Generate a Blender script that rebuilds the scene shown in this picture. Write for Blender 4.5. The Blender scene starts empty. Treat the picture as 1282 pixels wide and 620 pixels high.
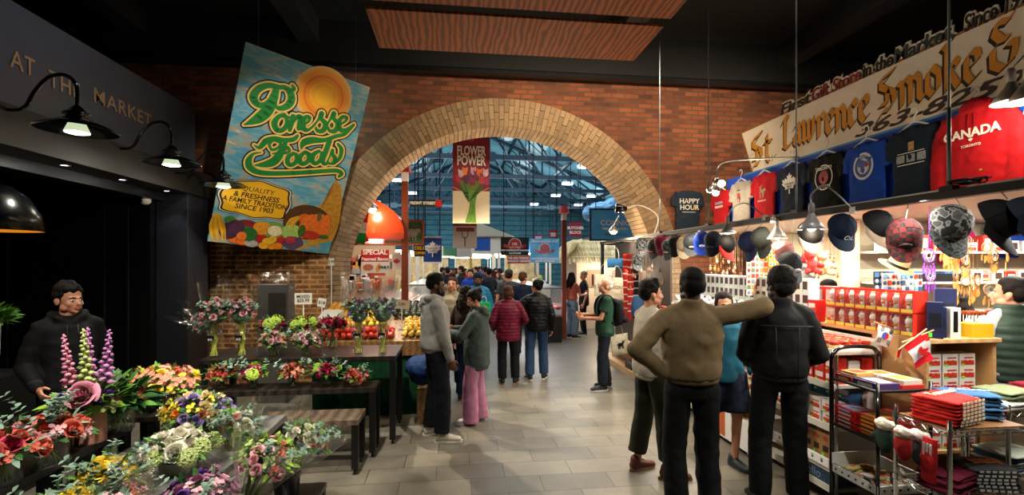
import bpy, bmesh, math, random
from math import sin, cos, pi, radians, sqrt, atan2
from mathutils import Vector, Matrix, noise
V = Vector
SC = bpy.context.scene
COL = SC.collection
# ---------------------------------------------------------------- camera, world, exposure
FPX, CXP, HYP, CAMH, YAW = 600.0, 641.0, 330.0, 1.9, radians(6.75)
cam_d = bpy.data.cameras.new('camera'); cam = bpy.data.objects.new('camera', cam_d); COL.objects.link(cam)
cam.location = (0, 0, CAMH); cam.rotation_euler = (pi/2, 0, -YAW)
cam_d.sensor_width = 36; cam_d.lens = FPX/1282*36; cam_d.shift_y = (HYP-310)/1282
cam_d.clip_start = .05; cam_d.clip_end = 200
SC.camera = cam
SC.view_settings.view_transform = 'Standard'; SC.view_settings.look = 'None'
SC.view_settings.gamma = 1; SC.view_settings.use_curve_mapping = False
SC.view_settings.exposure = 0.0
try: SC.cycles.max_bounces = 7; SC.cycles.transparent_max_bounces = 16; SC.cycles.sample_clamp_indirect = 6; SC.cycles.caustics_reflective = False; SC.cycles.caustics_refractive = False
except Exception: pass
w = bpy.data.worlds.new('world'); SC.world = w; w.use_nodes = True
w.node_tree.nodes['Background'].inputs[0].default_value = (.55, .66, .8, 1)
w.node_tree.nodes['Background'].inputs[1].default_value = 0.06
def lamp(kind, name, loc, energy, col=(1, 1, 1), size=.2, rot=None, target=None, spot=60, blend=.5, sy=None, parent=None):
    d = bpy.data.lights.new(name, kind); d.energy = energy; d.color = col
    if kind == 'AREA':
        d.size = size
        if sy: d.shape = 'RECTANGLE'; d.size_y = sy
    elif kind == 'SPOT': d.spot_size = radians(spot); d.spot_blend = blend; d.shadow_soft_size = size
    else: d.shadow_soft_size = size
    o = bpy.data.objects.new(name, d); COL.objects.link(o); o.location = loc
    if target is not None: o.rotation_euler = (V(target)-V(loc)).to_track_quat('-Z', 'Y').to_euler()
    elif rot: o.rotation_euler = rot
    if parent: o.parent = parent
    return o
WARM = (1, .80, .56); NEUT = (1, .93, .82); COOL = (.86, .94, 1); TEAL = (.62, .85, 1)
# track spots on the dark ceiling of the near room
for lx, ly, tx, ty, e, c in ((-1.5, 7.6, 1.0, 4.6, 620, (1, .9, .74)), (2.1, 3.0, .9, 5.6, 60, NEUT), (.2, 1.2, -.2, 4.6, 60, NEUT),
                             (3.0, 7.2, 1.2, 5.0, 230, WARM), (1.2, .9, 2.0, 3.6, 165, NEUT), (1.0, 6.0, 1.2, 9.5, 150, NEUT)):
    lamp('SPOT', 'ceiling_spot_light', (lx, ly, 4.45), e*1.9, c, .06, target=(tx, ty, 0), spot=56, blend=.35)
for lx, ly, tx, ty, tz, e in ((-1.0, 2.4, -1.9, 3.3, .8, 330), (-.9, 3.6, -1.6, 5.2, .8, 400), (-1.6, 1.1, -2.3, 3.2, .8, 340), (-1.0, 3.9, -2.0, 6.4, 3.2, 180)):
    lamp('SPOT', 'flower_spot_light', (lx, ly, 4.4), e*1.7, NEUT, .05, target=(tx, ty, tz), spot=48, blend=.5)
# wash on the brick wall and arch, from ceiling lights in front of it
lamp('AREA', 'wall_wash_light', (1.6, 6.2, 4.75), 85, WARM, 3.2, target=(1.4, 7.9, 3.2), sy=.25)
lamp('AREA', 'wall_wash_light', (4.4, 6.3, 4.75), 40, WARM, 1.6, target=(4.2, 7.9, 3.0), sy=.25)
# soffit up-lights tucked behind the arch
lamp('AREA', 'arch_light', (.8, 8.95, 2.6), 60, WARM, 3.6, target=(.8, 8.3, 4.2), sy=.3)
# market hall: skylight daylight and high bay lights
for yy in (13, 20, 27, 34):
    lamp('AREA', 'hall_skylight', (1.0, yy, 8.6), 1100, COOL, 14, rot=(0, 0, 0), sy=4)
lamp('AREA', 'hall_bay_light', (1.0, 22, 5.4), 2200, TEAL, 22, rot=(pi, 0, 0), sy=24)
lamp('AREA', 'hall_far_light', (1.0, 33, 6.0), 1500, (.7,.9,1), 18, target=(1, 40, 3.5), sy=2)
# souvenir stall: unseen fill lights added under its ceiling to brighten the inside
for yy in (2.6, 4.0, 5.4, 6.8):
    lamp('AREA', 'stall_tube_light', (3.5, yy, 2.33), 60, NEUT, .12, rot=(0, 0, 0), sy=1.1)
lamp('AREA', 'stall_tube_light', (5.2, 3.5, 2.33), 95, NEUT, 1.6, rot=(0, 0, 0), sy=.12)
lamp('AREA', 'stall_tube_light', (5.2, 5.4, 2.33), 95, NEUT, 1.6, rot=(0, 0, 0), sy=.12)
for yy in (2.7, 4.1, 5.5, 6.9, 8.4): lamp('AREA', 'rail_strip_light', (2.90, yy, 2.29), 20, NEUT, .04, target=(3.25, yy, .6), sy=1.2)  # invented fill along the rail, added to brighten the shelf fronts
lamp('SPOT', 'sign_wash_light', (1.9, 3.6, 4.7), 800, (1, .92, .84), .1, target=(4.2, 4.4, 3.1), spot=95, blend=.8)  # unseen lamp added to brighten the sign board and its lettering
lamp('SPOT', 'shop_sign_wash_light', (-1.8, 4.2, 4.6), 36, (.85, .9, 1), .1, target=(-3.6, 4.6, 3.5), spot=90, blend=.8)
# ---------------------------------------------------------------- pixel helper: a point seen at (px,py) on a plane of the place
RV = V((cos(YAW), -sin(YAW), 0)); FV = V((sin(YAW), cos(YAW), 0)); CO = V((0, 0, CAMH))
def ray(px, py): return FV+RV*((px-CXP)/FPX)+V((0, 0, (HYP-py)/FPX))
def onY(px, py, y): d = ray(px, py); return CO+d*(y/d.y)
def onX(px, py, x): d = ray(px, py); return CO+d*(x/d.x)
def onZ(px, py, z): d = ray(px, py); return CO+d*((z-CAMH)/d.z)
def onD(px, py, t): return CO+ray(px, py)*t
# ---------------------------------------------------------------- materials
MATS = {}
def srgb(h):
    if isinstance(h, str):
        h = h.lstrip('#'); c = [int(h[i:i+2], 16)/255 for i in (0, 2, 4)]
        return tuple(((x+.055)/1.055)**2.4 if x > .04045 else x/12.92 for x in c)
    return h
def mat(key, col='#808080', rough=.6, metal=0, emit=0, ecol=None, var=0, vscale=8, bump=0, bscale=40, alpha=1, trans=0, ior=1.45, sheen=0, island=0, coat=0, col2=None, bdist=.01, bdet=4):
    if key in MATS: return MATS[key]
    m = bpy.data.materials.new(key); m.use_nodes = True; MATS[key] = m
    nt = m.node_tree; N = nt.nodes; L = nt.links; b = N['Principled BSDF']
    c = srgb(col); b.inputs['Base Color'].default_value = (*c, 1)
    b.inputs['Roughness'].default_value = rough; b.inputs['Metallic'].default_value = metal
    b.inputs['IOR'].default_value = ior; b.inputs['Alpha'].default_value = alpha
    b.inputs['Transmission Weight'].default_value = trans
    if coat: b.inputs['Coat Weight'].default_value = coat
    if sheen: b.inputs['Sheen Weight'].default_value = sheen
    if emit:
        b.inputs['Emission Color'].default_value = (*srgb(ecol or col), 1); b.inputs['Emission Strength'].default_value = emit
    tc = N.new('ShaderNodeTexCoord')
    src = None
    if var or col2:
        nz = N.new('ShaderNodeTexNoise'); nz.inputs['Scale'].default_value = vscale; nz.inputs['Detail'].default_value = 5
        L.new(tc.outputs['Object'], nz.inputs['Vector'])
        mr = N.new('ShaderNodeMapRange'); mr.inputs['From Min'].default_value = .3; mr.inputs['From Max'].default_value = .7
        L.new(nz.outputs['Fac'], mr.inputs['Value'])
        mx = N.new('ShaderNodeMix'); mx.data_type = 'RGBA'
        c2 = srgb(col2) if col2 else tuple(min(1, x*(1+var)) for x in c)
        c1 = c if col2 else tuple(x*(1-var) for x in c)
        mx.inputs[6].default_value = (*c1, 1); mx.inputs[7].default_value = (*c2, 1)
        L.new(mr.outputs[0], mx.inputs[0]); src = mx.outputs[2]
    if island:
        g = N.new('ShaderNodeNewGeometry'); hs = N.new('ShaderNodeHueSaturation')
        mv = N.new('ShaderNodeMapRange'); mv.inputs['To Min'].default_value = 1-island; mv.inputs['To Max'].default_value = 1+island
        L.new(g.outputs['Random Per Island'], mv.inputs['Value']); L.new(mv.outputs[0], hs.inputs['Value'])
        if src: L.new(src, hs.inputs['Color'])
        else: hs.inputs['Color'].default_value = (*c, 1)
        src = hs.outputs[0]
    if src: L.new(src, b.inputs['Base Color'])
    if bump:
        nb = N.new('ShaderNodeTexNoise'); nb.inputs['Scale'].default_value = bscale; nb.inputs['Detail'].default_value = bdet; nb.inputs['Distortion'].default_value = 0 if bdet > 1.5 else .6
        L.new(tc.outputs['Object'], nb.inputs['Vector'])
        bp = N.new('ShaderNodeBump'); bp.inputs['Strength'].default_value = bump; bp.inputs['Distance'].default_value = bdist
        L.new(nb.outputs['Fac'], bp.inputs['Height']); L.new(bp.outputs[0], b.inputs['Normal'])
    return m
def cloth(key, col, var=.15, rough=.85, fold=.5):
    m = mat('cloth_'+key, col, rough, var=var, vscale=14, bump=fold*.8, bscale=6.5, bdist=.05, bdet=1.2); m.node_tree.nodes['Principled BSDF'].inputs['Specular IOR Level'].default_value = .22; return m
def paint(key, col, rough=.5, **k): return mat('paint_'+key, col, rough, **k)
def glow(key, col, s): return mat('glow_'+key, col, .5, emit=s, ecol=col)
def clear_film(key, alpha=.16, rough=.12, col='#ffffff'):
    if key in MATS: return MATS[key]
    m = bpy.data.materials.new(key); m.use_nodes = True; MATS[key] = m; m.blend_method = 'BLEND' if hasattr(m, 'blend_method') else None
    nt = m.node_tree; N = nt.nodes; L = nt.links; N.clear()
    out = N.new('ShaderNodeOutputMaterial'); t = N.new('ShaderNodeBsdfTransparent'); g = N.new('ShaderNodeBsdfGlossy'); mx = N.new('ShaderNodeMixShader')
    fr = N.new('ShaderNodeLayerWeight'); fr.inputs[0].default_value = .5; pw = N.new('ShaderNodeMath'); pw.operation = 'POWER'; pw.inputs[1].default_value = 4; L.new(fr.outputs['Facing'], pw.inputs[0])
    ad = N.new('ShaderNodeMath'); ad.operation = 'MULTIPLY_ADD'; ad.use_clamp = True; ad.inputs[1].default_value = .55; ad.inputs[2].default_value = alpha; g.inputs['Roughness'].default_value = rough; g.inputs['Color'].default_value = (*srgb(col), 1)
    t.inputs[0].default_value = (.97, .98, .98, 1)
    nz = N.new('ShaderNodeTexNoise'); nz.inputs['Scale'].default_value = 18; bp = N.new('ShaderNodeBump'); bp.inputs['Distance'].default_value = .008; bp.inputs['Strength'].default_value = .35
    L.new(nz.outputs['Fac'], bp.inputs['Height']); L.new(bp.outputs[0], g.inputs['Normal'])
    L.new(pw.outputs[0], ad.inputs[0]); L.new(ad.outputs[0], mx.inputs[0]); L.new(t.outputs[0], mx.inputs[1]); L.new(g.outputs[0], mx.inputs[2]); L.new(mx.outputs[0], out.inputs[0])
    return m
def brickmat(key, c1, c2, mortar, bw=.215, bh=.075, ms=.011, rough=.85, axes='XZ', off=.5, dark=None, rowphase=0., colphase=0., bump=.5, spots=None):
    if key in MATS: return MATS[key]
    m = bpy.data.materials.new(key); m.use_nodes = True; MATS[key] = m
    nt = m.node_tree; N = nt.nodes; L = nt.links; b = N['Principled BSDF']; b.inputs['Roughness'].default_value = rough
    g = N.new('ShaderNodeNewGeometry'); sp = N.new('ShaderNodeSeparateXYZ'); cb = N.new('ShaderNodeCombineXYZ')
    L.new(g.outputs['Position'], sp.inputs[0])
    for k, a in enumerate(axes):
        ad = N.new('ShaderNodeMath'); ad.operation = 'ADD'; ad.inputs[1].default_value = (colphase, rowphase)[k]
        L.new(sp.outputs['XYZ'.index(a)], ad.inputs[0]); L.new(ad.outputs[0], cb.inputs[k])
    br = N.new('ShaderNodeTexBrick'); br.offset = off; br.squash = 1
    for k, v in (('Color1', c1), ('Color2', c2), ('Mortar', mortar)): br.inputs[k].default_value = (*srgb(v), 1)
    br.inputs['Scale'].default_value = 1; br.inputs['Brick Width'].default_value = bw; br.inputs['Row Height'].default_value = bh
    br.inputs['Mortar Size'].default_value = ms; br.inputs['Mortar Smooth'].default_value = .3; br.inputs['Bias'].default_value = 0
    L.new(cb.outputs[0], br.inputs['Vector'])
    nz = N.new('ShaderNodeTexNoise'); nz.inputs['Scale'].default_value = 1.7; nz.inputs['Detail'].default_value = 8; nz.inputs['Roughness'].default_value = .65
    L.new(g.outputs['Position'], nz.inputs['Vector'])
    mr = N.new('ShaderNodeMapRange'); mr.inputs['From Min'].default_value = .3; mr.inputs['From Max'].default_value = .72; mr.inputs['To Min'].default_value = 1.18; mr.inputs['To Max'].default_value = .62
    L.new(nz.outputs['Fac'], mr.inputs['Value'])
    hs = N.new('ShaderNodeHueSaturation'); L.new(mr.outputs[0], hs.inputs['Value']); L.new(br.outputs['Color'], hs.inputs['Color']); L.new(hs.outputs[0], b.inputs['Base Color'])
    n2 = N.new('ShaderNodeTexNoise'); n2.inputs['Scale'].default_value = 60; L.new(g.outputs['Position'], n2.inputs['Vector'])
    sb = N.new('ShaderNodeMath'); sb.operation = 'MULTIPLY_ADD'; sb.inputs[1].default_value = -1.; L.new(br.outputs['Fac'], sb.inputs[0]); L.new(n2.outputs['Fac'], sb.inputs[2])
    bp = N.new('ShaderNodeBump'); bp.inputs['Strength'].default_value = bump; bp.inputs['Distance'].default_value = .01
    L.new(sb.outputs[0], bp.inputs['Height']); L.new(bp.outputs[0], b.inputs['Normal'])
    return m
def woodmat(key, c1, c2, scale=6, rough=.4, axis=(1, 1, 8), dist=6):
    if key in MATS: return MATS[key]
    m = bpy.data.materials.new(key); m.use_nodes = True; MATS[key] = m
    nt = m.node_tree; N = nt.nodes; L = nt.links; b = N['Principled BSDF']; b.inputs['Roughness'].default_value = rough
    tc = N.new('ShaderNodeTexCoord'); mp = N.new('ShaderNodeMapping'); mp.inputs['Scale'].default_value = axis
    L.new(tc.outputs['Object'], mp.inputs[0]); wv = N.new('ShaderNodeTexWave'); wv.inputs['Scale'].default_value = scale; wv.inputs['Distortion'].default_value = dist; wv.inputs['Detail'].default_value = 3
    wv.inputs['Detail Scale'].default_value = 1.2
    L.new(mp.outputs[0], wv.inputs['Vector']); cr = N.new('ShaderNodeValToRGB'); cr.color_ramp.elements[0].color = (*srgb(c1), 1); cr.color_ramp.elements[1].color = (*srgb(c2), 1)
    L.new(wv.outputs['Fac'], cr.inputs[0]); L.new(cr.outputs[0], b.inputs['Base Color'])
    return m
# ---------------------------------------------------------------- mesh builder
class MB:
    def __init__(s): s.v = []; s.f = []; s.m = []; s.mi = 0; s.M = Matrix.Identity(4)
    def add(s, vs, fs):
        o = len(s.v); M = s.M; s.v += [tuple(M @ V(p)) for p in vs]; s.f += [tuple(i+o for i in f) for f in fs]; s.m += [s.mi]*len(fs); return s
    def box(s, c, d, rot=None, taper=1.):
        x, y, z = d[0]/2, d[1]/2, d[2]/2; t = taper
        P = [V(p) for p in ((-x, -y, -z), (x, -y, -z), (x, y, -z), (-x, y, -z), (-x*t, -y*t, z), (x*t, -y*t, z), (x*t, y*t, z), (-x*t, y*t, z))]
        if rot is not None:
            R = rot if isinstance(rot, Matrix) else Matrix.Rotation(rot, 3, 'Z'); P = [R @ p for p in P]
        return s.add([p+V(c) for p in P], [(0, 3, 2, 1), (4, 5, 6, 7), (0, 1, 5, 4), (1, 2, 6, 5), (2, 3, 7, 6), (3, 0, 4, 7)])
    def b2(s, x0, x1, y0, y1, z0, z1): return s.box(((x0+x1)/2, (y0+y1)/2, (z0+z1)/2), (abs(x1-x0), abs(y1-y0), abs(z1-z0)))
    def tube(s, pts, r, n=8, flat=None, caps=True, up=None):
        pts = [V(p) for p in pts]; k = len(pts); R = [r]*k if isinstance(r, (int, float)) else list(r)
        vs = []; fs = []; prev = None
        for i, p in enumerate(pts):
            t = (pts[min(i+1, k-1)]-pts[max(i-1, 0)])
            if t.length < 1e-9: t = V((0, 0, 1))
            t.normalize()
            if prev is None:
                u = V(up) if up else (V((0, 0, 1)) if abs(t.z) < .9 else V((0, 1, 0)))
                prev = (u-t*u.dot(t)).normalized()
            else:
                q = prev-t*prev.dot(t); prev = q.normalized() if q.length > 1e-6 else prev
            bn = t.cross(prev)
            for j in range(n):
                a = 2*pi*j/n; rr = R[i]; ra, rb = (rr if not isinstance(rr, tuple) else rr[0]), (rr if not isinstance(rr, tuple) else rr[1])
                vs.append(p+prev*cos(a)*ra+bn*sin(a)*rb)
        for i in range(k-1):
            for j in range(n): a = i*n+j; b = i*n+(j+1) % n; fs.append((a, b, b+n, a+n))
        if caps: fs.append(tuple(range(n))[::-1]); fs.append(tuple((k-1)*n+j for j in range(n)))
        return s.add(vs, fs)
    def capsule(s, a, b, ra, rb=None, n=12):
        a = V(a); b = V(b); rb = ra if rb is None else rb; d = b-a; L = d.length or 1e-6; t = d/L
        pts = []; R = []
        for k in range(1, 5): th = pi/2*(1-k/4); pts.append(a-t*ra*sin(th)); R.append(max(ra*cos(th), 1e-4))
        for k in range(0, 5): th = pi/2*k/4.0; pts.append(b+t*rb*sin(th)); R.append(max(rb*cos(th), 1e-4))
        return s.tube(pts, R, n)
    def cyl(s, a, b, ra, rb=None, n=16): return s.tube([a, b], [ra, ra if rb is None else rb], n)
    def ell(s, c, r, n=16, m=10, rot=None):
        if isinstance(r, (int, float)): r = (r, r, r)
        vs = []; fs = []; c = V(c)
        P = [V((0, 0, -r[2]))]+[V((r[0]*sin(pi*i/m)*cos(2*pi*j/n), r[1]*sin(pi*i/m)*sin(2*pi*j/n), -r[2]*cos(pi*i/m))) for i in range(1, m) for j in range(n)]+[V((0, 0, r[2]))]
        if rot is not None: P = [rot @ p for p in P]
        for j in range(n): fs.append((0, 1+(j+1) % n, 1+j))
        for i in range(m-2):
            for j in range(n): a = 1+i*n+j; b = 1+i*n+(j+1) % n; fs.append((a, b, b+n, a+n))
        l = len(P)-1; o = 1+(m-2)*n
        for j in range(n): fs.append((o+j, o+(j+1) % n, l))
        return s.add([p+c for p in P], fs)
    def lathe(s, prof, c=(0, 0, 0), n=20, caps=True, sq=0):
        vs = []; fs = []; c = V(c); k = len(prof)
        for r, z in prof:
            for j in range(n):
                a = 2*pi*j/n; q = 1
                if sq: q = 1/max(abs(cos(a)), abs(sin(a)))**sq
                vs.append(c+V((r*q*cos(a), r*q*sin(a), z)))
        for i in range(k-1):
            for j in range(n): a = i*n+j; b = i*n+(j+1) % n; fs.append((a, b, b+n, a+n))
        if caps:
            if prof[0][0] > 1e-5: fs.append(tuple(range(n))[::-1])
            if prof[-1][0] > 1e-5: fs.append(tuple((k-1)*n+j for j in range(n)))
        return s.add(vs, fs)
    def prism(s, poly, z0, z1):
        n = len(poly); vs = [(x, y, z0) for x, y in poly]+[(x, y, z1) for x, y in poly]
        return s.add(vs, [tuple(range(n))[::-1], tuple(range(n, 2*n))]+[(i, (i+1) % n, n+(i+1) % n, n+i) for i in range(n)])
    def grid(s, fn, nu, nv):
        vs = [fn(i/nu, j/nv) for j in range(nv+1) for i in range(nu+1)]
        return s.add(vs, [(j*(nu+1)+i, j*(nu+1)+i+1, (j+1)*(nu+1)+i+1, (j+1)*(nu+1)+i) for j in range(nv) for i in range(nu)])
    def mesh(s, mats=None, smooth=False):
        me = bpy.data.meshes.new('mesh'); me.from_pydata(s.v, [], s.f)
        if mats:
            for m in (mats if isinstance(mats, (list, tuple)) else [mats]): me.materials.append(m)
            if isinstance(mats, (list, tuple)): me.polygons.foreach_set('material_index', s.m)
        if smooth: me.polygons.foreach_set('use_smooth', [True]*len(me.polygons))
        me.update(); return me
    def build(s, name, mats=None, parent=None, smooth=False, bevel=0, auto=None):
        o = bpy.data.objects.new(name, s.mesh(mats, smooth or auto is not None)); COL.objects.link(o); o.data.name = name
        if parent: o.parent = parent
        if auto is not None:
            try: o.data.set_sharp_from_angle(angle=radians(auto))
            except Exception: pass
        if bevel: md = o.modifiers.new('bevel', 'BEVEL'); md.width = bevel; md.segments = 2; md.limit_method = 'ANGLE'
        return o
def link(name, me, parent=None, loc=None, rot=None, sc=None):
    o = bpy.data.objects.new(name, me); COL.objects.link(o)
    if parent: o.parent = parent
    if loc is not None: o.location = loc
    if rot is not None: o.rotation_euler = rot
    if sc is not None: o.scale = (sc, sc, sc) if isinstance(sc, (int, float)) else sc
    return o
def tag(o, label, cat, group=None, kind=None):
    o['label'] = label; o['category'] = cat
    if group: o['group'] = group
    if kind: o['kind'] = kind
    return o
def struct(o): o['kind'] = 'structure'; return o
def thing(name, label, cat, loc=(0, 0, 0), rz=0, group=None, M=None):
    o = bpy.data.objects.new(name, None); COL.objects.link(o); o.empty_display_size = .1
    if M is not None: o.matrix_world = M
    else: o.location = loc; o.rotation_euler = (0, 0, rz)
    return tag(o, label, cat, group)
KIDS = {}
def dup(root, loc, rz=None, label=None, group=None, sc=None, rot=None):
    def cp(o, par):
        c = o.copy(); COL.objects.link(c)
        if par: c.parent = par
        for ch in o.children: cp(ch, c)
        return c
    r = cp(root, None); r.location = loc
    if rot is not None: r.rotation_euler = rot
    elif rz is not None: r.rotation_euler = (0, 0, rz)
    if sc is not None: r.scale = (sc, sc, sc) if isinstance(sc, (int, float)) else sc
    if label: r['label'] = label
    if group: r['group'] = group
    return r
# frames for flat things: x right, y up, z out of the face
def frame(c, xa, ya):
    xa = V(xa).normalized(); ya = V(ya).normalized(); za = xa.cross(ya)
    return Matrix.Translation(V(c)) @ Matrix((xa, ya, za)).transposed().to_4x4()
def face_front(c): return frame(c, (1, 0, 0), (0, 0, 1))      # faces the camera end of the room (-Y)
def face_right(c): return frame(c, (0, 1, 0), (0, 0, 1))      # on the left wall, faces +X
def face_left(c): return frame(c, (0, -1, 0), (0, 0, 1))      # on the right, faces -X
_font_tmp = None
def text(s, size, m, parent, x=0, y=0, z=.004, ex=.001, shear=0, off=0, align='CENTER', rot=0, sx=1, name='lettering', sp=1, valign='CENTER', vert=0.):
    cu = bpy.data.curves.new('txt', 'FONT'); cu.body = s; cu.size = size; cu.extrude = ex; cu.shear = shear; cu.offset = off
    cu.align_x = align; cu.align_y = valign; cu.space_character = sp; cu.resolution_u = 3; cu.space_line = .9
    t = bpy.data.objects.new('txt', cu); COL.objects.link(t)
    bpy.context.view_layer.update()
    me = bpy.data.meshes.new_from_object(t.evaluated_get(bpy.context.evaluated_depsgraph_get()))
    bpy.data.objects.remove(t); me.materials.clear(); me.materials.append(m)
    o = link(name, me, parent, (x, y, z), (0, 0, rot), (sx, 1, 1)); return o
def smoothpath(pts, n=6):
    P = [V(p) for p in pts]; out = []
    for i in range(len(P)-1):
        a = P[max(i-1, 0)]; b = P[i]; c = P[i+1]; d = P[min(i+2, len(P)-1)]
        for k in range(n):
            t = k/n; out.append(.5*((2*b)+(c-a)*t+(2*a-5*b+4*c-d)*t*t+(3*b-a-3*c+d)*t**3))
    out.append(P[-1]); return out
def brush(mb, pts, widths, z, n=5, grow=0, smooth=True, th=.0015):
    """round brush stroke in the xy plane (pts 2D, widths per control point)"""
    P = [(p[0], p[1], wd) for p, wd in zip(pts, widths)]
    Q = smoothpath(P, n) if smooth else [V(p) for p in P]
    k = len(Q)
    for i in range(k-1):
        a, b = Q[i], Q[i+1]; d = V((b.x-a.x, b.y-a.y)); 
        if d.length < 1e-7: continue
        d.normalize(); nx, ny = -d.y, d.x; wa = a.z/2+grow; wb = b.z/2+grow
        zz = z+(i % 5)*1e-5
        mb.add([(a.x-nx*wa, a.y-ny*wa, zz), (b.x-nx*wb, b.y-ny*wb, zz), (b.x+nx*wb, b.y+ny*wb, zz), (a.x+nx*wa, a.y+ny*wa, zz)], [(0, 1, 2, 3)])
    for i in range(0, k): 
        a = Q[i]; wa = a.z/2+grow; mb.add([(a.x+wa*cos(t*pi/5), a.y+wa*sin(t*pi/5), z+2e-5*(1+i % 3)) for t in range(10)], [tuple(range(10))])
def nib(mb, strokes, x, y, h, ang=40, wd=.16, z=.004, grow=0, shear=0, sx=1.):
    """broad-nib lettering: strokes are polylines in unit height"""
    a = radians(ang); nv = V((cos(a), sin(a)))*wd*h/2; g = grow
    for st in strokes:
        P = [V((x+(p[0]*sx+p[1]*shear)*h, y+p[1]*h)) for p in st]
        for i in range(len(P)-1):
            p, q = P[i], P[i+1]
            poly = [p-nv, p+nv, q+nv, q-nv]
            if g: 
                c = sum(poly, V((0, 0)))/4; 
                hull = [p-nv+V((-g, -g)), p-nv+V((g, -g)), p+nv+V((-g, g)), p+nv+V((g, g)), q-nv+V((-g, -g)), q-nv+V((g, -g)), q+nv+V((-g, g)), q+nv+V((g, g)), p-nv+V((-g, g)), p+nv+V((g, -g)), q-nv+V((-g, g)), q+nv+V((g, -g))]
                poly = hull2(hull)
            else: poly = hull2(poly)
            if len(poly) > 2: mb.add([(u.x, u.y, z+1e-5*(i % 4)) for u in poly], [tuple(range(len(poly)))])
def hull2(P):
    P = sorted({(round(p.x, 6), round(p.y, 6)) for p in P})
    if len(P) < 3: return [V(p) for p in P]
    def half(Q):
        o = []
        for p in Q:
            while len(o) > 1 and (o[-1][0]-o[-2][0])*(p[1]-o[-2][1])-(o[-1][1]-o[-2][1])*(p[0]-o[-2][0]) <= 0: o.pop()
            o.append(p)
        return o[:-1]
    return [V(p) for p in half(P)+half(P[::-1])]
def arc(cx, cy, r, a0, a1, n=8, ry=None): ry = r if ry is None else ry; return [(cx+r*cos(radians(a0+(a1-a0)*k/n)), cy+ry*sin(radians(a0+(a1-a0)*k/n))) for k in range(n+1)]
BLK = paint('black', '#0a0a0b', .45); WHT = paint('white', '#e8e6e0', .6); STEEL = mat('steel', '#9a9a98', .3, 1); CHROME = mat('chrome', '#c8c8c8', .15, 1); DARKM = mat('dark_metal', '#15161a', .35, .3)
RED = paint('red', '#b01818', .5); YEL = paint('yellow', '#e0a818', .5); GRN = paint('green', '#1f6b2c', .5); BLU = paint('blue', '#1c4fa0', .5)
GLASS = clear_film('clear_glass', .06, .03); FILM = clear_film('cellophane', .09, .10)
# ================================================================ STRUCTURE
AX, AZ, RI, RO, WY, WT = .8, 1.55, 2.61, 3.08, 7.9, .62      # arch centre, radii, wall plane, thickness
M_RED = brickmat('red_brick', '#96522f', '#5c301d', '#5a4838', bw=.24, bh=.08)
M_ROUGH = mat('rough_brick', '#7a4a2c', .9, col2='#c08a52', vscale=5, bump=1., bscale=14, bdist=.08)
M_TAN = mat('tan_brick', '#967c5c', .85, island=.25, var=.1, vscale=30, bump=.3, bscale=50)
M_MORT = mat('mortar', '#6a5a48', .95, bump=.3, bscale=80)
def wall_with_arch(y0, y1, m, ri, ztop, xl, xr, name):
    mb = MB()
    A = [pi*k/48 for k in range(49)]
    pts = [(AX+ri*cos(a), AZ+ri*sin(a)) for a in A]       # from right to left
    for yy, flip in ((y0, 0), (y1, 1)):
        for i in range(48):
            (xa, za), (xb, zb) = pts[i], pts[i+1]
            q = [(xb, yy, zb), (xa, yy, za), (xa, yy, ztop), (xb, yy, ztop)]
            mb.add(q[::-1] if flip else q, [(0, 1, 2, 3)])
        for a, b in ((xl, AX-ri), (AX+ri, xr)):
            q = [(a, yy, 0), (b, yy, 0), (b, yy, ztop), (a, yy, ztop)]; mb.add(q[::-1] if flip else q, [(0, 1, 2, 3)])
    P = [(AX+ri, 0)]+pts+[(AX-ri, 0)]
    for i in range(len(P)-1):
        mb.add([(P[i][0], y0, P[i][1]), (P[i+1][0], y0, P[i+1][1]), (P[i+1][0], y1, P[i+1][1]), (P[i][0], y1, P[i][1])], [(0, 1, 2, 3)])
    return struct(mb.build(name, m))
wall_with_arch(WY, WY+WT, M_RED, RI+.1, 5.0, -8, 12, 'wall_back')
# tan voussoirs: every brick an island of one mesh
mb = MB(); random.seed(4)
def voussoir(r0, r1, a0, a1, y0, y1, rd=0.):
    g = .0045
    rr0, rr1 = r0+g, r1-g; da = g/((r0+r1)/2); b0, b1 = a0+da, a1-da
    P = [(AX+r*cos(a), yy, AZ+r*sin(a)) for yy in (y0+random.uniform(-.004, .004), y1) for r, a in ((rr0, b0), (rr1, b0), (rr1, b1), (rr0, b1))]
    mb.add(P, [(0, 1, 2, 3), (4, 7, 6, 5), (0, 4, 5, 1), (1, 5, 6, 2), (2, 6, 7, 3), (3, 7, 4, 0)])
def jambbrick(x0, x1, y0, y1, z0, z1):
    g = .0045; mb.b2(x0+g, x1-g, y0+random.uniform(-.004, .004), y1, z0+g, z1-g)
NA = 108
for k in range(NA):
    a0 = pi*k/NA; a1 = pi*(k+1)/NA
    cuts = [RI, RI+.235, RO] if k % 2 else [RI, RI+.118, RI+.352, RO]
    for i in range(len(cuts)-1): voussoir(cuts[i], cuts[i+1], a0, a1, WY-.03, WY+.08)
    yc = [WY+.08, WY+.31, WY+WT+.02] if k % 2 else [WY+.08, WY+.2, WY+.43, WY+WT+.02]
    for i in range(len(yc)-1): voussoir(RI, RI+.1, a0, a1, yc[i], yc[i+1])
nz = int(AZ/.0755)
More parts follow.
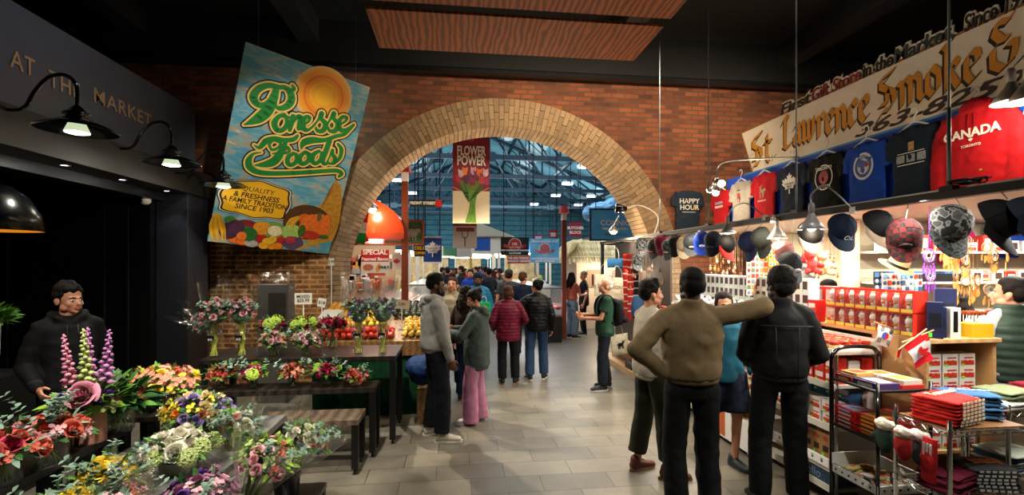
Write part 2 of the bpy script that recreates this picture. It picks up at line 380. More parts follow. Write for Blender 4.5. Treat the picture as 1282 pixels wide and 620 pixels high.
for k in range(nz):
    z0 = AZ*k/nz; z1 = AZ*(k+1)/nz
    for sgn in (-1, 1):
        cuts = [RI, RI+.235, RO] if k % 2 else [RI, RI+.118, RI+.352, RO]
        for i in range(len(cuts)-1): jambbrick(*sorted((AX+sgn*cuts[i], AX+sgn*cuts[i+1])), WY-.03, WY+.08, z0, z1)
        yc = [WY+.08, WY+.31, WY+WT+.02] if k % 2 else [WY+.08, WY+.2, WY+.43, WY+WT+.02]
        for i in range(len(yc)-1): jambbrick(*sorted((AX+sgn*RI, AX+sgn*(RI+.1))), yc[i], yc[i+1], z0, z1)
struct(mb.build('wall_arch_bricks', M_TAN))
mb = MB()
for k in range(64):
    a0, a1 = pi*k/64, pi*(k+1)/64
    for r in ((RI+.012, RO-.005),):
        P = [(AX+q*cos(a), yy, AZ+q*sin(a)) for yy in (WY-.02, WY+WT+.015) for q, a in ((r[0], a0), (r[1], a0), (r[1], a1), (r[0], a1))]
        mb.add(P, [(0, 1, 2, 3), (4, 7, 6, 5), (0, 4, 5, 1), (2, 6, 7, 3)])
for sgn in (-1, 1): mb.b2(AX+sgn*(RI+.012), AX+sgn*(RO-.005), WY-.02, WY+WT+.015, 0, AZ)
struct(mb.build('wall_arch_mortar', M_MORT))
# rough exposed patch of old brick at the foot of the wall, left of the arch
mb = MB()
def rough(u, v):
    x = -3.75+1.8*u; z = .0+2.3*v
    e = min(1, 6*min(u, 1-u))*min(1, 5*(1-v)); d = noise.fractal(V((x*5, 1, z*5)), 1., 2., 4)*.06+abs(noise.noise(V((x*9, 3, z*14))))*.06
    return (x, WY-.02-max(0, .05+d)*e, z)
mb.grid(rough, 70, 80); struct(mb.build('wall_rough_brick', brickmat('rough_bricks', '#a8713f', '#6f4527', '#c79a62', ms=.016, bump=1.), smooth=True))
# floors
def floormat():
    m = brickmat('floor_tile', '#777061', '#5e594d', '#26241f', bw=.61, bh=.3, ms=.0035, rough=.42, axes='XY', off=.5, rowphase=-3.94+.3*40, colphase=.17+.61*40, bump=.15)
    return m
mb = MB(); mb.b2(-9, 12, -2, WY-.02, -.1, 0); struct(mb.build('floor', floormat()))
mb = MB(); mb.b2(-14, 18, WY-.02, 44, -.1, -.001); struct(mb.build('floor_hall', mat('concrete', '#5a554e', .38, var=.15, vscale=2, bump=.05)))
# ceiling, dark beams
M_DARK = mat('dark_ceiling', '#0b0b0d', .8)
mb = MB(); mb.b2(-9, 12, -2, WY+WT, 5.6, 5.8); struct(mb.build('ceiling', M_DARK))
mb = MB(); mb.b2(-9, 12, 7.55, 8.5, 4.98, 5.6); struct(mb.build('beam_back', M_DARK))
mb = MB(); mb.b2(-9, 12, 7.6, 7.72, 4.92, 4.99); struct(mb.build('trim_1', DARKM))
mb = MB(); mb.b2(-9, -8.9, -2, 8, 0, 5.6); struct(mb.build('wall_left', M_DARK))
mb = MB(); mb.b2(11.9, 12, -2, 8, 0, 5.6); struct(mb.build('wall_right', M_DARK))
mb = MB(); mb.b2(-9, 12, -2.1, -2, 0, 5.6); struct(mb.build('wall_front', M_DARK))
for x in (-4.6, -2.2, 2.5, 5.6): mb = MB(); mb.b2(x-.15, x+.15, -2, 7.6, 5.25, 5.6); struct(mb.build('ceiling_beam', mat('beam', '#17171a', .7)))
# hanging wood ceiling panels
zp = 4.62
p0, p1 = onZ(475, 60, zp), onZ(793, 76.5, zp)
yf = (p0.y+p1.y)/2; s0, s1 = onZ(462, 11, zp), onZ(828, 33.5, zp); ys = (s0.y+s1.y)/2; t0, t1 = onZ(460, 2, zp), onZ(841, 22, zp); yt = (t0.y+t1.y)/2
M_WOODP = woodmat('panel_wood', '#5e2c0a', '#9a5010', 2.6, .75, (1.7, .4, 1), 8)
for i, (ya, yb) in enumerate(((ys, yf), (yt-1.9, yt))):
    t = thing('ceiling_panel', ('hanging brown wood grain ceiling panel nearest the brick wall', 'second brown wood grain ceiling panel, cut off by the top of the view')[i], 'ceiling panel', ((p0.x+p1.x)/2, (ya+yb)/2, zp), group='wood ceiling panels')
    hw = (p1.x-p0.x)/2; hd = (yb-ya)/2
    mb = MB(); mb.b2(-hw, hw, -hd, hd, 0, .03); mb.build('board', M_WOODP, t)
    mb = MB(); [mb.b2(-hw+.05, hw-.05, q-.03, q+.03, .03, .09) for q in (-hd+.15, hd-.15)]; mb.build('support_rail', DARKM, t)
    for sx in (-1, 1):
        for q in (-hd+.15, hd-.15): mb = MB(); mb.cyl((sx*(hw-.2), q, .09), (sx*(hw-.2), q, .98), .004, n=6); mb.build('hanger_rod', DARKM, t)
# ---------------------------------------------------------------- left shop front
M_FAC = mat('facade_grey', '#4a4e58', .35, coat=.2, var=.06, vscale=3)
M_FAC2 = mat('fascia_dark', '#1b1815', .45)
M_BLKP = mat('black_panel', '#050506', .42)
mb = MB(); mb.b2(-3.72, -3.6, -1.5, 7.15, 3.1, 4.05); struct(mb.build('wall_shop_front', M_FAC))
mb = MB(); mb.b2(-3.72, -3.38, -1.5, 7.15, 2.8, 3.12); struct(mb.build('wall_shop_fascia', M_FAC2, bevel=.004))
mb = MB(); mb.b2(-3.85, -3.7, -1.5, 6.65, 2.7, 2.86); struct(mb.build('lintel', mat('lintel_metal', '#2c3036', .3, .6)))
mb = MB(); mb.b2(-3.8, -3.42, 6.62, 7.12, 0, 2.8); struct(mb.build('wall_shop_jamb', mat('jamb', '#23242a', .4), bevel=.004))
mb = MB(); mb.b2(-8.8, -3.8, 6.5, 6.6, 0, 2.8)
struct(mb.build('wall_shop_inside', M_BLKP))
mb = MB()
for x in (-4.32, -4.05, -5.4, -6.6): mb.b2(x-.006, x+.006, 6.485, 6.5, 0, 2.75)
struct(mb.build('trim_2', mat('seam', '#1c1c1c', .3)))
mb = MB(); mb.b2(-8.8, -3.85, -1.5, 6.5, 2.86, 2.9); struct(mb.build('ceiling_shop', M_BLKP))
mb = MB(); mb.b2(-7.3, -7.2, -1.5, 6.5, 0, 2.86); struct(mb.build('wall_shop_back', M_BLKP))
sg = thing('shop_sign_lettering', 'raised pale letters reading AT THE MARKET on the dark grey shop front', 'sign', M=face_right((-3.6, 4.6, 3.42)))
GOLD = mat('brushed_gold', '#c0a080', .35, .5)
# letter positions measured along the board
for s_, pxx, pyy in (('AT', 29, 80), ('THE', 81, 107), ('MARKET', 152, 135)):
    a_, b_ = {'AT': (14, 45), 'THE': (62, 101), 'MARKET': (118, 190)}[s_]; ya, yb = onX(a_, pyy, -3.585).y, onX(b_, pyy, -3.585).y; p = onX(pxx, pyy, -3.585)
    o = text(s_, .21, GOLD, sg, (ya+yb)/2-4.6, p.z-3.42, .002, .008, off=.002, sp=1.1, name='lettering')
    w0 = max(q.co.x for q in o.data.vertices)-min(q.co.x for q in o.data.vertices); o.scale.x = (yb-ya)/w0
for i, (a, b) in enumerate(((89, 207), (152, 225), (205.5, 239))):
    p = onZ(a, b, 2.8); t = thing('recessed_downlight', 'small round downlight in the soffit, %s from the brick wall' % ('third', 'second', 'first')[i], 'ceiling light', (-3.55, p.y, 2.8), group='soffit downlights')
    mb = MB(); mb.lathe([(.045, 0), (.045, -.006), (.03, -.004), (.03, 0)], n=20); mb.build('trim_ring', STEEL, t, smooth=True)
    mb = MB(); mb.lathe([(.0, -.002), (.03, -.002)], n=16, caps=False); mb.build('lens', glow('down', '#dfe6ff', 5), t)
    lamp('SPOT', 'downlight', (0, 0, -.02), 6, COOL, .02, rot=(0, 0, 0), spot=90, parent=t)
# gooseneck lamps
def gooseneck():
    t = thing('gooseneck_lamp', 'x', 'wall lamp', group='gooseneck lamps on the shop front')
    path = smoothpath([(-.7, 0, .12), (-.45, 0, .1), (-.36, 0, .13), (-.3, 0, .24), (-.2, 0, .36), (-.08, 0, .38), (-.005, 0, .3), (0, 0, .14)], 6)
    mb = MB(); mb.tube(path, .014, 10); mb.cyl((-.7, 0, .12), (-.68, 0, .12), .05); mb.build('arm', BLKG, t, smooth=True)
    mb = MB(); mb.lathe([(.018, .15), (.04, .13), (.06, .1), (.085, .09), (.09, .075), (.06, .07), (.075, .05), (.11, .035), (.1, .03)], n=24, caps=False); mb.build('cap', BLKG, t, smooth=True)
    mb = MB(); mb.lathe([(.05, .05), (.12, .03), (.2, -.005), (.26, -.04), (.262, -.044), (.255, -.042), (.2, -.012), (.11, .02), (.05, .035)], n=36, caps=False); mb.build('shade', BLKG, t, smooth=True)
    mb = MB(); mb.lathe([(.05, .02), (.062, -.01), (.078, -.05), (.08, -.06)], n=24, caps=False); mb.build('glass', mat('frost', '#cfd8c0', .3, emit=1.2, ecol='#b8c8a0'), t, smooth=True)
    mb = MB(); mb.lathe([(0, -.05), (.05, -.052), (.076, -.06), (.05, -.068), (0, -.072)], n=24, caps=False); mb.build('bulb', glow('bulb', '#fff6dc', 16), t, smooth=True)
    return t
BLKG = mat('black_gloss', '#060607', .12, 0, coat=.6)
gl = gooseneck()
for i, y in enumerate((4.07, 5.31, 6.49)):
    lb = ('black gooseneck lamp over the shop front, largest and nearest the words AT THE', 'black gooseneck lamp below the end of the word MARKET, middle one of three', 'black gooseneck lamp hanging before the big painted foods sign')[i]
    if i == 0: gl.location = (-2.9, y, 2.97); gl['label'] = lb; g = gl
    else: g = dup(gl, (-2.9, y, 2.97) if i == 1 else (-2.83, 6.27, 2.9), label=lb)
    lamp('SPOT', 'gooseneck_light', (0, 0, -.09), 34, (1, .93, .8), .05, rot=(0, 0, 0), spot=120, blend=.6, parent=g)
    lamp('POINT', 'gooseneck_glow', (.0, 0, -.12), 3, (1, .93, .8), .05, parent=g)
# dome pendant inside the shop
p = onD(12, 289, 3.6)
t = thing('dome_pendant_lamp', 'large black dome pendant with a warm glowing rim inside the dark shop', 'pendant lamp', (p.x-.12, p.y, p.z-.0))
mb = MB(); mb.lathe([(.02, .36), (.1, .34), (.2, .26), (.27, .13), (.295, 0), (.288, 0), (.26, .13), (.19, .24), (.09, .32)], n=36, caps=False); mb.build('shade', mat('black_satin', '#08090c', .22), t, smooth=True)
mb = MB(); mb.lathe([(.294, .0), (.27, .004)], n=36, caps=False); mb.lathe([(.285, .002), (.2, .2), (.1, .3)], n=36, caps=False); mb.build('inner_lining', mat('brass_in', '#c89030', .35, .6, emit=.5, ecol='#c07818'), t, smooth=True)
mb = MB(); mb.cyl((0, 0, .36), (0, 0, 1.0), .006, n=6); mb.build('cord', BLK, t)
lamp('POINT', 'pendant_light', (0, 0, .12), 4, WARM, .06, parent=t)
# security camera
p = onY(182, 251, 6.4)
t = thing('security_camera', 'small white dome security camera on the dark shop wall', 'security camera', tuple(p))
mb = MB(); mb.ell((0, 0, 0), (.06, .07, .055)); mb.build('housing', WHT, t, smooth=True)
mb = MB(); mb.ell((-.02, -.05, -.005), (.035, .03, .03)); mb.build('lens', BLKG, t, smooth=True)
mb = MB(); mb.cyl((0, 0, .03), (0, .0, .32), .012); mb.build('bracket', WHT, t, smooth=True)
# ================================================================ MARKET HALL beyond the arch
M_STEEL = mat('teal_steel', '#0b2230', .5, .2); M_ROOF = mat('roof_deck', '#6f9ca8', .7, var=.15, vscale=1.2); M_ROOFW = mat('roof_white', '#c8dcdf', .7)
XR_, ZR, ZE, XE = 1.4, 11.2, 5.6, 13.5
for sgn, nm in ((-1, 'ceiling_hall_west'), (1, 'ceiling_hall_east')):
    mb = MB(); x0 = XR_; x1 = XR_+sgn*XE
    n = 12
    for k in range(n):
        a, b = k/n, (k+1)/n; mb.mi = 1 if (k in (3, 8)) else 0
        for q in range(18):
            y0 = WY+WT+q*2.0; y1 = y0+2.0
            P = [(x0+(x1-x0)*a, y0, ZR+(ZE-ZR)*a), (x0+(x1-x0)*b, y0, ZR+(ZE-ZR)*b), (x0+(x1-x0)*b, y1, ZR+(ZE-ZR)*b), (x0+(x1-x0)*a, y1, ZR+(ZE-ZR)*a)]
            mb.add(P, [(0, 1, 2, 3)])
    struct(mb.build(nm, [M_ROOF, M_ROOFW]))
mb = MB(); mb.b2(-14, 18, 44, 44.1, 0, 12); struct(mb.build('wall_hall_far', brickmat('teal_cladding', '#2d5c66', '#2a5661', '#16353f', bw=3., bh=.45, ms=.05, bump=.3)))
mb = MB(); mb.b2(-12.4, -12.2, 8.5, 44, 0, 6); struct(mb.build('wall_hall_left', mat('hall_wall', '#2a4a55', .7)))
mb = MB(); mb.b2(15.0, 15.2, 8.5, 44, 0, 6); struct(mb.build('wall_hall_right', mat('hall_wall', '#2a4a55', .7)))
for k in range(8):
    y = 11.2+k*4.3; mb = MB(); zb = 6.3
    def rz(x): return ZR-.25-(ZR-ZE)*abs(x-XR_)/XE
    mb.b2(XR_-12, XR_+12, y-.06, y+.06, zb-.1, zb+.1)
    nd = 8; xs = [XR_-12+24*i/nd for i in range(nd+1)]
    for i in range(nd):
        mb.tube([(xs[i], y, max(rz(xs[i]), zb)), (xs[i+1], y, max(rz(xs[i+1]), zb))], .12, 4)
        if i < nd/2: mb.tube([(xs[i], y, zb), (xs[i+1], y, rz(xs[i+1]))], .06, 4)
        else: mb.tube([(xs[i+1], y, zb), (xs[i], y, rz(xs[i]))], .06, 4)
        mb.tube([(xs[i+1], y, zb), (xs[i+1], y, max(zb+.05, rz(xs[i+1])))], .05, 4)
    for i in (2, 4, 6): mb.box((xs[i], y, zb), (.5, .14, .4))
    mb.tube([(XR_-12, y, 0), (XR_-12, y, zb)], .15, 6); mb.tube([(XR_+12, y, 0), (XR_+12, y, zb)], .15, 6)
    struct(mb.build('beam_truss', M_STEEL))
mb = MB()
for x in (-8, -4.5, -1, 3.8, 7.3, 10.8):
    z = ZR-.4-(ZR-ZE)*abs(x-XR_)/XE; mb.b2(x-.07, x+.07, 9, 44, z-.1, z+.1)
for k in range(7):
    y = 11.2+k*4.3
    for x in (-8, -4.5, 3.8, 7.3):
        z = ZR-.5-(ZR-ZE)*abs(x-XR_)/XE; z2 = ZR-.5-(ZR-ZE)*abs(x+3.5-XR_)/XE; mb.tube([(x, y, z), (x+3.5, y+4.3, z2)], .04, 4)
struct(mb.build('beam_purlins', M_STEEL))
# small hall strip lamps and boxes under the trusses
k = 0
for y in (15.4, 19.7, 24, 28.3, 32.6):
    for x in (-5.5, -2.8, 5.4, 8.2):
        t = thing('high_bay_lamp', 'white box lamp hanging under the blue steel trusses of the hall', 'hall lamp', (x+(k % 3)*.3, y, 6.0), group='white lamps hanging in the market hall roof'); k += 1
        mb = MB(); mb.box((0, 0, 0), (.55, .3, .12)); mb.build('housing', WHT, t); mb = MB(); mb.box((0, 0, -.065), (.5, .26, .01)); mb.build('diffuser', glow('bay', '#e8f6ff', 6), t)
        mb = MB(); mb.cyl((0, 0, .06), (0, 0, .32), .015, n=6); mb.build('hanger', M_STEEL, t)
# big silver duct
mb = MB(); mb.tube([(2.2, 14.8, 7.4), (9.0, 14.8, 6.9)], .4, 16); mb.tube([(2.2, 14.8, 7.4), (2.2, 20, 7.4)], .36, 16); mb.box((1.6, 14.8, 7.4), (1.2, 1.0, .9))
tag(mb.build('air_duct', mat('galvanised', '#a8b4b4', .4, .4), smooth=False), 'large pale air duct crossing the market hall roof', 'air duct')
# ================================================================ shared shape helpers
_DG = None
def remesh(mb, vox, smooth=3, disp=0, dscale=6, ridged=False, seed=0, fn=None):
    """merge the overlapping closed pieces of mb into one skin; returns a mesh"""
    me = mb.mesh(); o = bpy.data.objects.new('tmp', me); COL.objects.link(o)
    md = o.modifiers.new('r', 'REMESH'); md.mode = 'VOXEL'; md.voxel_size = vox; md.use_smooth_shade = True
    if smooth: sm = o.modifiers.new('s', 'SMOOTH'); sm.iterations = smooth; sm.factor = .5
    bpy.context.view_layer.update()
    out = bpy.data.meshes.new_from_object(o.evaluated_get(bpy.context.evaluated_depsgraph_get()))
    bpy.data.objects.remove(o); bpy.data.meshes.remove(me)
    if disp or fn:
        n = len(out.vertices); co = [0.0]*(3*n); no = [0.0]*(3*n); out.vertices.foreach_get('co', co); out.vertices.foreach_get('normal', no)
        off = V((seed*3.7, seed*1.3, seed*.7))
        for i in range(n):
            p = V(co[3*i:3*i+3]); q = V(no[3*i:3*i+3])
            if disp:
                a = noise.noise(p*dscale+off)
                if ridged: a = (1-abs(a)*2.2)*.6+.4*noise.noise(p*dscale*2.3+off)
                p = p+q*a*disp
            if fn: p = fn(p, q)
            co[3*i:3*i+3] = p
        out.vertices.foreach_set('co', co)
    out.polygons.foreach_set('use_smooth', [True]*len(out.polygons)); out.update()
    return out
def setmat(me, *ms):
    me.materials.clear()
    for m in ms: me.materials.append(m)
    return me
def disc(mb, x, y, rx, ry=None, z=.002, n=20, a0=0, rot=0):
    ry = rx if ry is None else ry; c, s = cos(rot), sin(rot)
    mb.add([(x+rx*cos(2*pi*k/n+a0)*c-ry*sin(2*pi*k/n+a0)*s, y+rx*cos(2*pi*k/n+a0)*s+ry*sin(2*pi*k/n+a0)*c, z) for k in range(n)], [tuple(range(n))])
def poly(mb, P, z=.002): mb.add([(p[0], p[1], z) for p in P], [tuple(range(len(P)))])
def rect(mb, x0, x1, y0, y1, z=.002): poly(mb, [(x0, y0), (x1, y0), (x1, y1), (x0, y1)], z)
def ring(mb, x, y, r0, r1, z=.002, n=28, ry=1.):
    for k in range(n):
        a, b = 2*pi*k/n, 2*pi*(k+1)/n
        mb.add([(x+r0*cos(a), y+r0*ry*sin(a), z), (x+r1*cos(a), y+r1*ry*sin(a), z), (x+r1*cos(b), y+r1*ry*sin(b), z), (x+r0*cos(b), y+r0*ry*sin(b), z)], [(0, 1, 2, 3)])
def leafmark(mb, x, y, s, z=.003):
    """eleven pointed maple leaf"""
    h = [(0, 1), (.14, .72), (.3, .8), (.24, .42), (.5, .62), (.56, .46), (.88, .5), (.76, .24), (.9, .12), (.46, -.2), (.5, -.36), (.06, -.3), (.05, -.75)]
    P = h+[(-a, b) for a, b in h[::-1]][:-1]
    P = [(x+a*s, y+b*s) for a, b in P]; n = len(P)
    mb.add([(x, y, z)]+[(a, b, z) for a, b in P], [(0, i+1, (i+1) % n+1) for i in range(n)])
# ================================================================ BIG PAINTED FOODS SIGN
SM = Matrix(((0.8025244, -0.52406289, 0.28515378), (0.58948236, 0.77020056, -0.24351929), (-0.09200618, 0.3635233, 0.92703057)))
SGS = 1.11; SCN = CO+(V((-2.03249, 6.3, 3.18796))-CO)*SGS; SXA, SN, SYA = SM.col[0], SM.col[1], SM.col[2]
def S(px, py):
    d = ray(px, py); t = (SCN-CO).dot(SN)/d.dot(SN); q = CO+d*t-SCN; return (q.dot(SXA)/SGS, q.dot(SYA)/SGS)
def S1(x, y): return S(300+x/3.647, 80+y/3.647)
def S2(x, y): return S(250+x/5.64, 220+y/5.64)
fs = thing('painted_foods_sign', 'large tilted painted sign reading Ponesse Foods, sky, orange sun and heaped produce', 'sign', M=frame(SCN, SXA, SYA) @ Matrix.Scale(SGS, 4))
HW, HH = .7378, 1.1708
def skymat():
    m = bpy.data.materials.new('painted_sky'); m.use_nodes = True; nt = m.node_tree; N = nt.nodes; L = nt.links; b = N['Principled BSDF']; b.inputs['Roughness'].default_value = .45
    tc = N.new('ShaderNodeTexCoord'); mp = N.new('ShaderNodeMapping'); mp.inputs['Scale'].default_value = (2.2, 6.5, 1); mp.inputs['Rotation'].default_value = (0, 0, .12); L.new(tc.outputs['Object'], mp.inputs[0])
    nz = N.new('ShaderNodeTexNoise'); nz.inputs['Scale'].default_value = 1.5; nz.inputs['Detail'].default_value = 9; nz.inputs['Roughness'].default_value = .62; nz.inputs['Distortion'].default_value = .5; L.new(mp.outputs[0], nz.inputs['Vector'])
    cr = N.new('ShaderNodeValToRGB'); e = cr.color_ramp.elements; e[0].position = .44; e[0].color = (*srgb('#4a93ac'), 1); e[1].position = .66; e[1].color = (*srgb('#cdbb98'), 1)
    e2 = cr.color_ramp.elements.new(.54); e2.color = (*srgb('#7fa6a8'), 1); e3 = cr.color_ramp.elements.new(.6); e3.color = (*srgb('#a08f78'), 1)
    L.new(nz.outputs['Fac'], cr.inputs[0]); L.new(cr.outputs[0], b.inputs['Base Color']); return m
mb = MB(); mb.b2(-HW, HW, -HH, HH, -.03, 0); mb.build('board', skymat(), fs)
for i, (r, c) in enumerate(((.39, '#d8b27a'), (.37, '#e0a850'), (.345, '#e09a30'), (.31, '#e28f20'), (.275, '#d8701a'), (.245, '#e08a18'), (.2, '#e8a01c'), (.12, '#ecae24'))):
    mb = MB(); cx, cy = S1(385, 148); disc(mb, cx, cy, r*.9, r*.9*(1 if r < .3 else 1), .0008+i*.0004, 40); mb.build('painted_sun', paint('sun%d' % i, c, .5), fs)
PK = [  # (points in the photo crop, widths)
 ([(170, 108), (160, 140), (145, 180), (120, 220), (80, 252), (20, 278)], [18, 28, 36, 40, 34, 4]),
 ([(178, 106), (130, 98), (85, 115), (62, 150), (75, 180), (105, 188), (135, 165)], [18, 20, 24, 28, 24, 18, 10]),
 ([(170, 108), (208, 108), (232, 135), (234, 170), (212, 195), (178, 203), (163, 192)], [16, 18, 26, 28, 24, 16, 8]),
 ([(205, 110), (228, 122), (248, 114), (240, 98)], [8, 14, 14, 8]),
 ([(205, 232), (178, 240), (158, 270), (168, 300), (195, 302), (216, 275), (212, 245), (200, 234), (238, 250)], [14, 16, 22, 20, 18, 18, 14, 10, 8]),
 ([(244, 238), (236, 270), (228, 303)], [18, 20, 14]), ([(234, 278), (262, 242), (280, 247), (272, 275), (268, 298), (288, 290)], [8, 16, 20, 18, 12, 8]),
 ([(288, 280), (315, 262), (318, 244), (300, 242), (288, 268), (294, 298), (315, 300), (338, 280)], [8, 10, 14, 14, 20, 20, 12, 8]),
 ([(335, 285), (358, 255), (374, 226), (372, 248), (392, 275), (380, 304), (355, 306), (348, 292)], [8, 10, 20, 16, 22, 20, 14, 10]),
 ([(392, 285), (412, 255), (430, 226), (428, 248), (448, 275), (436, 304), (411, 306), (404, 292)], [8, 10, 20, 16, 22, 20, 14, 10]),
 ([(448, 282), (482, 262), (488, 245), (466, 243), (452, 270), (460, 300), (485, 300), (522, 274)], [8, 10, 14, 14, 20, 20, 14, 6]),
 ([(66, 370), (90, 382), (120, 352), (160, 342), (205, 348), (245, 344), (264, 328)], [4, 14, 22, 20, 18, 18, 12]),
 ([(280, 388), (292, 360), (330, 348), (385, 348), (440, 330), (480, 320), (524, 280)], [6, 26, 28, 18, 16, 14, 4]),
 ([(212, 352), (190, 400), (160, 442), (120, 458), (70, 462)], [14, 26, 32, 26, 6]),
 ([(150, 348), (135, 368), (148, 392), (178, 380), (186, 360), (165, 352)], [10, 10, 10, 10, 10, 8]),
 ([(150, 410), (185, 402), (215, 380), (228, 398), (205, 408)], [6, 10, 12, 10, 8]),
 ([(245, 408), (222, 425), (218, 452), (235, 462), (258, 445), (260, 418), (245, 408)], [14, 18, 18, 16, 18, 16, 12]),
 ([(300, 402), (278, 420), (274, 447), (291, 457), (313, 440), (315, 413), (300, 402), (330, 412)], [14, 18, 18, 16, 18, 16, 12, 6]),
 ([(362, 398), (338, 412), (330, 440), (345, 455), (368, 438), (374, 405)], [14, 18, 20, 16, 16, 12]), ([(410, 352), (392, 400), (378, 440), (388, 458), (406, 448)], [22, 22, 20, 14, 6]),
 ([(395, 455), (412, 420), (424, 392), (424, 412), (436, 432), (428, 452), (408, 455)], [6, 8, 12, 14, 18, 16, 8]),
 ([(430, 456), (456, 430), (464, 390), (448, 366)], [10, 16, 18, 12]),
 ([(98, 404), (60, 412), (40, 445), (52, 478), (110, 498), (250, 498), (400, 488), (448, 488), (466, 502), (452, 514)], [4, 10, 22, 24, 20, 18, 18, 18, 16, 12])]
for nm, gr, zz, mm in (('lettering_outline', .036, .0045, paint('outline_black', '#0d120c')), ('lettering_border', .02, .006, paint('outline_cream', '#e6c268')), ('lettering', 0, .0075, paint('sign_green', '#157a2c'))):
    mb = MB()
    for pts, wd in PK: brush(mb, [S1(*p) for p in pts], [q*.0031 for q in wd], zz, 5, gr)
    mb.build(nm, mm, fs)
# yellow plaque
PL = [(-.655, -.40), (-.45, -.36), (-.3, -.33), (-.15, -.36), (.03, -.39), (.05, -.48), (.075, -.57), (.05, -.67), (.03, -.76), (-.15, -.77), (-.3, -.80), (-.45, -.77), (-.65, -.75), (-.66, -.67), (-.70, -.57), (-.67, -.48)]
PCX, PCY = -.31, -.57
for k, (g, c, zz) in enumerate(((1.1, '#100f0c', .002), (1.065, '#d8cfb8', .003), (1.03, '#100f0c', .004), (.97, '#d9a514', .005))):
    mb = MB(); Q = smoothpath([(a, b, 0) for a, b in PL+PL[:1]], 4)[:-1]
    mb.add([(PCX, PCY, zz)]+[(PCX+(q.x-PCX)*g, PCY+(q.y-PCY)*g, zz) for q in Q], [(0, i+1, (i+1) % len(Q)+1) for i in range(len(Q))]); mb.build('plaque' if k == 3 else 'plaque_border', paint('plaque%d' % (k if k != 2 else 0), c), fs)
SGK = paint('sign_black', '#15130e')
for s_, yy, sz in (('QUALITY', -.452, .088), ('& FRESHNESS', -.535, .088), ('A FAMILY TRADITION', -.610, .086), ('SINCE 1903', -.684, .088)):
    text(s_, sz, SGK, fs, PCX, yy, .0065, .0006, shear=.12, off=0 if s_ == 'QUALITY' else .0018, sx=.86 if 'FAMILY' in s_ else 1)
# cornucopia
hp = [S2(*q) for q in [(960, 25), (925, 130), (860, 200), (820, 225), (740, 198), (660, 225), (610, 290), (592, 350), (640, 420), (800, 480), (900, 470), (945, 450), (985, 330), (1000, 200), (1005, 100)]]
mb = MB(); mb.add([(.42, -.72, .002)]+[(a, b, .002) for a, b in hp], [(0, i+1, (i+1) % len(hp)+1) for i in range(len(hp))]); mb.build('painted_horn', paint('horn', '#b98523', .6, var=.25, vscale=20), fs)
mb = MB()
for k in range(9): a = S2(940+k*7, 60); b = S2(880+k*13, 200); c = S2(905+k*9, 440-k*10); brush(mb, [a, b, c], [.004]*3, .003, 6)
mb.build('painted_weave', paint('weave', '#7d5312'), fs)
def blob(nm, x, y, rx, ry, c, zz=.004, rot=0, o='#1a120c'):
    cx, cy = S2(x, y); 
    mb = MB(); disc(mb, cx, cy, rx*.00185*1.1+.004, ry*.00195*1.1+.004, zz-.0004, 22, rot=rot); mb.build(nm+'_outline', paint('o'+o[1:], o), fs)
    mb = MB(); disc(mb, cx, cy, rx*.00185*1.1, ry*.00195*1.1, zz, 22, rot=rot); return mb.build(nm, paint('pf'+c[1:], c, .5, var=.22, vscale=26), fs)
blob('painted_mouth', 760, 330, 150, 110, '#4a2c12', .0032)
for x in (740, 775, 810, 850, 885): blob('painted_pumpkin', x, 350+abs(x-820)*.1, 34, 78, '#d8691c', .0046+x*1e-6)
blob('painted_pumpkin', 745, 305, 42, 34, '#cf5a14', .0044); blob('painted_stem', 845, 290, 12, 30, '#4c5a20', .0062)
for k in range(6): x = 85+k*18; mb = MB(); brush(mb, [S2(110+k*5, 270), S2(x-8, 350), S2(x+6, 455)], [.012, .034, .012], .005+k*2e-4, 6); mb.build('painted_banana', paint('pban%d' % (k % 2), ('#d9a520', '#c08c18')[k % 2]), fs)
for k in range(4): mb = MB(); brush(mb, [S2(700, 285+k*6), S2(640+k*10, 310+k*8), S2(602+k*18, 365)], [.01, .026, .01], .0052+k*2e-4, 6); mb.build('painted_banana', paint('pban%d' % (k % 2), ('#d9a520', '#c08c18')[k % 2]), fs)
for a in ((205, 390, 52, 50, '#3a1f33'), (255, 365, 46, 44, '#452540'), (215, 310, 28, 20, '#3c7a2a'), (335, 350, 62, 32, '#7a1820'), (325, 390, 42, 30, '#2f6f2c'), (350, 415, 42, 42, '#245f25'),
          (440, 370, 52, 42, '#d08a1e'), (520, 385, 66, 50, '#6f9a3c'), (530, 390, 44, 34, '#ddd0a8', ), (648, 398, 62, 50, '#9fbf5c'), (430, 438, 32, 32, '#a81c1c'), (240, 440, 36, 28, '#d8641a'), (295, 425, 28, 26, '#d8701c'), (300, 460, 34, 26, '#cf5a18'),
          (478, 465, 32, 24, '#d8ac22'), (515, 450, 24, 24, '#d8ac22'), (450, 492, 30, 22, '#e0a020'), (505, 498, 26, 20, '#e08a1c'), (550, 496, 30, 22, '#e07f18'), (365, 478, 40, 22, '#9a9a90'), (570, 455, 30, 26, '#b02020'),
          (660, 475, 62, 42, '#54406a'), (640, 455, 34, 24, '#a83040'), (780, 420, 60, 26, '#b02a18'), (870, 432, 36, 12, '#2f5f24'), (720, 390, 22, 38, '#35601f')):
    blob('painted_produce', *a[:4], a[4], .0055+random.random()*.0012)
for k in range(8): mb = MB(); brush(mb, [S2(680+k*3, 520), S2(735+k*12, 495-k*3), S2(800+k*5, 455+k*9)], [.012, .018, .008], .0068+k*1e-4, 4); mb.build('painted_corn', paint('pcorn', '#c8962c', .6, var=.3, vscale=60), fs)
FSI = frame(SCN, SXA, SYA).to_3x3().transposed()
for sx in (-.6, .55): mb = MB(); a = V((sx, 1.16, -.02)); mb.cyl(a, a+FSI @ V((0, 0, .85)), .003, n=5); mb.build('hanging_wire', STEEL, fs)
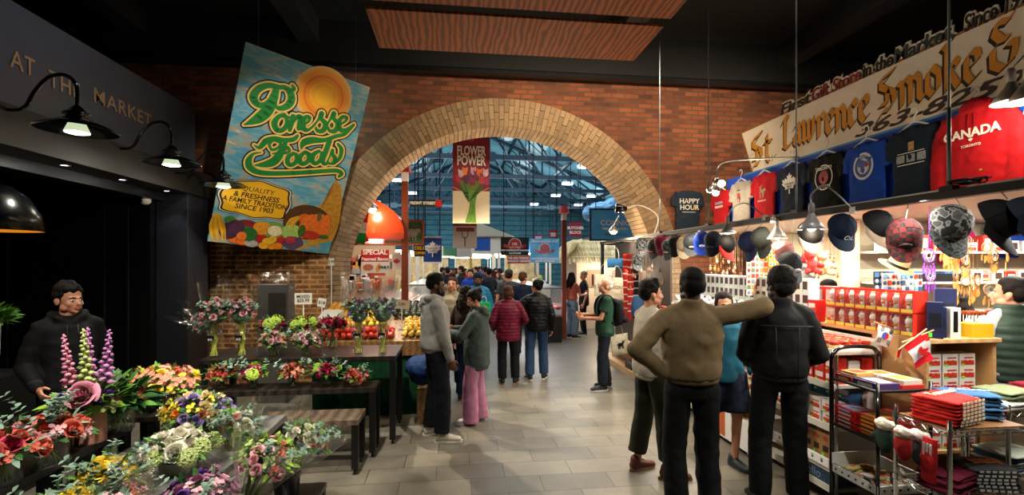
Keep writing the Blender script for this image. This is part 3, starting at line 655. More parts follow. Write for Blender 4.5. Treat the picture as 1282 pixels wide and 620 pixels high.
# ================================================================ RIGHT HAND BILLBOARD (white board over blue board, above the souvenir stall)
BX = 4.2; BY0, BY1 = 1.6, 7.02
mb = MB(); mb.b2(BX, BX+.06, BY0, BY1, 2.37, 3.2); bb = mb.build('blue_display_board', mat('blue_board', '#1450cc', .5, var=.08, vscale=2)); tag(bb, 'long royal blue board behind the row of hanging shirts', 'display board')
ws = thing('stall_sign_board', 'long cream sign board lettered St. Lawrence Smoke in gold blackletter', 'sign', M=face_left((BX-.02, 4.4, 3.5)))
mb = MB(); mb.b2(-2.6, 2.9, -.3, .31, -.03, 0); 
L_ = lambda px, py: (lambda q: (-(q.y-4.4), q.z-3.5))(onX(px, py, BX-.02))
a, b, = L_(928, 174), L_(942, 212)
mb = MB(); c = L_(1280, 10); d = L_(1280, 113)
top = a[1]; bot = b[1]
mb.prism([(b[0], -.3), (2.8, -.3), (2.8, .32), (a[0], .32)], -.03, 0); mb.build('board', mat('cream_board', '#e4d8c2', .55, var=.08, vscale=4), ws)
mb = MB(); brush(mb, [(b[0], -.3), (a[0], .32), (2.8, .32)], [.022]*3, .001, 1, smooth=False); mb.build('gold_edge', paint('gold_edge', '#8a5a1e'), ws)
mb = MB(); brush(mb, [(b[0]-.2, -.312), (2.8, -.312)], [.022]*2, .002, 1, smooth=False); mb.build('light_blue_edge', paint('lblue', '#3f8fc8'), ws)
GL = {'S': ([[(.62, .98), (.36, .9), (.1, .84), (.1, .64), (.3, .54), (.56, .42), (.6, .22), (.42, .03), (.2, .03), (.02, -.14)], [(.62, .98), (.3, .78)], [(.34, .5), (.34, .2), (.1, .2)]], .74),
 't': ([[(.15, .82), (.15, .12), (.3, .0), (.42, .1)], [(.0, .6), (.4, .6)]], .46), '.': ([[(.05, .05), (.13, .1)]], .3),
 'L': ([[(.17, .92), (.17, .1)], [(-.02, .8), (.16, .98), (.38, .9)], [(.08, .1), (.3, 0), (.64, .14)]], .68),
 'a': ([[(.08, .52), (.26, .62), (.38, .5), (.38, .1), (.5, .0)], [(.38, .36), (.1, .3), (.08, .1), (.22, 0), (.38, .14)]], .56),
 'w': ([[(-.02, .62), (.09, .52), (.09, .12), (.2, 0), (.35, .16)], [(.35, .6), (.35, .12), (.46, 0), (.62, .16), (.62, .62)]], .8),
 'r': ([[(.0, .55), (.12, .5), (.12, .0)], [(.12, .45), (.28, .62), (.42, .5)]], .46),
 'e': ([[(.12, .28), (.4, .42), (.36, .56), (.22, .62), (.08, .48), (.08, .15), (.22, 0), (.44, .12)]], .5),
 'n': ([[(-.02, .56), (.12, .5), (.12, .0)], [(.12, .45), (.28, .62), (.42, .5), (.42, .1), (.54, .0)]], .6),
 'c': ([[(.4, .5), (.24, .62), (.08, .48), (.08, .15), (.22, 0), (.42, .12)]], .48),
 'm': ([[(-.02, .56), (.12, .5), (.12, .0)], [(.12, .45), (.26, .62), (.4, .5), (.4, .0)], [(.4, .45), (.54, .62), (.68, .5), (.68, .1), (.8, .0)]], .86),
 'o': ([[(.22, .62), (.08, .48), (.08, .14), (.24, 0), (.42, .14), (.42, .46), (.22, .62)]], .54),
 'k': ([[(.02, .98), (.12, .9), (.12, .0)], [(.12, .3), (.32, .6), (.44, .5), (.26, .34)], [(.2, .34), (.42, .0), (.52, .08)]], .56),
 'E': ([[(.62, 1.0), (.5, .88), (.2, .92), (.1, .74), (.3, .56), (.5, .56)], [(.3, .56), (.06, .4), (.08, .12), (.32, 0), (.6, .12), (.68, .42), (.5, .46)]], .8)}
def blackletter(s, x0, x1, y, h, dy=0):
    tot = sum(.35 if ch == ' ' else GL[ch][1] for ch in s); k = (x1-x0)/(tot*h)
    for nm, dx, ddy, g, zz, mm in (('lettering_shadow', -.016, -.016, .004, .0015, paint('bl_shadow', '#1d130a')), ('lettering', 0, 0, 0, .004, paint('bl_gold', '#cc881c'))):
        m_ = MB(); x = x0
        for ch in s:
            if ch == ' ': x += .35*h*k; continue
            st, ad = GL[ch]; nib(m_, st, x+dx, y+ddy+dy*(x-x0), h, 42, .165, zz, g, 0, k); x += ad*h*k
        m_.build(nm, mm, ws)
xa = L_(941, 200)[0]; xb = L_(966, 190)[0]; xc = L_(1092, 130)[0]; xd = L_(1100, 130)[0]; xe = L_(1231, 90)[0]; xf = L_(1240, 60)[0]; xg = L_(1279, 60)[0]
blackletter('St.', xa, L_(975, 185)[0], -.22, .44); blackletter('Lawrence', L_(980, 180)[0], L_(1090, 140)[0], -.13, .41); blackletter('Smoke', xd, xe, -.11, .39); blackletter('E', xf, xg, -.1, .4)
KB = paint('board_brown', '#2a1a10')
for s_, p_, q_ in (('363-825', (1066, 168), (1250, 105)), ('2', (1256, 100), (1281, 90))):
    u, v_ = L_(*p_), L_(*q_)
    o = text(s_, .17, KB, ws, (u[0]+v_[0])/2, -.225, .004, .001, shear=.35, off=.004)
    w0 = max(q.co.x for q in o.data.vertices)-min(q.co.x for q in o.data.vertices); o.scale.x = abs(v_[0]-u[0])/w0
for s_, p_, q_, c_ in (('First', (977, 150), (1014, 138), '#221812'), ('Gift Store', (1016, 140), (1077, 112), '#7c1d18'), ('in the', (1080, 110), (1117, 95), '#221812'), ('Market,', (1120, 88), (1195, 62), '#2c3a38'), ('Since 19', (1207, 50), (1276, 20), '#221812')):
    u, v_ = L_(*p_), L_(*q_); wd_ = abs(v_[0]-u[0]); n_ = len(s_)
    for nm, off, zz, cc in (('raised_lettering_border', .022, -.012, '#e0d4b8'), ('raised_lettering', .001, .0, c_)):
        o = text(s_, .2, paint('rl'+cc[1:], cc), ws, (u[0]+v_[0])/2, .37, zz, .006, off=off, shear=.1, name=nm)
        w0 = max(q.co.x for q in o.data.vertices)-min(q.co.x for q in o.data.vertices); o.scale.x = (wd_+(.03 if off > .01 else 0))/w0
# ================================================================ SHIRTS on the blue board
def garment(w=.5, h=.66, sl=.2, th=.03, hood=False, long=False, seed=0):
    m = MB(); tp = .0
    prof = [(-h, w*.46, th), (-h*.9, w*.47, th), (-h*.6, w*.455, th*1.1), (-h*.3, w*.46, th*1.2), (-h*.12, w*.47, th*1.2), (-.03, w*.40, th), (0.0, w*.2, th*.8)]
    pts = [(0, p[0], 0) for p in prof]; m.tube(pts, [(p[1], p[2]) for p in prof], 28, up=(1, 0, 0))
    for s in (-1, 1):
        if long: path = [(s*w*.34, -.04, 0), (s*w*.5, -.22, 0), (s*w*.53, -.45, .01), (s*w*.5, -h*.97, .02)]; rr = [.08, .07, .06, .05]
        else: path = [(s*w*.32, -.05, 0), (s*(w*.5-.01), -.15, 0), (s*(w*.5+.015), -.27, .005)]; rr = [.08, .075, .065]
        m.tube(path, [(a, th*.8) for a in rr], 14, up=(1, .5*s, 0))
    if hood: m.tube([(0, -.02, .0), (0, .05, -.01), (0, .09, -.02)], [(.12, .05), (.11, .05), (.05, .03)], 14, up=(1, 0, 0))
    return remesh(m, .013, 2, .012, 7, True, seed)
GM = {}
def shirt(label, C, col, key, hood=False, long=False, w=.5, h=.66, rot=0, coll=None, art=None, extra=None, yaw=0):
    k = (hood, long, w, h)
    if k not in GM: GM[k] = garment(w, h, hood=hood, long=long, seed=len(GM))
    M = face_left(C) @ Matrix.Rotation(rot, 4, 'Z') if extra is None else extra
    t = thing('hanging_shirt' if not hood else 'hanging_hoodie', label, 'shirt' if not hood else 'hoodie', M=M, group='shirts on the blue board')
    me = GM[k].copy(); setmat(me, cloth(key, col, .12, fold=.35)); link('body', me, t)
    mb = MB(); Q = [(.085*cos(a)*(1 if not hood else 1.2), -.012+.055*sin(a), .026) for a in [pi+pi*i/10 for i in range(11)]]; mb.tube(Q, .008, 6); mb.build('collar', cloth(key+'c', coll or col, .1), t, smooth=True)
    if art: art(t)
    return t
def hanger(C, label, extra=None):
    t = thing('clothes_hanger', label, 'hanger', M=extra or face_left(C), group='white hangers')
    mb = MB(); mb.tube(smoothpath([(-.16, -.06, 0), (-.05, -.005, 0), (0, .01, 0), (.05, -.005, 0), (.16, -.06, 0)], 4), .008, 6); mb.cyl((-.16, -.06, 0), (.16, -.06, 0), .006, n=6); mb.build('shoulder_bar', WHT, t, smooth=True)
    mb = MB(); mb.tube(smoothpath([(0, .01, 0), (0, .06, 0), (.03, .09, 0), (.02, .13, 0), (-.015, .14, 0), (-.03, .11, 0)], 5), .006, 6); mb.build('hook', WHT, t, smooth=True)
def A_jays(t):
    mb = MB(); ring(mb, 0, -.24, .098, .12, .040, ry=1.15); disc(mb, 0, -.24, .1, .115, .039); mb.build('round_badge', paint('badge_white', '#d8dcde'), t)
    mb = MB(); ring(mb, 0, -.24, .07, .098, .0415, ry=1.15); mb.build('badge_ring', paint('badge_blue', '#1d3f8a'), t)
    mb = MB(); poly(mb, [(-.07, -.2), (-.02, -.17), (.04, -.2), (.07, -.19), (.02, -.24), (.0, -.3), (-.04, -.29), (-.01, -.25), (-.06, -.24)], .043); mb.build('bird_head', paint('badge_blue2', '#24509c'), t)
    mb = MB(); leafmark(mb, .045, -.24, .035, .044); mb.build('leaf', RED, t); text('TORONTO', .028, paint('badge_white', '#d8dcde'), t, 0, -.148, .044)
def A_rapt(t):
    mb = MB(); ring(mb, 0, -.26, .118, .13, .040, ry=1.1); mb.build('badge_ring', WHT, t)
    mb = MB(); disc(mb, 0, -.26, .068, .075, .040); mb.build('ball', paint('ball_red', '#b5202a'), t)
    mb = MB(); 
    for k in range(3): brush(mb, [(-.07+.02*k, -.3+.03*k), (0, -.25+.028*k), (.075, -.235+.02*k)], [.002, .01, .004], .042, 5)
    mb.build('claw_marks', BLK, t)
    for s_, y_, r_ in (('TORONTO', -.16, 0), ('RAPTORS', -.365, 0)): text(s_, .052, WHT, t, 0, y_, .042, off=.001, sx=.9)
def A_leaf(t):
    mb = MB(); leafmark(mb, 0, -.25, .15, .042); mb.build('maple_leaf', WHT, t); text('TORONTO\nMAPLE\nLEAFS', .034, paint('navy_txt', '#101c3a'), t, 0, -.27, .045)
def A_canada(t):
    text('CANADA', .1, WHT, t, 0, -.19, .046, off=.003); text('TORONTO', .03, WHT, t, 0, -.29, .046); mb = MB(); leafmark(mb, 0, -.245, .02, .046); mb.build('maple_leaf', WHT, t)
    mb = MB(); [mb.tube([(s*.02, -.03, .04), (s*.025, -.15, .046)], .003, 5) for s in (-1, 1)]; mb.build('drawstring', cloth('ds', '#8a1018'), t)
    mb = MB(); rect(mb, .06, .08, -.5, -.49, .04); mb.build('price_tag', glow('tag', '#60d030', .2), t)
def A_moose(t):
    mb = MB(); disc(mb, 0, -.26, .05, .04, .04); disc(mb, -.03, -.2, .02, .025, .04); disc(mb, .05, -.23, .03, .02, .04); brush(mb, [(-.06, -.17), (-.03, -.19), (0, -.16)], [.012]*3, .04); rect(mb, -.04, -.02, -.33, -.27, .04); rect(mb, .02, .04, -.33, -.27, .04); mb.build('moose_print', paint('moose', '#8a7448'), t)
    text('CANADA, EH', .03, WHT, t, 0, -.37, .042)
def A_grey(t):
    mb = MB(); disc(mb, 0, -.25, .045, .06, .04); mb.build('print_face', paint('prt', '#7d4038', var=.4, vscale=60), t); mb = MB(); disc(mb, 0, -.19, .045, .02, .042); mb.build('print_hat', paint('prt2', '#b03028'), t); text('CANADA', .022, BLK, t, 0, -.13, .042)
def A_dark(t):
    mb = MB(); rect(mb, -.025, .03, -.22, -.14, .04); mb.build('print_bottle', paint('prt3', '#a88a50', var=.4, vscale=50), t)
    mb = MB(); [rect(mb, -.14+.1*k, -.06+.1*k, -.32, -.25, .04) for k in range(3)]; mb.build('print_icons', paint('prt4', '#8a9496', var=.5, vscale=90), t)
    m = MB(); rect(m, -.13, .13, -.238, -.232, .042); rect(m, -.13, .13, -.345, -.338, .042); m.build('print_line_pattern', WHT, t)
def A_red0(t): text('CANADA', .05, paint('blue_txt', '#9fb4d8'), t, 0, -.2, .042, off=.002); text('TORONTO', .045, WHT, t, 0, -.26, .042, off=.002)
def A_happy(t): text('HAPPY\nHOUR', .12, WHT, t, .01, -.24, .042, off=.002); m = MB(); rect(m, -.12, .12, -.375, -.367, .042); m.build('print_line', WHT, t); m = MB(); disc(m, .1, -.3, .022, z=.045); m.build('print_dot', YEL, t)
SH = [(903, 2.98, 'red t-shirt with a small blue and white print, farthest shirt on the blue board', '#a3141c', 'sh0', A_red0, '#7a0f14'), (928, 3.03, 'pale grey t-shirt with a small face in a hat printed on it', '#a9a39a', 'sh1', A_grey, None),
      (957, 3.05, 'red t-shirt printed with a brown moose', '#ab121e', 'sh2', A_moose, None), (992, 3.06, 'navy t-shirt with a large white maple leaf', '#111b30', 'sh3', A_leaf, None),
      (1035, 3.06, 'black t-shirt with a round red basketball badge', '#0c0c0d', 'sh4', A_rapt, None), (1085, 3.06, 'royal blue t-shirt with a round blue bird badge', '#123f9c', 'sh5', A_jays, None),
      (1145, 3.08, 'dark navy t-shirt with three small grey icons in a row', '#0f1c2a', 'sh6', A_dark, None)]
for px_, zc, lb, c_, k_, art, cc in SH:
    y_ = onX(px_, 200, BX-.06).y; zc += .065; shirt(lb, (BX-.06, y_, zc), c_, k_, art=art, coll=cc, w=.46, h=.68); hanger((BX-.065, y_, zc+.03), 'white hanger holding the '+' '.join(lb.split(',')[0].split()[:11]))
y_ = onX(1224, 200, BX-.06).y; shirt('red hooded sweatshirt reading CANADA in white', (BX-.08, y_, 3.13), '#a8101a', 'sh7', hood=True, long=True, w=.56, h=.72, art=A_canada); hanger((BX-.085, y_, 3.17), 'white plastic hanger holding the red hooded sweatshirt')
shirt('white sweatshirt at the near end of the blue board', (BX-.06, 2.78, 3.05), '#c9c6c4', 'sh8', long=True, w=.56, h=.72)
o = shirt('navy t-shirt reading HAPPY HOUR hung flat on the red brick wall', (0, 0, 0), '#24303f', 'sh9', art=A_happy, w=.46, h=.72, extra=face_front(tuple(onY(861, 239, WY-.05)))); o['group'] = 'shirts on the brick wall'; del o['group']
# ================================================================ PEOPLE
def ik(a, b, l1, l2, pole):
    a = V(a); b = V(b); d = b-a; L = min(d.length, (l1+l2)*.998); d = d.normalized(); b = a+d*L
    x = (l1*l1-l2*l2+L*L)/(2*L); hgt = sqrt(max(l1*l1-x*x, 0)); p = V(pole); p = (p-d*p.dot(d)).normalized()
    return a+d*x+p*hgt, b
def hand(mb, W, d, n, side, curl=.35, k=1.):
    """W wrist, d finger direction, n palm normal, side = +1 right hand"""
    d = V(d).normalized(); n = V(n); n = (n-d*n.dot(d)).normalized(); s = d.cross(n)*side; W = V(W)   # s points to the thumb side
    mb.tube([W-d*.01, W+d*.03, W+d*.07, W+d*.092], [(.026, .017), (.036, .015), (.041, .014), (.036, .011)], 10, up=s)
    for i, (o, L) in enumerate(((.029, .074), (.0095, .083), (-.0105, .077), (-.029, .06))):
        p = W+d*(.088-.004*abs(i-1))+s*o; a = 0; c = curl*(1+.12*i)
        for j, f in enumerate((.45, .31, .24)):
            a += c*(.9, 1.1, .8)[j]; q = p+(d*cos(a)+n*sin(a))*L*f; mb.capsule(p, q, .0095-.0008*j, .0088-.0009*j, 8); p = q
    p = W+d*.022+s*.022+n*.004; q = p+(d*.6+s*.62+n*.4).normalized()*.045; mb.capsule(p, q, .0145, .0115, 8)
    r = q+(d*.92+s*.1+n*.35*(1+curl)).normalized()*.033; mb.capsule(q, r, .011, .009, 8)
def headmb(mb, far=False, nose=1., fem=False):
    mb.ell((0, -.012, .105), (.075, .093, .096), 20, 14); mb.ell((0, .03, .05), (.056 if not fem else .053, .06, .082), 18, 12)
    mb.ell((0, .055, -.008), (.03 if not fem else .024, .028, .022)); mb.ell((0, .072, -.018), (.017, .014, .014))
    mb.capsule((0, .083, .078), (0, .102*nose+.002, .042), .008, .0125, 10); mb.ell((0, .09, .036), (.017, .012, .009))
    mb.ell((0, .072, .088), (.048, .02, .011)); 
    for s in (-1, 1): mb.ell((s*.036, .055, .043), (.022, .026, .026)); mb.ell((s*.076, -.008, .06), (.01, .019, .031)); mb.ell((s*.082, -.016, .066), (.007, .013, .022)); mb.ell((s*.052, .02, .01), (.018, .034, .024))
    mb.ell((0, .082, .016), (.023, .013, .0065)); mb.ell((0, .08, .005), (.02, .013, .0075))
SKIN = {'light': ('#c68e70', '#b87a5c'), 'tan': ('#a8704e', '#96603f'), 'brown': ('#6b4229', '#5a3520'), 'dark': ('#3f271a', '#331f14')}
def skinmat(k):
    a, b = SKIN[k]; return mat('skin_'+k, a, .5, col2=b, vscale=9, bump=.08, bscale=90)
def hairmesh(style, sd=0):
    m = MB(); ds, dsc, vx = .004, 30, .008
    if style in ('short', 'fringe', 'wavy', 'bald', 'bun', 'long', 'curly', 'ponytail', 'capback'):
        if style == 'bald': m.ell((0, -.045, .095), (.078, .068, .062)); m.ell((0, -.03, .14), (.07, .078, .062)); ds = .002
        else: m.ell((0, -.017, .150), (.083, .092, .066), 20, 12); m.ell((0, -.05, .1), (.079, .066, .083), 20, 12)
        if style != 'bald':
            for s in (-1, 1): m.ell((s*.066, .0, .115), (.019, .04, .035)); m.capsule((s*.073, .018, .1), (s*.073, .02, .07), .01, .006)
    if style == 'fringe':
        random.seed(sd)
        for k in range(13): a = -1.1+2.2*k/12; m.capsule((.05*sin(a), .03, .2), (.078*sin(a), .075*cos(a)+.008, .147+random.uniform(-.012, .012)), .022, .010)
        ds = .006
    if style == 'wavy':
        random.seed(sd)
        for k in range(26): a = random.uniform(-pi, pi); m.capsule((.03*sin(a), .03*cos(a)-.02, .205), (.085*sin(a), .085*cos(a)-.015, .16+random.uniform(-.03, .02) if cos(a) > .2 else .1), .022, .012)
        ds = .007
    if style == 'afro': m.ell((0, -.018, .135), (.094, .103, .098), 20, 14); m.ell((0, -.05, .08), (.083, .068, .075)); ds, dsc = .0045, 55; [m.ell((s*.072, .0, .1), (.02, .038, .045)) for s in (-1, 1)]
    if style == 'buzz': m.ell((0, -.014, .142), (.081, .095, .073), 20, 14); m.ell((0, -.045, .095), (.079, .068, .075)); ds = .001; [m.ell((s*.07, .0, .1), (.012, .034, .042)) for s in (-1, 1)]
    if style == 'bun': m.ell((0, -.1, .155), (.045, .045, .045)); ds = .005; [m.ell((s*.072, -.01, .09), (.016, .035, .05)) for s in (-1, 1)]
    if style == 'bob': m.ell((0, -.015, .148), (.088, .1, .074)); m.ell((0, -.035, .08), (.092, .08, .1)); m.ell((0, -.04, .01), (.085, .06, .05)); ds = .006; [m.ell((s*.078, .01, .08), (.02, .045, .07)) for s in (-1, 1)]
    if style in ('long', 'curly'):
        random.seed(sd)
        for k in range(20):
            a = -pi*.78+pi*1.56*k/19; x0, y0 = .07*sin(a), -.07*cos(a)-.01; L = random.uniform(.24, .34) if style == 'long' else random.uniform(.2, .32)
            if cos(a) < -.35: L *= .75
            m.tube(smoothpath([(x0*.9, y0*.8, .14), (x0*1.3, y0*1.2-.01, .04), (x0*1.45+random.uniform(-.02, .02), y0*1.35-.025, -.06), (x0*1.5+random.uniform(-.03, .03), y0*1.2-.03, .1-L)], 3), [.028]*9+[.012], 8)
        ds, dsc = (.007, 24) if style == 'long' else (.016, 26)
    if style == 'beanie': m.ell((0, -.018, .155), (.09, .1, .078)); m.tube([(0, -.015, .12), (0, -.013, .165)], [(.088, .1), (.09, .102)], 24, up=(1, 0, 0)); ds = .001
    if style == 'cap':
        m.ell((0, -.018, .150), (.088, .1, .07)); m.tube([(0, -.018, .125), (0, -.018, .16)], [(.087, .1), (.087, .1)], 24, up=(1, 0, 0)); ds = 0
        m.tube([(0, .05, .135), (0, .11, .128), (0, .15, .115)], [(.075, .007), (.068, .006), (.04, .005)], 14, up=(1, 0, 0))
    return remesh(m, vx, 2, ds, dsc, False, sd)
def person(label, loc, yaw, h=1.75, skin='tan', hair='short', haircol='#0d0a08', hat=None, hatcol='#111111', head=(0, 0, 0), beard=None,
           top='jacket', topcol='#444444', tw=1., hem=.92, sleeve='long', bottom='pants', botcol='#15161a', bw=1., botlen=.1, shoe='#111111', sole='#d8d4c8',
           armL=None, armR=None, poleL=(-.4, -1, -.3), poleR=(.4, -1, -.3), curl=(.4, .4), handdirL=None, handdirR=None, palmL=None, palmR=None, feet=((-.11, 0, 8), (.11, 0, -8)), lean=(0, 0), lod=0, sh=1., key=None, glasses=False, extra=None, group=None, fold=1., collar=True):
    """x to the person's right, +y where they face; all sizes for 1.75 m then scaled"""
    random.seed(hash(label) % 1000 if False else len(label)*7+int(h*100)); K = h/1.77; tw = 1+(tw-1)*.6; sd = len(label)
    t = thing('person', label, 'person', loc, yaw, group); t.scale = (K, K, K)
    lx, ly = lean
    sp = lambda x, y, z: V((x+lx*(z-.9), y+ly*(z-.9), z))
    SHL, SHR = sp(-.172*sh, -.01, 1.405), sp(.172*sh, -.01, 1.405)
    HIPL, HIPR = V((-.092, 0, .93)), V((.092, 0, .93))
    WL = sp(*(armL or (-.27, .03, .87))); WR = sp(*(armR or (.27, .03, .87)))
    EL, WL = ik(SHL, WL, .295, .265, poleL); ER, WR = ik(SHR, WR, .295, .265, poleR)
    vb = (.0062, .008, .014)[lod]; vc = (.011, .014, .022)[lod]
    HP = sp(0, .005, 1.535); hy, hpit, hrol = [radians(a) for a in head]
    HM = Matrix.Translation(HP) @ Matrix.Rotation(hy, 4, 'Z') @ Matrix.Rotation(-hpit, 4, 'X') @ Matrix.Rotation(hrol, 4, 'Y')
    fem = hair in ('long', 'curly', 'bob', 'bun')
    # --- body: one continuous skin
    b = MB(); b.M = HM; headmb(b, fem=fem); b.M = Matrix.Identity(4)
    b.capsule(sp(0, -.015, 1.40), HM @ V((0, -.005, .03)), .056 if not fem else .047, .053 if not fem else .043, 14)
    b.tube([V((0, 0, .86)), V((0, 0, .95)), sp(0, 0, 1.1), sp(0, 0, 1.28), sp(0, -.005, 1.4), sp(0, -.01, 1.46)], [(.13, .085), (.15, .1), (.125*sh, .085), (.15*sh, .1), (.15*sh, .085), (.07, .05)], 20, up=(1, 0, 0))
    for s_, e_, w_, sd_ in ((SHL, EL, WL, -1), (SHR, ER, WR, 1)): b.capsule(s_, e_, .044, .034); b.capsule(e_, w_, .034, .026)
    ft = []
    for (fx, fy, fa), hp, s in ((feet[0], HIPL, -1), (feet[1], HIPR, 1)):
        ank = V((fx, fy-.0, .085)); kn, ank = ik(hp, ank, .425, .425, (s*.1+sin(radians(-fa))*.5, 1, 0)); ft.append((kn, ank, fa, V((fx, fy, 0))))
        b.capsule(hp, kn, .082, .053, 14); b.capsule(kn, ank+V((0, 0, .02)), .05, .034, 12); b.ell(kn+(ank-kn)*.32+V((0, -.018, 0)), (.042, .045, .11))
        R = Matrix.Rotation(radians(fa), 3, 'Z'); b.capsule(ank+V((0, 0, -.03)), ank+R @ V((0, .11, -.055)), .034, .024, 10)
    for w_, e_, sd_, cu, hd, pn in ((WL, EL, -1, curl[0], handdirL, palmL), (WR, ER, 1, curl[1], handdirR, palmR)):
        d = V(hd) if hd else (w_-e_).normalized(); n = V(pn) if pn else V((-sd_, .15, 0))
        if abs(d.normalized().dot(n.normalized())) > .95: n = V((0, 0, -1))
        hand(b, w_, d, n, sd_, cu)
    me = remesh(b, vb, 2 if lod < 2 else 1); setmat(me, skinmat(skin)); body = link('body', me, t)
    hm = lambda nm, me_, *ms: link(nm, setmat(me_, *ms), t)
    # --- face
    if lod < 2 and True:
        eb = MB(); eb.M = HM
        for s in (-1, 1): eb.ell((s*.030, .0795, .0685), (.0135, .009, .0075), 12, 8)
        eb.build('eyes_white' if False else 'eye', mat('eye_white', '#d8d0c8', .25), t, smooth=True)
        eb = MB(); eb.M = HM
        for s in (-1, 1): eb.ell((s*.030, .0862, .0685), (.0062, .004, .0065), 10, 6)
        eb.build('iris', mat('iris', '#1a0e08', .2), t, smooth=True)
        eb = MB(); eb.M = HM
        for s in (-1, 1): eb.tube([(s*.014, .0925, .088), (s*.03, .0925, .094), (s*.048, .08, .089)], [.0035, .0042, .002], 6)
        eb.build('eyebrow', mat('hair_'+haircol, haircol, .7), t, smooth=True)
        eb = MB(); eb.M = HM; eb.ell((0, .0905, .0162), (.0215, .0065, .0048), 12, 6); eb.ell((0, .0888, .0058), (.0185, .0065, .006), 12, 6)
        eb.build('lips', mat('lips_'+skin, {'light': '#a85a4c', 'tan': '#8a4a3c', 'brown': '#5a2c22', 'dark': '#3a1c16'}[skin], .45), t, smooth=True)
    hmat = mat('hair_'+haircol, haircol, .85, var=.35, vscale=50, bump=1., bscale=110); hmat.node_tree.nodes['Principled BSDF'].inputs['Specular IOR Level'].default_value = .18
    if hair: o = hm('hair', hairmesh(hair, sd), hmat); o.matrix_local = HM
    if hat: o = hm(hat, hairmesh(hat, sd), cloth('hat'+hatcol[1:], hatcol)); o.matrix_local = HM
    if beard:
        m = MB(); m.ell((0, .04, .004), (.062, .058, .04)); m.ell((0, .068, -.016), (.035, .03, .03))
        for s in (-1, 1): m.capsule((s*.07, .012, .06), (s*.06, .03, .0), .012, .02)
        m.ell((0, .093, .026), (.024, .008, .006)); o = hm('beard', remesh(m, .006, 2, .002, 60), mat('hair_'+beard, beard, .7, bump=.8, bscale=150)); o.matrix_local = HM
    # --- top
    key = key or topcol[1:]
    if top:
        c = MB(); g = {'tshirt': .012, 'shirt': .014, 'hoodie': .03, 'jacket': .03, 'puffer': .042, 'vest': .034, 'tank': .008, 'sweatshirt': .024}[top]*tw
        hw = .155+g
        lo = max(hw, .185+.006*bw) if hem < .9 else hw; ld = max(.126+g, .14) if hem < .9 else .126+g
        c.tube([V((0, 0, hem)), V((0, .0, hem+.05)), V((0, 0, max(hem+.08, .98))), sp(0, 0, 1.12), sp(0, 0, 1.28), sp(0, -.005, 1.39), sp(0, -.012, 1.455), sp(0, -.012, 1.49)],
               [(lo-.005, ld-.006), (lo+.006, ld), (max(hw+.005, lo-.01), ld), ((.145+g)*sh**.5, .115+g), ((.16+g*.8)*sh, .118+g*.9), ((.155+g*.4)*sh, .105+g*.6), (.10*sh, .072+g*.25), (.064, .058)], 28, up=(1, 0, 0))
        sg = min(g*.6, .027)
        for S_, E_, W_, s in ((SHL, EL, WL, -1), (SHR, ER, WR, 1)):
            if sleeve == 'none': c.capsule(S_+V((-s*.04, 0, .0)), S_+V((0, 0, .01)), .05, .048+g); continue
            if sleeve == 'short': e = S_+(E_-S_)*.62; c.capsule(S_+V((-s*.03, 0, .0)), S_, .055+g, .056+sg); c.tube([S_, e], [.056+sg, .058+sg*1.3], 14); continue
            w = E_+(W_-E_)*(.94)
            ss = .053+min(sg, .03)*.7; c.capsule(S_+V((-s*.03, 0, .0)), S_+(E_-S_)*.3, ss, .05+sg*.7); c.capsule(S_+(E_-S_)*.3, E_, .05+sg*.7, .043+sg); c.capsule(E_, w, .043+sg, .031+sg*.7); c.capsule(S_, sp(s*.06, -.015, 1.475), ss*.8, .035)
        if top == 'hoodie': c.tube([sp(0, .085, 1.43), sp(-.07, .045, 1.47), sp(-.095, -.03, 1.495), sp(-.075, -.095, 1.48), sp(0, -.12, 1.455), sp(.075, -.095, 1.48), sp(.095, -.03, 1.495), sp(.07, .045, 1.47), sp(0, .085, 1.43)], [.02, .026, .032, .038, .043, .038, .032, .026, .02], 10); c.tube([sp(-.07, -.115, 1.45), sp(0, -.135, 1.40), sp(.07, -.115, 1.45)], [.03, .038, .03], 10); c.ell(sp(0, -.115, 1.37), (.09, .035, .06))
        if top in ('jacket', 'puffer', 'vest') and collar: c.tube([sp(0, -.01, 1.46), sp(0, -.012, 1.525)], [(.082, .078), (.074, .072)], 20, up=(1, 0, 0))
        fn = None
        if top in ('puffer', 'vest'):
            def fn(p, q, A=.0065): return p+q*A*(abs(sin(p.z*pi/.058))-.5) if True else p
        me = remesh(c, vc, 3, .008*fold if lod < 2 else .004, 6.5, True, sd, fn)
        mt = cloth(key, topcol, .1, .8 if top not in ('puffer',) else .45, fold=.5) if not isinstance(topcol, bpy.types.Material) else topcol
        link({'tshirt': 't_shirt', 'shirt': 'shirt', 'tank': 'tank_top'}.get(top, top), setmat(me, mt), t)
        if lod < 2 and top in ('hoodie', 'sweatshirt', 'jacket'):
            r = MB(); n = 26; r.tube([V((0, 0, hem-.035)), V((0, 0, hem-.02)), V((0, 0, hem+.03))], [(lo-.022, ld-.022), (lo-.012, ld-.014), (lo-.002, ld-.005)], n, up=(1, 0, 0)); r.build('waistband', mat('rib_'+key, topcol, .9, bump=.6, bscale=220), t, smooth=True)
            if sleeve == 'long':
                for E_, W_ in ((EL, WL), (ER, WR)): r = MB(); d = (W_-E_).normalized(); r.tube([W_-d*.06, W_-d*.005], [.033+g*.4, .031+g*.2], 14); r.build('cuff', mat('rib_'+key, topcol, .9, bump=.6, bscale=220), t, smooth=True)
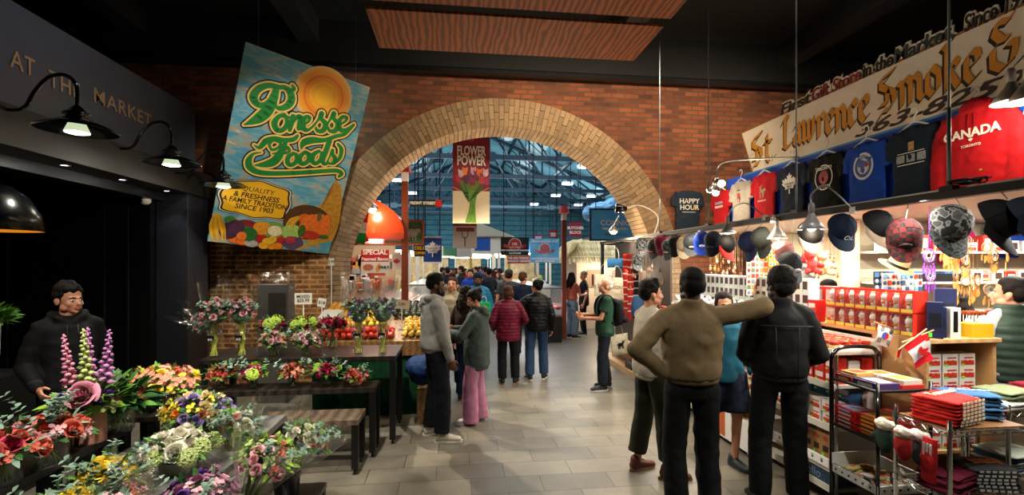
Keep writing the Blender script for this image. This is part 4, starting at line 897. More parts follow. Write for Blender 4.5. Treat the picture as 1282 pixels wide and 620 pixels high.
    # --- trousers
    if bottom:
        c = MB(); g = .014*bw
        c.tube([V((0, 0, 1.06)), V((0, 0, 1.0)), V((0, 0, .93)), V((0, 0, .86))], [(.138, .1), (.152, .11), (.163+g*.2, .118+g*.2), (.14, .1)], 24, up=(1, 0, 0))
        for (kn, an, fa, f), hp in zip(ft, (HIPL, HIPR)):
            if bottom == 'shorts': e = hp+(kn-hp)*.86; c.tube([hp+V((0, 0, .02)), e], [.088+g, .082+g*2], 16)
            else:
                e = an+(kn-an).normalized()*(botlen-.085 if botlen > .085 else .0)
                e = V((an.x, an.y-.004, max(botlen, .03)))
                fl = 1.
                c.capsule(hp, kn, .086+g*.3, .062+g*1.1, 16); c.tube([kn, kn+(e-kn)*.5, e], [.062+g*1.1, .054+g*1.5, (.046+g*1.7)*1.], 16)
        me = remesh(c, vc, 2, .007*fold if lod < 2 else .003, 7, True, sd+3)
        link({'shorts': 'shorts'}.get(bottom, 'trousers'), setmat(me, cloth('b'+botcol[1:], botcol, .12, .8, fold=.45)), t)
    # --- shoes
    for (kn, an, fa, f), s in zip(ft, (-1, 1)):
        R = Matrix.Translation(f+V((0, 0, 0))) @ Matrix.Rotation(radians(fa), 4, 'Z')
        m = MB(); m.M = R
        m.tube([(0, -.075, .045), (0, -.05, .05), (0, .02, .052), (0, .1, .042), (0, .17, .034), (0, .195, .03)], [(.025, .03), (.037, .048), (.041, .046), (.046, .034), (.04, .026), (.02, .016)], 16, up=(1, 0, 0)); m.capsule((0, -.03, .06), (0, -.025, .1), .042, .045)
        me = remesh(m, .008 if lod < 2 else .014, 2); so = link('shoe', setmat(me, mat('shoe'+shoe[1:], shoe, .6, bump=.2)), t)
        m = MB(); m.M = R; P = [(.043*cos(a)*(1.0 if sin(a) > 0 else .85), .058+.148*sin(a)) for a in [2*pi*k/20 for k in range(20)]]; m.prism(P, .002, .026); m.build('sole', mat('sole'+sole[1:], sole, .6), so)
        if lod < 2:
            m = MB(); m.M = R
            for k in range(4): m.tube([(-.022, .03+k*.02, .098-.008*k), (0, .034+k*.02, .104-.009*k), (.022, .03+k*.02, .098-.008*k)], .003, 5)
            m.build('laces', mat('lace'+sole[1:], sole, .7), so, smooth=True)
    t['_HM'] = 0
    del t['_HM']
    if extra: extra(t, dict(WL=WL, WR=WR, EL=EL, ER=ER, HM=HM, SHL=SHL, SHR=SHR, sp=sp, hem=hem, ft=ft, K=K))
    return t, dict(WL=WL, WR=WR, EL=EL, ER=ER, HM=HM, sp=sp)
def at(px, t): p = onD(px, HYP, t); return (p.x, p.y, 0)
D2 = radians
# tan jacket man, arm over his friend
def x_tan(t, J):
    sp = J['sp']; m = MB(); m.tube([sp(0, -.145, 1.4), sp(0, -.158, 1.2), sp(0, -.158, 1.0)], [.002]*3, 5)
person('tall person from behind in a tan bomber jacket, hand on hip, arm over a friend', at(866, 3.52), D2(-8), 1.9, 'dark', 'buzz', '#0c0908', top='jacket', topcol='#615138', tw=1.35, hem=1.0, sh=1.12,
       botcol='#08090d', bw=1.2, shoe='#111114', armL=(-.19, -.03, 1.02), poleL=(-1, -.25, .0), handdirL=(.5, .5, -.6), palmL=(1, 0, 0), armR=(.58, .24, 1.50), poleR=(1, -.7, .25), handdirR=(.3, 1, -.5), palmR=(0, 0, -1), feet=((-.1, .0, 12), (.13, .02, -10)), head=(4, -2, 0), lod=0, fold=1.3)
# black jacket man
def x_blk(t, J):
    sp = J['sp']; m = MB()
    for s in (-1, 1): m.tube([sp(s*.075, -.162, 1.33), sp(s*.07, -.163, 1.2), sp(s*.065, -.158, .96)], [.0035]*3, 5)
    m.tube([sp(-.17, -.135, 1.335), sp(0, -.165, 1.335), sp(.17, -.135, 1.335)], .0035, 5)
    m.build('seam_stitching', mat('seam_blk', '#0e0e10', .8), t, smooth=True)
person('person seen from behind in a black denim jacket, facing the souvenir shelves', at(976, 3.72), D2(-18), 1.9, 'dark', 'afro', '#0a0706', top='jacket', topcol='#060607', tw=1.05, hem=.97, sh=1.02, botcol='#090b0e', bw=1.1,
       shoe='#0c0c0c', armL=(-.14, .22, 1.0), armR=(.15, .2, 1.0), poleL=(-.6, -1, -.2), poleR=(.75, -1, -.2), feet=((-.13, .0, 10), (.13, .03, -12)), head=(20, -4, 0), lod=0, extra=x_blk)
# young man in sweatshirt
def x_brown(t, J):
    m = MB(); kn, an, fa, f = J['ft'][1]
    for k in range(11): p = kn+(V((.098, .0, .84))-kn)*(k/10); m.ell((p.x+(.075 if k < 8 else .07), p.y, p.z), .0065, 8, 6)
    m.build('white_studs', WHT, t, smooth=True)
    m = MB(); m.tube(smoothpath([J['sp'](.0, .13, 1.42), J['sp'](.1, .13, 1.2), J['sp'](.17, .08, .98)], 4), .006, 6); 
person('young person in a beige sweatshirt, green studded joggers and brown boots, hands clasped', at(815, 4.3), D2(-82), 1.79, 'light', 'fringe', '#120c09', top='sweatshirt', topcol='#a39a88', tw=1.2, hem=.9, botcol='#2b2e22', bw=1.5, botlen=.17,
       shoe='#5a2c18', sole='#8a6a4c', armL=(-.04, .3, .93), armR=(.05, .3, .94), curl=(.9, .9), palmL=(1, 0, 0), palmR=(-1, 0, 0), feet=((-.13, -.06, 10), (.12, .1, -18)), head=(-6, -3, 0), lod=0, extra=x_brown)
# person in teal behind
person('person in a teal shirt, navy shorts and grey trainers half hidden behind the tan jacket', at(906, 4.5), D2(165), 1.66, 'light', 'bun', '#1a120e', top='tshirt', topcol='#12485a', tw=1.6, hem=.86, bottom='shorts', botcol='#141a2c', bw=2.2, shoe='#2b333c', sole='#2f3438',
       armL=(-.24, .1, .95), feet=((-.1, .02, 30), (.13, -.2, -25)), lod=0)
# bearded man in grey hoodie
person('bearded person in a light grey hoodie and dark trousers, in profile, by the flower tables', at(545, 5.2), D2(-78), 1.83, 'brown', 'buzz', '#0c0907', beard='#0b0706', top='hoodie', topcol='#8d8b86', tw=1.2, hem=.95, botcol='#080a10', bw=1.5, shoe='#a9a492', sole='#cfc8b8',
       armR=(.2, .12, .86), armL=(-.22, .1, .86), feet=((-.13, -.03, 5), (.13, .05, -15)), head=(-5, 3, 0), lod=0, sh=1.05)
# pink trousers
person('person in an oversized dark green hoodie and wide pink trousers, looking up', at(597, 5.75), D2(72), 1.62, 'light', 'bun', '#1b120d', top='hoodie', topcol='#3f4a46', tw=1.7, hem=.74, botcol='#a46c86', bw=2.3, botlen=.03, shoe='#b8aeb0', sole='#d0c8c4',
       armL=(-.1, .34, 1.17), armR=(.08, .34, 1.2), curl=(.8, .8), poleL=(-1, -.3, -1), poleR=(1, -.3, -1), head=(18, 22, 0), feet=((-.12, .05, 8), (.11, -.02, -4)), lod=0)
# curly haired person between them
person('person with long dark curly hair, blue jeans and black shoes, between the two in hoodies', at(584, 6.6), D2(-40), 1.62, 'light', 'curly', '#1a0f0a', top='jacket', topcol='#2a1c1a', hem=.9, botcol='#1c2c48', bw=1.2, shoe='#0d0d0f', sole='#3a3a3a', feet=((-.13, .03, 20), (.13, .02, -10)), lod=1)
person('person in a beige jacket looking down, behind the grey hoodie', at(566, 7.3), D2(170), 1.72, 'light', 'short', '#3a2618', top='jacket', topcol='#9d9178', hem=.86, tw=1.1, botcol='#17181d', shoe='#b8b8b8', armL=(-.06, .3, 1.12), armR=(.08, .3, 1.12), curl=(.9, .9), head=(0, -18, 0), lod=1)
# maroon and black
person('short haired person in a maroon puffer jacket seen from behind', at(636, 7.55), D2(-6), 1.57, 'light', 'bob', '#4a2c1c', top='puffer', topcol='#5f1428', hem=.78, tw=1.35, botcol='#121315', bw=1.3, shoe='#121212', sole='#c07048', armR=(.16, .2, 1.0), poleR=(1, -.5, -.5), armL=(-.26, .12, .95), feet=((-.1, 0, 12), (.13, .04, -16)), lod=1, sh=1.08)
person('person with a dark bun in black puffer jacket and jeans beside the maroon jacket', at(672, 7.85), D2(-2), 1.66, 'light', 'bun', '#0d0a09', top='puffer', topcol='#0c0c0e', hem=.86, tw=1.25, botcol='#263f5c', bw=1.4, shoe='#1a1a1a', sole='#d8d4cc', armL=(-.27, .14, 1.02), poleL=(-1, -.4, -.4), head=(48, 0, 0), feet=((-.13, -.04, 14), (.13, .03, -22)), lod=1, sh=1.08)
# phone man with backpack
def x_phone(t, J):
    m = MB(); c = J['WR']+V((0, .1, .03)); m.box(tuple(c), (.075, .15, .01), Matrix.Rotation(.7, 3, 'X')); o = m.build('phone_case', BLK, t)
    o.name = 'mobile_phone_tmp'; M_ = o.matrix_world.copy()
    m = MB(); m.tube([(0, -.13, 1.02), (0, -.2, 1.06), (0, -.215, 1.2), (0, -.19, 1.36), (0, -.12, 1.41)], [(.10, .04), (.15, .09), (.155, .1), (.13, .08), (.07, .03)], 18, up=(1, 0, 0)); m.capsule((-.1, -.3, 1.1), (.1, -.3, 1.1), .045)
    me = remesh(m, .012, 2, .006, 8, True); bpk = link('backpack', setmat(me, cloth('bpk', '#0c0d0e')), t)
    for s in (-1, 1):
        m = MB(); m.tube(smoothpath([(s*.1, -.12, 1.4), (s*.12, -.03, 1.475), (s*.13, .09, 1.41), (s*.14, .125, 1.25), (s*.17, .05, 1.1), (s*.13, -.12, 1.05)], 4), [(.022, .006)]*21, 8); m.build('strap', cloth('bpk', '#0c0d0e'), bpk, smooth=True)
    return o
hold = {}
def x_phone2(t, J): hold['o'] = x_phone(t, J)
pm, PJ = person('grey haired person in a dark green polo with a black backpack, reading a phone', at(757, 7.25), D2(84), 1.70, 'light', 'bald', '#a8a39a', top='tshirt', topcol='#22402f', tw=1.9, hem=.85, sleeve='short', botcol='#131820', bw=1.3, shoe='#101010', sole='#b8b8b4',
       armR=(.1, .36, 1.17), armL=(-.06, .33, 1.12), curl=(.6, .75), poleL=(-.6, -.6, -1), poleR=(.6, -.6, -1), head=(0, -16, 0), feet=((-.12, .06, 8), (.12, -.06, -10)), lod=1, sh=1.05, extra=x_phone2)
bpy.context.view_layer.update()
o = hold['o']; M_ = pm.matrix_world @ o.matrix_local; o.parent = None; o.matrix_world = M_; o.name = 'mobile_phone'; tag(o, 'black mobile phone held by the person in the green polo', 'phone')
# florist
def x_flor(t, J):
    m = MB(); m.M = J['HM']; m.capsule((-.087, .005, .06), (-.089, .018, .035), .006, .004, 8); m.build('earbud', WHT, t, smooth=True)
    m = MB(); [m.tube([J['sp'](s*.03, .125, 1.42), J['sp'](s*.035, .15, 1.28)], .003, 5) for s in (-1, 1)]; m.build('drawstring', BLK, t, smooth=True)
person('young person in a black hoodie with a white earbud, looking aside behind the flowers', at(86, 3.75), D2(-134), 1.78, 'light', 'wavy', '#0b0909', top='hoodie', topcol='#060607', tw=1.0, hem=.9, botcol='#0a0a0c', armR=(.2, .2, .98), armL=(-.22, .06, .9), head=(24, 0, 0), lod=0, extra=x_flor, sh=.95)
# man in the green quilted vest
def stripes():
    m = bpy.data.materials.new('striped_cloth'); m.use_nodes = True; nt = m.node_tree; b = nt.nodes['Principled BSDF']; tc = nt.nodes.new('ShaderNodeTexCoord'); wv = nt.nodes.new('ShaderNodeTexWave'); wv.inputs['Scale'].default_value = 46; wv.inputs['Distortion'].default_value = .5; wv.inputs['Detail Scale'].default_value = .3
    wv.bands_direction = 'DIAGONAL'; cr = nt.nodes.new('ShaderNodeValToRGB'); cr.color_ramp.elements[0].color = (.08, .08, .1, 1); cr.color_ramp.elements[0].position = .2; cr.color_ramp.elements[1].position = .3; cr.color_ramp.elements[1].color = (.62, .6, .57, 1)
    nt.links.new(tc.outputs['Object'], wv.inputs[0]); nt.links.new(wv.outputs['Fac'], cr.inputs[0]); nt.links.new(cr.outputs[0], b.inputs['Base Color']); b.inputs['Roughness'].default_value = .8; return m
STR = stripes()
def x_vest(t, J):
    sp = J['sp']; c = MB(); g = .044
    c.tube([V((0, 0, .96)), V((0, 0, 1.02)), sp(0, 0, 1.12), sp(0, 0, 1.28), sp(0, -.005, 1.39), sp(0, -.012, 1.455), sp(0, -.012, 1.53)], [(.185+g*.3, .15), (.19+g*.3, .16), (.165+g, .16), (.175+g, .165), (.165+g*.7, .14), (.115, .09), (.084, .08)], 28, up=(1, 0, 0))
    me = remesh(c, .011, 3, .003, 7, True, 5, lambda p, q: p+q*.008*(abs(sin(p.z*pi/.06))-.5)); link('quilted_vest', setmat(me, cloth('vest', '#2c3a30', .1, .55)), t)
person('person in a dark green quilted vest over a striped shirt inside the souvenir stall', at(1262, 3.72), D2(-4), 1.83, 'light', 'short', '#16110e', top='shirt', topcol=STR, key='strp', tw=2., hem=.86, botcol='#8a7a66', bw=1.5, shoe='#33302c', armL=(-.24, .05, .86), armR=(.25, .12, .9), head=(34, -8, 0), lod=0, extra=x_vest, sh=1.08)
person('person with long dark hair inside the stall, behind the counter of figurines', at(1197, 4.38), D2(80), 1.68, 'light', 'long', '#140e0b', top='tshirt', topcol='#b8b4ac', botcol='#222222', lod=1)
person('person with short black hair behind the boxed goods in the stall', at(1036, 5.6), D2(20), 1.74, 'light', 'short', '#0d0b0a', top='tshirt', topcol='#1c3c60', lod=2)
# people further into the hall
person('person with long dark hair in a coral top by the meat counter', at(716, 12.2), D2(-62), 1.70, 'light', 'long', '#17100d', top='tank', topcol='#a85a4a', sleeve='short', hem=1.02, botcol='#5f7488', bw=1.8, armR=(.12, .36, 1.15), lod=1)
person('person in black with a light cap serving at the counter beside the coral top', at(731, 12.8), D2(80), 1.72, 'light', None, hat='cap', hatcol='#8a8478', top='tshirt', topcol='#101114', sleeve='short', hem=.8, botcol='#0d0e10', armR=(.1, .4, 1.1), lod=1)
person('person in a dark grey t-shirt with a white back print and dark cap', at(637, 10.2), D2(-4), 1.80, 'light', 'short', '#2a1c14', hat='cap', hatcol='#2f3a3c', top='tshirt', topcol='#3a3f42', sleeve='short', tw=1.6, botcol='#1c1f26', lod=1,
       extra=lambda t, J: (link('back_print', MB().ell((-.06, -.165, 1.27), (.045, .012, .03)).ell((.05, -.165, 1.28), (.045, .012, .035)).mesh(WHT), t), None)[1])
person('person in a navy t-shirt with short brown hair seen from behind', at(655, 9.6), D2(-14), 1.76, 'light', 'short', '#4a2f1c', top='tshirt', topcol='#101a30', sleeve='short', tw=1.5, botcol='#20242c', head=(-30, 0, 0), lod=1)
person('person in a teal blue puffer and dark beanie walking towards the arch', at(598, 9.1), D2(175), 1.74, 'brown', 'short', hat='beanie', hatcol='#141a2a', top='puffer', topcol='#1d6f96', tw=1.2, hem=.8, botcol='#15181f', beard='#0c0808', lod=1)
random.seed(11)
TAKEN = [(.2, 9.1), (1.6, 9.6), (1.1, 10.2)]
def clampx(p):
    x, y = min(1.5, max(-.45, p[0])), p[1]
    for k in range(40):
        if all(abs(x-a)+abs(y-b)*.8 > .62 for a, b in TAKEN): break
        x += .31 if k % 2 else -.17; y += .28
        if x > 1.5: x -= 1.8
        if x < -.45: x += 1.5
    TAKEN.append((x, y)); return (x, y, 0)
base = []
CR = [('#1a3f9c', '#14161a', '#c68e70', 'bright blue jacket'), ('#20242c', '#1c1f26', '', 'dark jacket'), ('#6a6a68', '#222833', '', 'grey top'), ('#8a8478', '#1d2a40', '', 'pale coat'), ('#12161f', '#31435c', '', 'navy coat'), ('#7a2420', '#1a1a1c', '', 'dark red coat'), ('#3c4a3a', '#15161a', '', 'olive coat')]
for i, (c1, c2, _, nm) in enumerate(CR):
    b_, _j = person('person in a %s among the crowd far inside the market hall' % nm, clampx(at((589, 612, 622, 566, 560, 652, 660)[i], (12.8, 13.5, 15, 11.5, 14.5, 14.0, 16.5)[i])), D2((170, 10, 190, 160, 20, -20, 60)[i]), (1.78, 1.8, 1.68, 1.7, 1.82, 1.66, 1.76)[i], ('light', 'tan', 'light', 'brown', 'light', 'tan', 'light')[i], ('short', 'buzz', 'long', 'bob', 'short', 'bun', 'short')[i], ('#1a120e', '#0c0a09', '#2c1a10', '#3a2416')[i % 4],
           top=('jacket', 'tshirt')[i % 2], topcol=c1, botcol=c2, armL=(-.2, .2, 1.05) if i % 3 == 0 else None, feet=((-.1, .12, 0), (.1, -.12, 0)), lod=2, group='crowd in the market hall')
    base.append((b_, nm))
spots = [(534, 17), (548, 21), (559, 16.5), (570, 19), (577, 15), (583, 23), (596, 18), (604, 21), (608, 16), (617, 19.5), (628, 24), (634, 18), (645, 21), (651, 15), (662, 19), (671, 24), (684, 17), (692, 21), (603, 26), (618, 28), (590, 29), (640, 30), (572, 27), (560, 24), (700, 15)]
place = ['by the blue leaf banner', 'left of the hanging tulip banner', 'below the hanging tulip banner', 'below the black screen', 'below the blue screen']
for i, (px_, t_) in enumerate(spots):
    b_, nm = base[i % 7]; k_ = random.uniform(.93, 1.03)*b_.scale.x
    pl = place[0] if px_ < 553 else place[1] if px_ < 568 else place[2] if px_ < 628 else place[3] if px_ < 662 else place[4]
    dup(b_, clampx(at(px_, t_)), random.uniform(-pi, pi), label='person in a %s in the crowd, %s' % (nm, pl), sc=k_)
# ================================================================ FLORIST: tables, arrangements, fruit
M_TBL = mat('black_table', '#0f0d0c', .38, var=.2, vscale=12); M_TBLTOP = woodmat('table_top_wood', '#15110e', '#2a231d', 3, .35, (1, 6, 1), 3)
def table(label, x0, x1, y0, y1, z, th=.06, legs=((0, 0), (1, 0), (0, 1), (1, 1)), lw=.06, cast=True, topm=None, name='display_table', shelf=None):
    t = thing(name, label, 'table', ((x0+x1)/2, (y0+y1)/2, 0), group='florist tables'); hx, hy = (x1-x0)/2, (y1-y0)/2; b = .05 if cast else 0
    mb = MB(); mb.b2(-hx, hx, -hy, hy, z-th, z); mb.build('table_top', topm or M_TBLTOP, t, bevel=.003)
    for a, c in legs:
        x = (-hx+lw/2+.005) if a == 0 else (hx-lw/2-.005); y = (-hy+lw/2+.005) if c == 0 else (hy-lw/2-.005)
        mb = MB(); mb.b2(x-lw/2, x+lw/2, y-lw/2, y+lw/2, b, z-th); l = mb.build('leg', M_TBL, t, bevel=.003)
        if cast: mb = MB(); mb.cyl((x-.012, y, .022), (x+.012, y, .022), .022, n=14); mb.cyl((x, y, .03), (x, y, .052), .012); mb.build('caster', DARKM, l, smooth=False)
    if shelf: mb = MB(); mb.b2(-hx+.02, hx-.02, -hy+.02, hy-.02, shelf-.03, shelf); mb.build('lower_shelf', M_TBL, t)
    return t
table('tallest black display table on casters, holding glass vases in front of the brick', -2.56, -.62, 5.13, 5.85, .93, .045)
table('middle height black display table holding a row of small arrangements', -2.62, -.77, 4.80, 5.1, .69, .05)
table('low black bench with a bare top tucked before the middle table', -1.75, -.86, 4.42, 4.77, .5, .05, topm=woodmat('bench_top', '#4a3c30', '#6a5a4a', 3, .4, (1, 6, 1), 3))  # top wood coloured lighter to stand for the light falling on the bench
table('wide grey topped table carrying the white rose pot and the yellow roses', -2.25, -1.42, 2.3, 4.25, .62, .05, topm=woodmat('grey_slate', '#3c3a38', '#6a6864', 2, .4, (1, 3, 1), 5))
table('tall dark table along the shop front carrying the copper vase and coral roses', -3.3, -2.29, 2.2, 3.72, .75, .05, legs=((1, 0), (1, 1)))
table('narrow dark stand behind the grey topped table, under the peach and yellow arrangement', -2.68, -2.27, 3.95, 4.5, .73, .04)
table('lowest black platform at the end of the foreground flower tables', -1.38, -1.05, 3.6, 4.1, .1, .04, cast=False)
tag(struct(MB().b2(-6.2, -3.55, 3.9, 4.6, 0, 1.0).build('wall_shop_counter', M_BLKP)), 'x', 'x'); o = bpy.data.objects['wall_shop_counter']; del o['label']; del o['category']
M_LEAF = [mat('leaf_a', '#2c5a20', .5, var=.35, vscale=20, island=.35), mat('leaf_b', '#4a7a26', .5, var=.3, vscale=20, island=.35), mat('leaf_euc', '#6f8a76', .6, var=.2, vscale=20, island=.3), mat('leaf_dark', '#173d1a', .45, island=.35), mat('leaf_lime', '#7fa32e', .5, island=.3)]
def leafshape(mb, p, d, L, W, curl=.15, tw=0):
    d = V(d).normalized(); s = d.cross(V((0, 0, 1))); s = s.normalized() if s.length > .1 else V((1, 0, 0)); s = (Matrix.Rotation(tw, 3, d) @ s); n = s.cross(d)
    vs = []; 
    for t, wd in ((0, .12), (.25, .8), (.55, 1), (.8, .6), (1, 0)):
        c = V(p)+d*L*t-n*curl*L*t*t
        vs += [c-s*W*wd*.5+n*W*.12*wd, c, c+s*W*wd*.5+n*W*.12*wd]
    fs = []
    for i in range(4):
        for j in range(2): a = i*3+j; fs.append((a, a+1, a+4, a+3))
    mb.add(vs, fs)
BL = {}
def bloom(kind):
    """shared flower head meshes, unit about 1, opening up +z"""
    if kind in BL: return BL[kind]
    random.seed(len(kind)*13); m = MB()
    if kind == 'rose':
        # spiral of cupped petals: tight upright heart, outer ones open and roll back
        for k in range(22):
            t = k/21; r = .06+.40*t**.9; hgt = .66-.30*t**2; wd = 1.15-.45*t; a0 = k*2.4; lean_ = .05+1.0*t**2.2
            def f(u, v, a0=a0, wd=wd, r=r, hgt=hgt, lean_=lean_):
                s_ = (u-.5)*2; a = a0+s_*wd; top = 1-.28*abs(s_)**2.6; rr = r*(.25+.75*sin(min(1, v*1.6)*pi/2))+lean_*.30*v*v; z = hgt*v*top-lean_*.16*max(0, v-.72)*3
                return (rr*cos(a), rr*sin(a), z+.004*k/22)
            m.grid(f, 6, 5)
        m.ell((0, 0, .2), (.12, .12, .22), 8, 6)
    elif kind == 'carnation':
        for k in range(46):
            a = random.uniform(0, 2*pi); e = random.uniform(.15, 1.45); r = random.uniform(.3, .5); d = V((cos(a)*cos(e), sin(a)*cos(e), sin(e))); leafshape(m, d*.1, d, r, .34, random.uniform(-.5, .5), random.uniform(0, 3))
    elif kind == 'ball':
        for k in range(90): z = 1-2*(k+.5)/90; r = sqrt(1-z*z); a = k*2.39996; m.ell((r*cos(a)*.42, r*sin(a)*.42, z*.4+.36), .085, 5, 4)
    elif kind == 'hydrangea':
        for k in range(60):
            z = 1-1.7*(k+.5)/60; r = sqrt(1-z*z); a = k*2.39996; c = V((r*cos(a)*.5, r*sin(a)*.5, z*.38+.34)); d = V((r*cos(a), r*sin(a), z+.2)).normalized()
            for q in range(4): s = d.orthogonal().normalized(); s = Matrix.Rotation(q*pi/2+k, 3, d) @ s; leafshape(m, c, s+d*.25, .14, .12)
    elif kind == 'spray':
        for k in range(9):
            c = V((random.uniform(-.42, .42), random.uniform(-.42, .42), random.uniform(.1, .55))); m.ell(c, (.06, .06, .05), 6, 4)
            for q in range(6): a = q*pi/3+k; leafshape(m, c, (cos(a), sin(a), .45), .17, .12)
            m.tube([(c.x*.2, c.y*.2, -.2), c], .012, 4)
    elif kind == 'daisy':
        m.ell((0, 0, .15), (.16, .16, .1), 8, 5)
        for L, e in ((.5, .3), (.42, .7)):
            for q in range(16): a = q*pi/8; leafshape(m, (0, 0, .1), (cos(a), sin(a), e), L, .15)
    elif kind == 'lily':
        for q in range(6): a = q*pi/3; leafshape(m, (0, 0, 0), (cos(a)*.5, sin(a)*.5, .8), .7, .3, .6)
        for q in range(5): a = q*1.26; m.tube([(0, 0, .2), (.1*cos(a), .1*sin(a), .6)], .012, 4)
    elif kind == 'spike':
        for k in range(34):
            z = .1+k*.066; a = k*2.4; r = .13*(1-k/44); c = V((r*cos(a), r*sin(a), z)); m.ell(c, (.095*(1-k/48), .095*(1-k/48), .1*(1-k/60)), 7, 5); leafshape(m, c, (cos(a), sin(a), .1), .14*(1-k/36), .14*(1-k/36))
        m.tube([(0, 0, -.3), (0, 0, 2.3)], .02, 5)
    if kind == 'rose': m.v = [(x*.72, y*.72, z*.78) for x, y, z in m.v]
    if kind == 'spike': m.v = [(x*1.5, y*1.5, z) for x, y, z in m.v]
    if kind == 'hydrangea': m.v = [(x*.85, y*.85, z*.85) for x, y, z in m.v]
    BL[kind] = m; return m
BLM = {}
PET = {'coral': '#d06650', 'peach': '#dd9478', 'pink': '#d88aa2', 'hot': '#b81a58', 'white': '#e4dfcc', 'yellow': '#ead03e', 'cream': '#e4cf9a', 'lime': '#9cba38', 'lilac': '#9884b8', 'purple': '#5a3280', 'orange': '#e08a28', 'palep': '#e0a8ae', 'mauve': '#94607a', 'crimson': '#a5143c', 'gpale': '#b7c77a', 'orchid': '#b878b0'}
def bloom_obj(kind, col, parent, loc, size, d=(0, 0, 1), name=None, roll=0):
    k = (kind, col)
    if k not in BLM:
        c = PET[col]; BLM[k] = bloom(kind).mesh(mat('petal_'+col, c, .55, var=.16, vscale=30, island=.14), smooth=kind != 'spray')
    o = link(name or {'rose': 'rose', 'carnation': 'carnation', 'ball': 'green_ball_bloom', 'hydrangea': 'hydrangea', 'spray': 'spray_blossom', 'daisy': 'daisy', 'lily': 'lily', 'spike': 'snapdragon'}[kind], BLM[k], parent)
    q = V(d).normalized().to_track_quat('Z', 'Y').to_matrix().to_4x4(); o.matrix_local = Matrix.Translation(V(loc)) @ q @ Matrix.Rotation(roll, 4, 'Z') @ Matrix.Diagonal((size, size, size, 1)); return o
VM = {}
def vase(t, kind, r, h, z0=0):
    if kind == 'glass':
        m = MB(); m.lathe([(r*.9, z0), (r, z0+.01), (r, z0+h), (r-.004, z0+h), (r-.004, z0+.012), (0, z0+.012)], n=28); m.build('glass_vase', GLASS, t, smooth=True)
        m = MB(); m.lathe([(r*.93, z0+.013), (r*.93, z0+h*.62)], n=20); m.build('water', clear_film('water_film', .04, .02, '#d8e4c8'), t, smooth=True)
        m = MB(); random.seed(int(r*1e4))
        for k in range(14): a = random.uniform(0, 6.28); b = a+2.5; m.tube([(r*.6*cos(a), r*.6*sin(a), z0+.015), (r*.7*cos(b), r*.7*sin(b), z0+h+.03)], .004, 5)
        m.build('stems', mat('stem', '#7a9a3c', .5, island=.3), t)
    elif kind == 'tall':
        m = MB(); m.lathe([(r*.55, z0), (r*.6, z0+.01), (r*.62, z0+h*.3), (r, z0+h), (r-.004, z0+h), (r*.58, z0+h*.3), (r*.55, z0+.012), (0, z0+.012)], n=24); m.build('glass_vase', GLASS, t, smooth=True)
        m = MB(); random.seed(5)
        for k in range(16): a = random.uniform(0, 6.28); m.tube([(r*.45*cos(a), r*.45*sin(a), z0+.015), (r*.4*cos(a+2), r*.4*sin(a+2), z0+h*.6), (r*.6*cos(a), r*.6*sin(a), z0+h+.06)], .0045, 5)
        m.build('stems', mat('stem_lit', '#c8cc58', .5, island=.3), t)
        m = MB(); m.b2(-.035, .035, -r-.008, -r-.002, z0+h*.62, z0+h*.62+.045); c = m.build('price_card', BLK, t); text('$45', .03, WHT, c, 0, -r-.0085, z0+h*.64, 0, name='price'); c.children[0].rotation_euler = (pi/2, 0, 0)
    elif kind == 'cube': m = MB(); m.box((0, 0, z0+h/2), (r*1.7, r*1.7, h), taper=1.12); m.build('white_pot', paint('ceramic', '#c9c6c0', .25, coat=.3), t, bevel=.006)
    elif kind == 'copper': m = MB(); m.lathe([(r, z0), (r, z0+h), (r-.006, z0+h), (r-.006, z0+h*.5), (0, z0+h*.5)], n=32); m.build('copper_vase', mat('copper_wood', '#b07c66', .35, .25, var=.25, vscale=6), t, smooth=False, auto=40)
    elif kind == 'bowl': m = MB(); m.lathe([(r*.6, z0), (r*.9, z0+h*.3), (r, z0+h), (r-.006, z0+h), (r*.5, z0+.02)], n=28); m.build('white_bowl', paint('ceramic', '#c9c6c0', .25, coat=.3), t, smooth=True)
    elif kind == 'basket': m = MB(); m.lathe([(r*.7, z0), (r, z0+h), (r*.95, z0+h), (r*.6, z0+.02)], n=28); m.build('basket', mat('basket', '#2d231c', .8, bump=1, bscale=120), t, smooth=True)
    elif kind == 'bucket': m = MB(); m.lathe([(r*.75, z0), (r, z0+h), (r*1.05, z0+h), (r*1.05, z0+h-.02), (r*.72, z0+.02)], n=28); m.build('black_bucket', mat('bucket', '#0a0b0d', .25), t, smooth=True)
    elif kind == 'stand':
        m = MB(); m.lathe([(r, z0), (r, z0+h), (r-.004, z0+h), (r-.004, z0)], n=28, caps=False); m.lathe([(r*1.12, z0+h*.98), (r*1.12, z0+h)], n=28); m.build('glass_stand', GLASS, t, smooth=True)
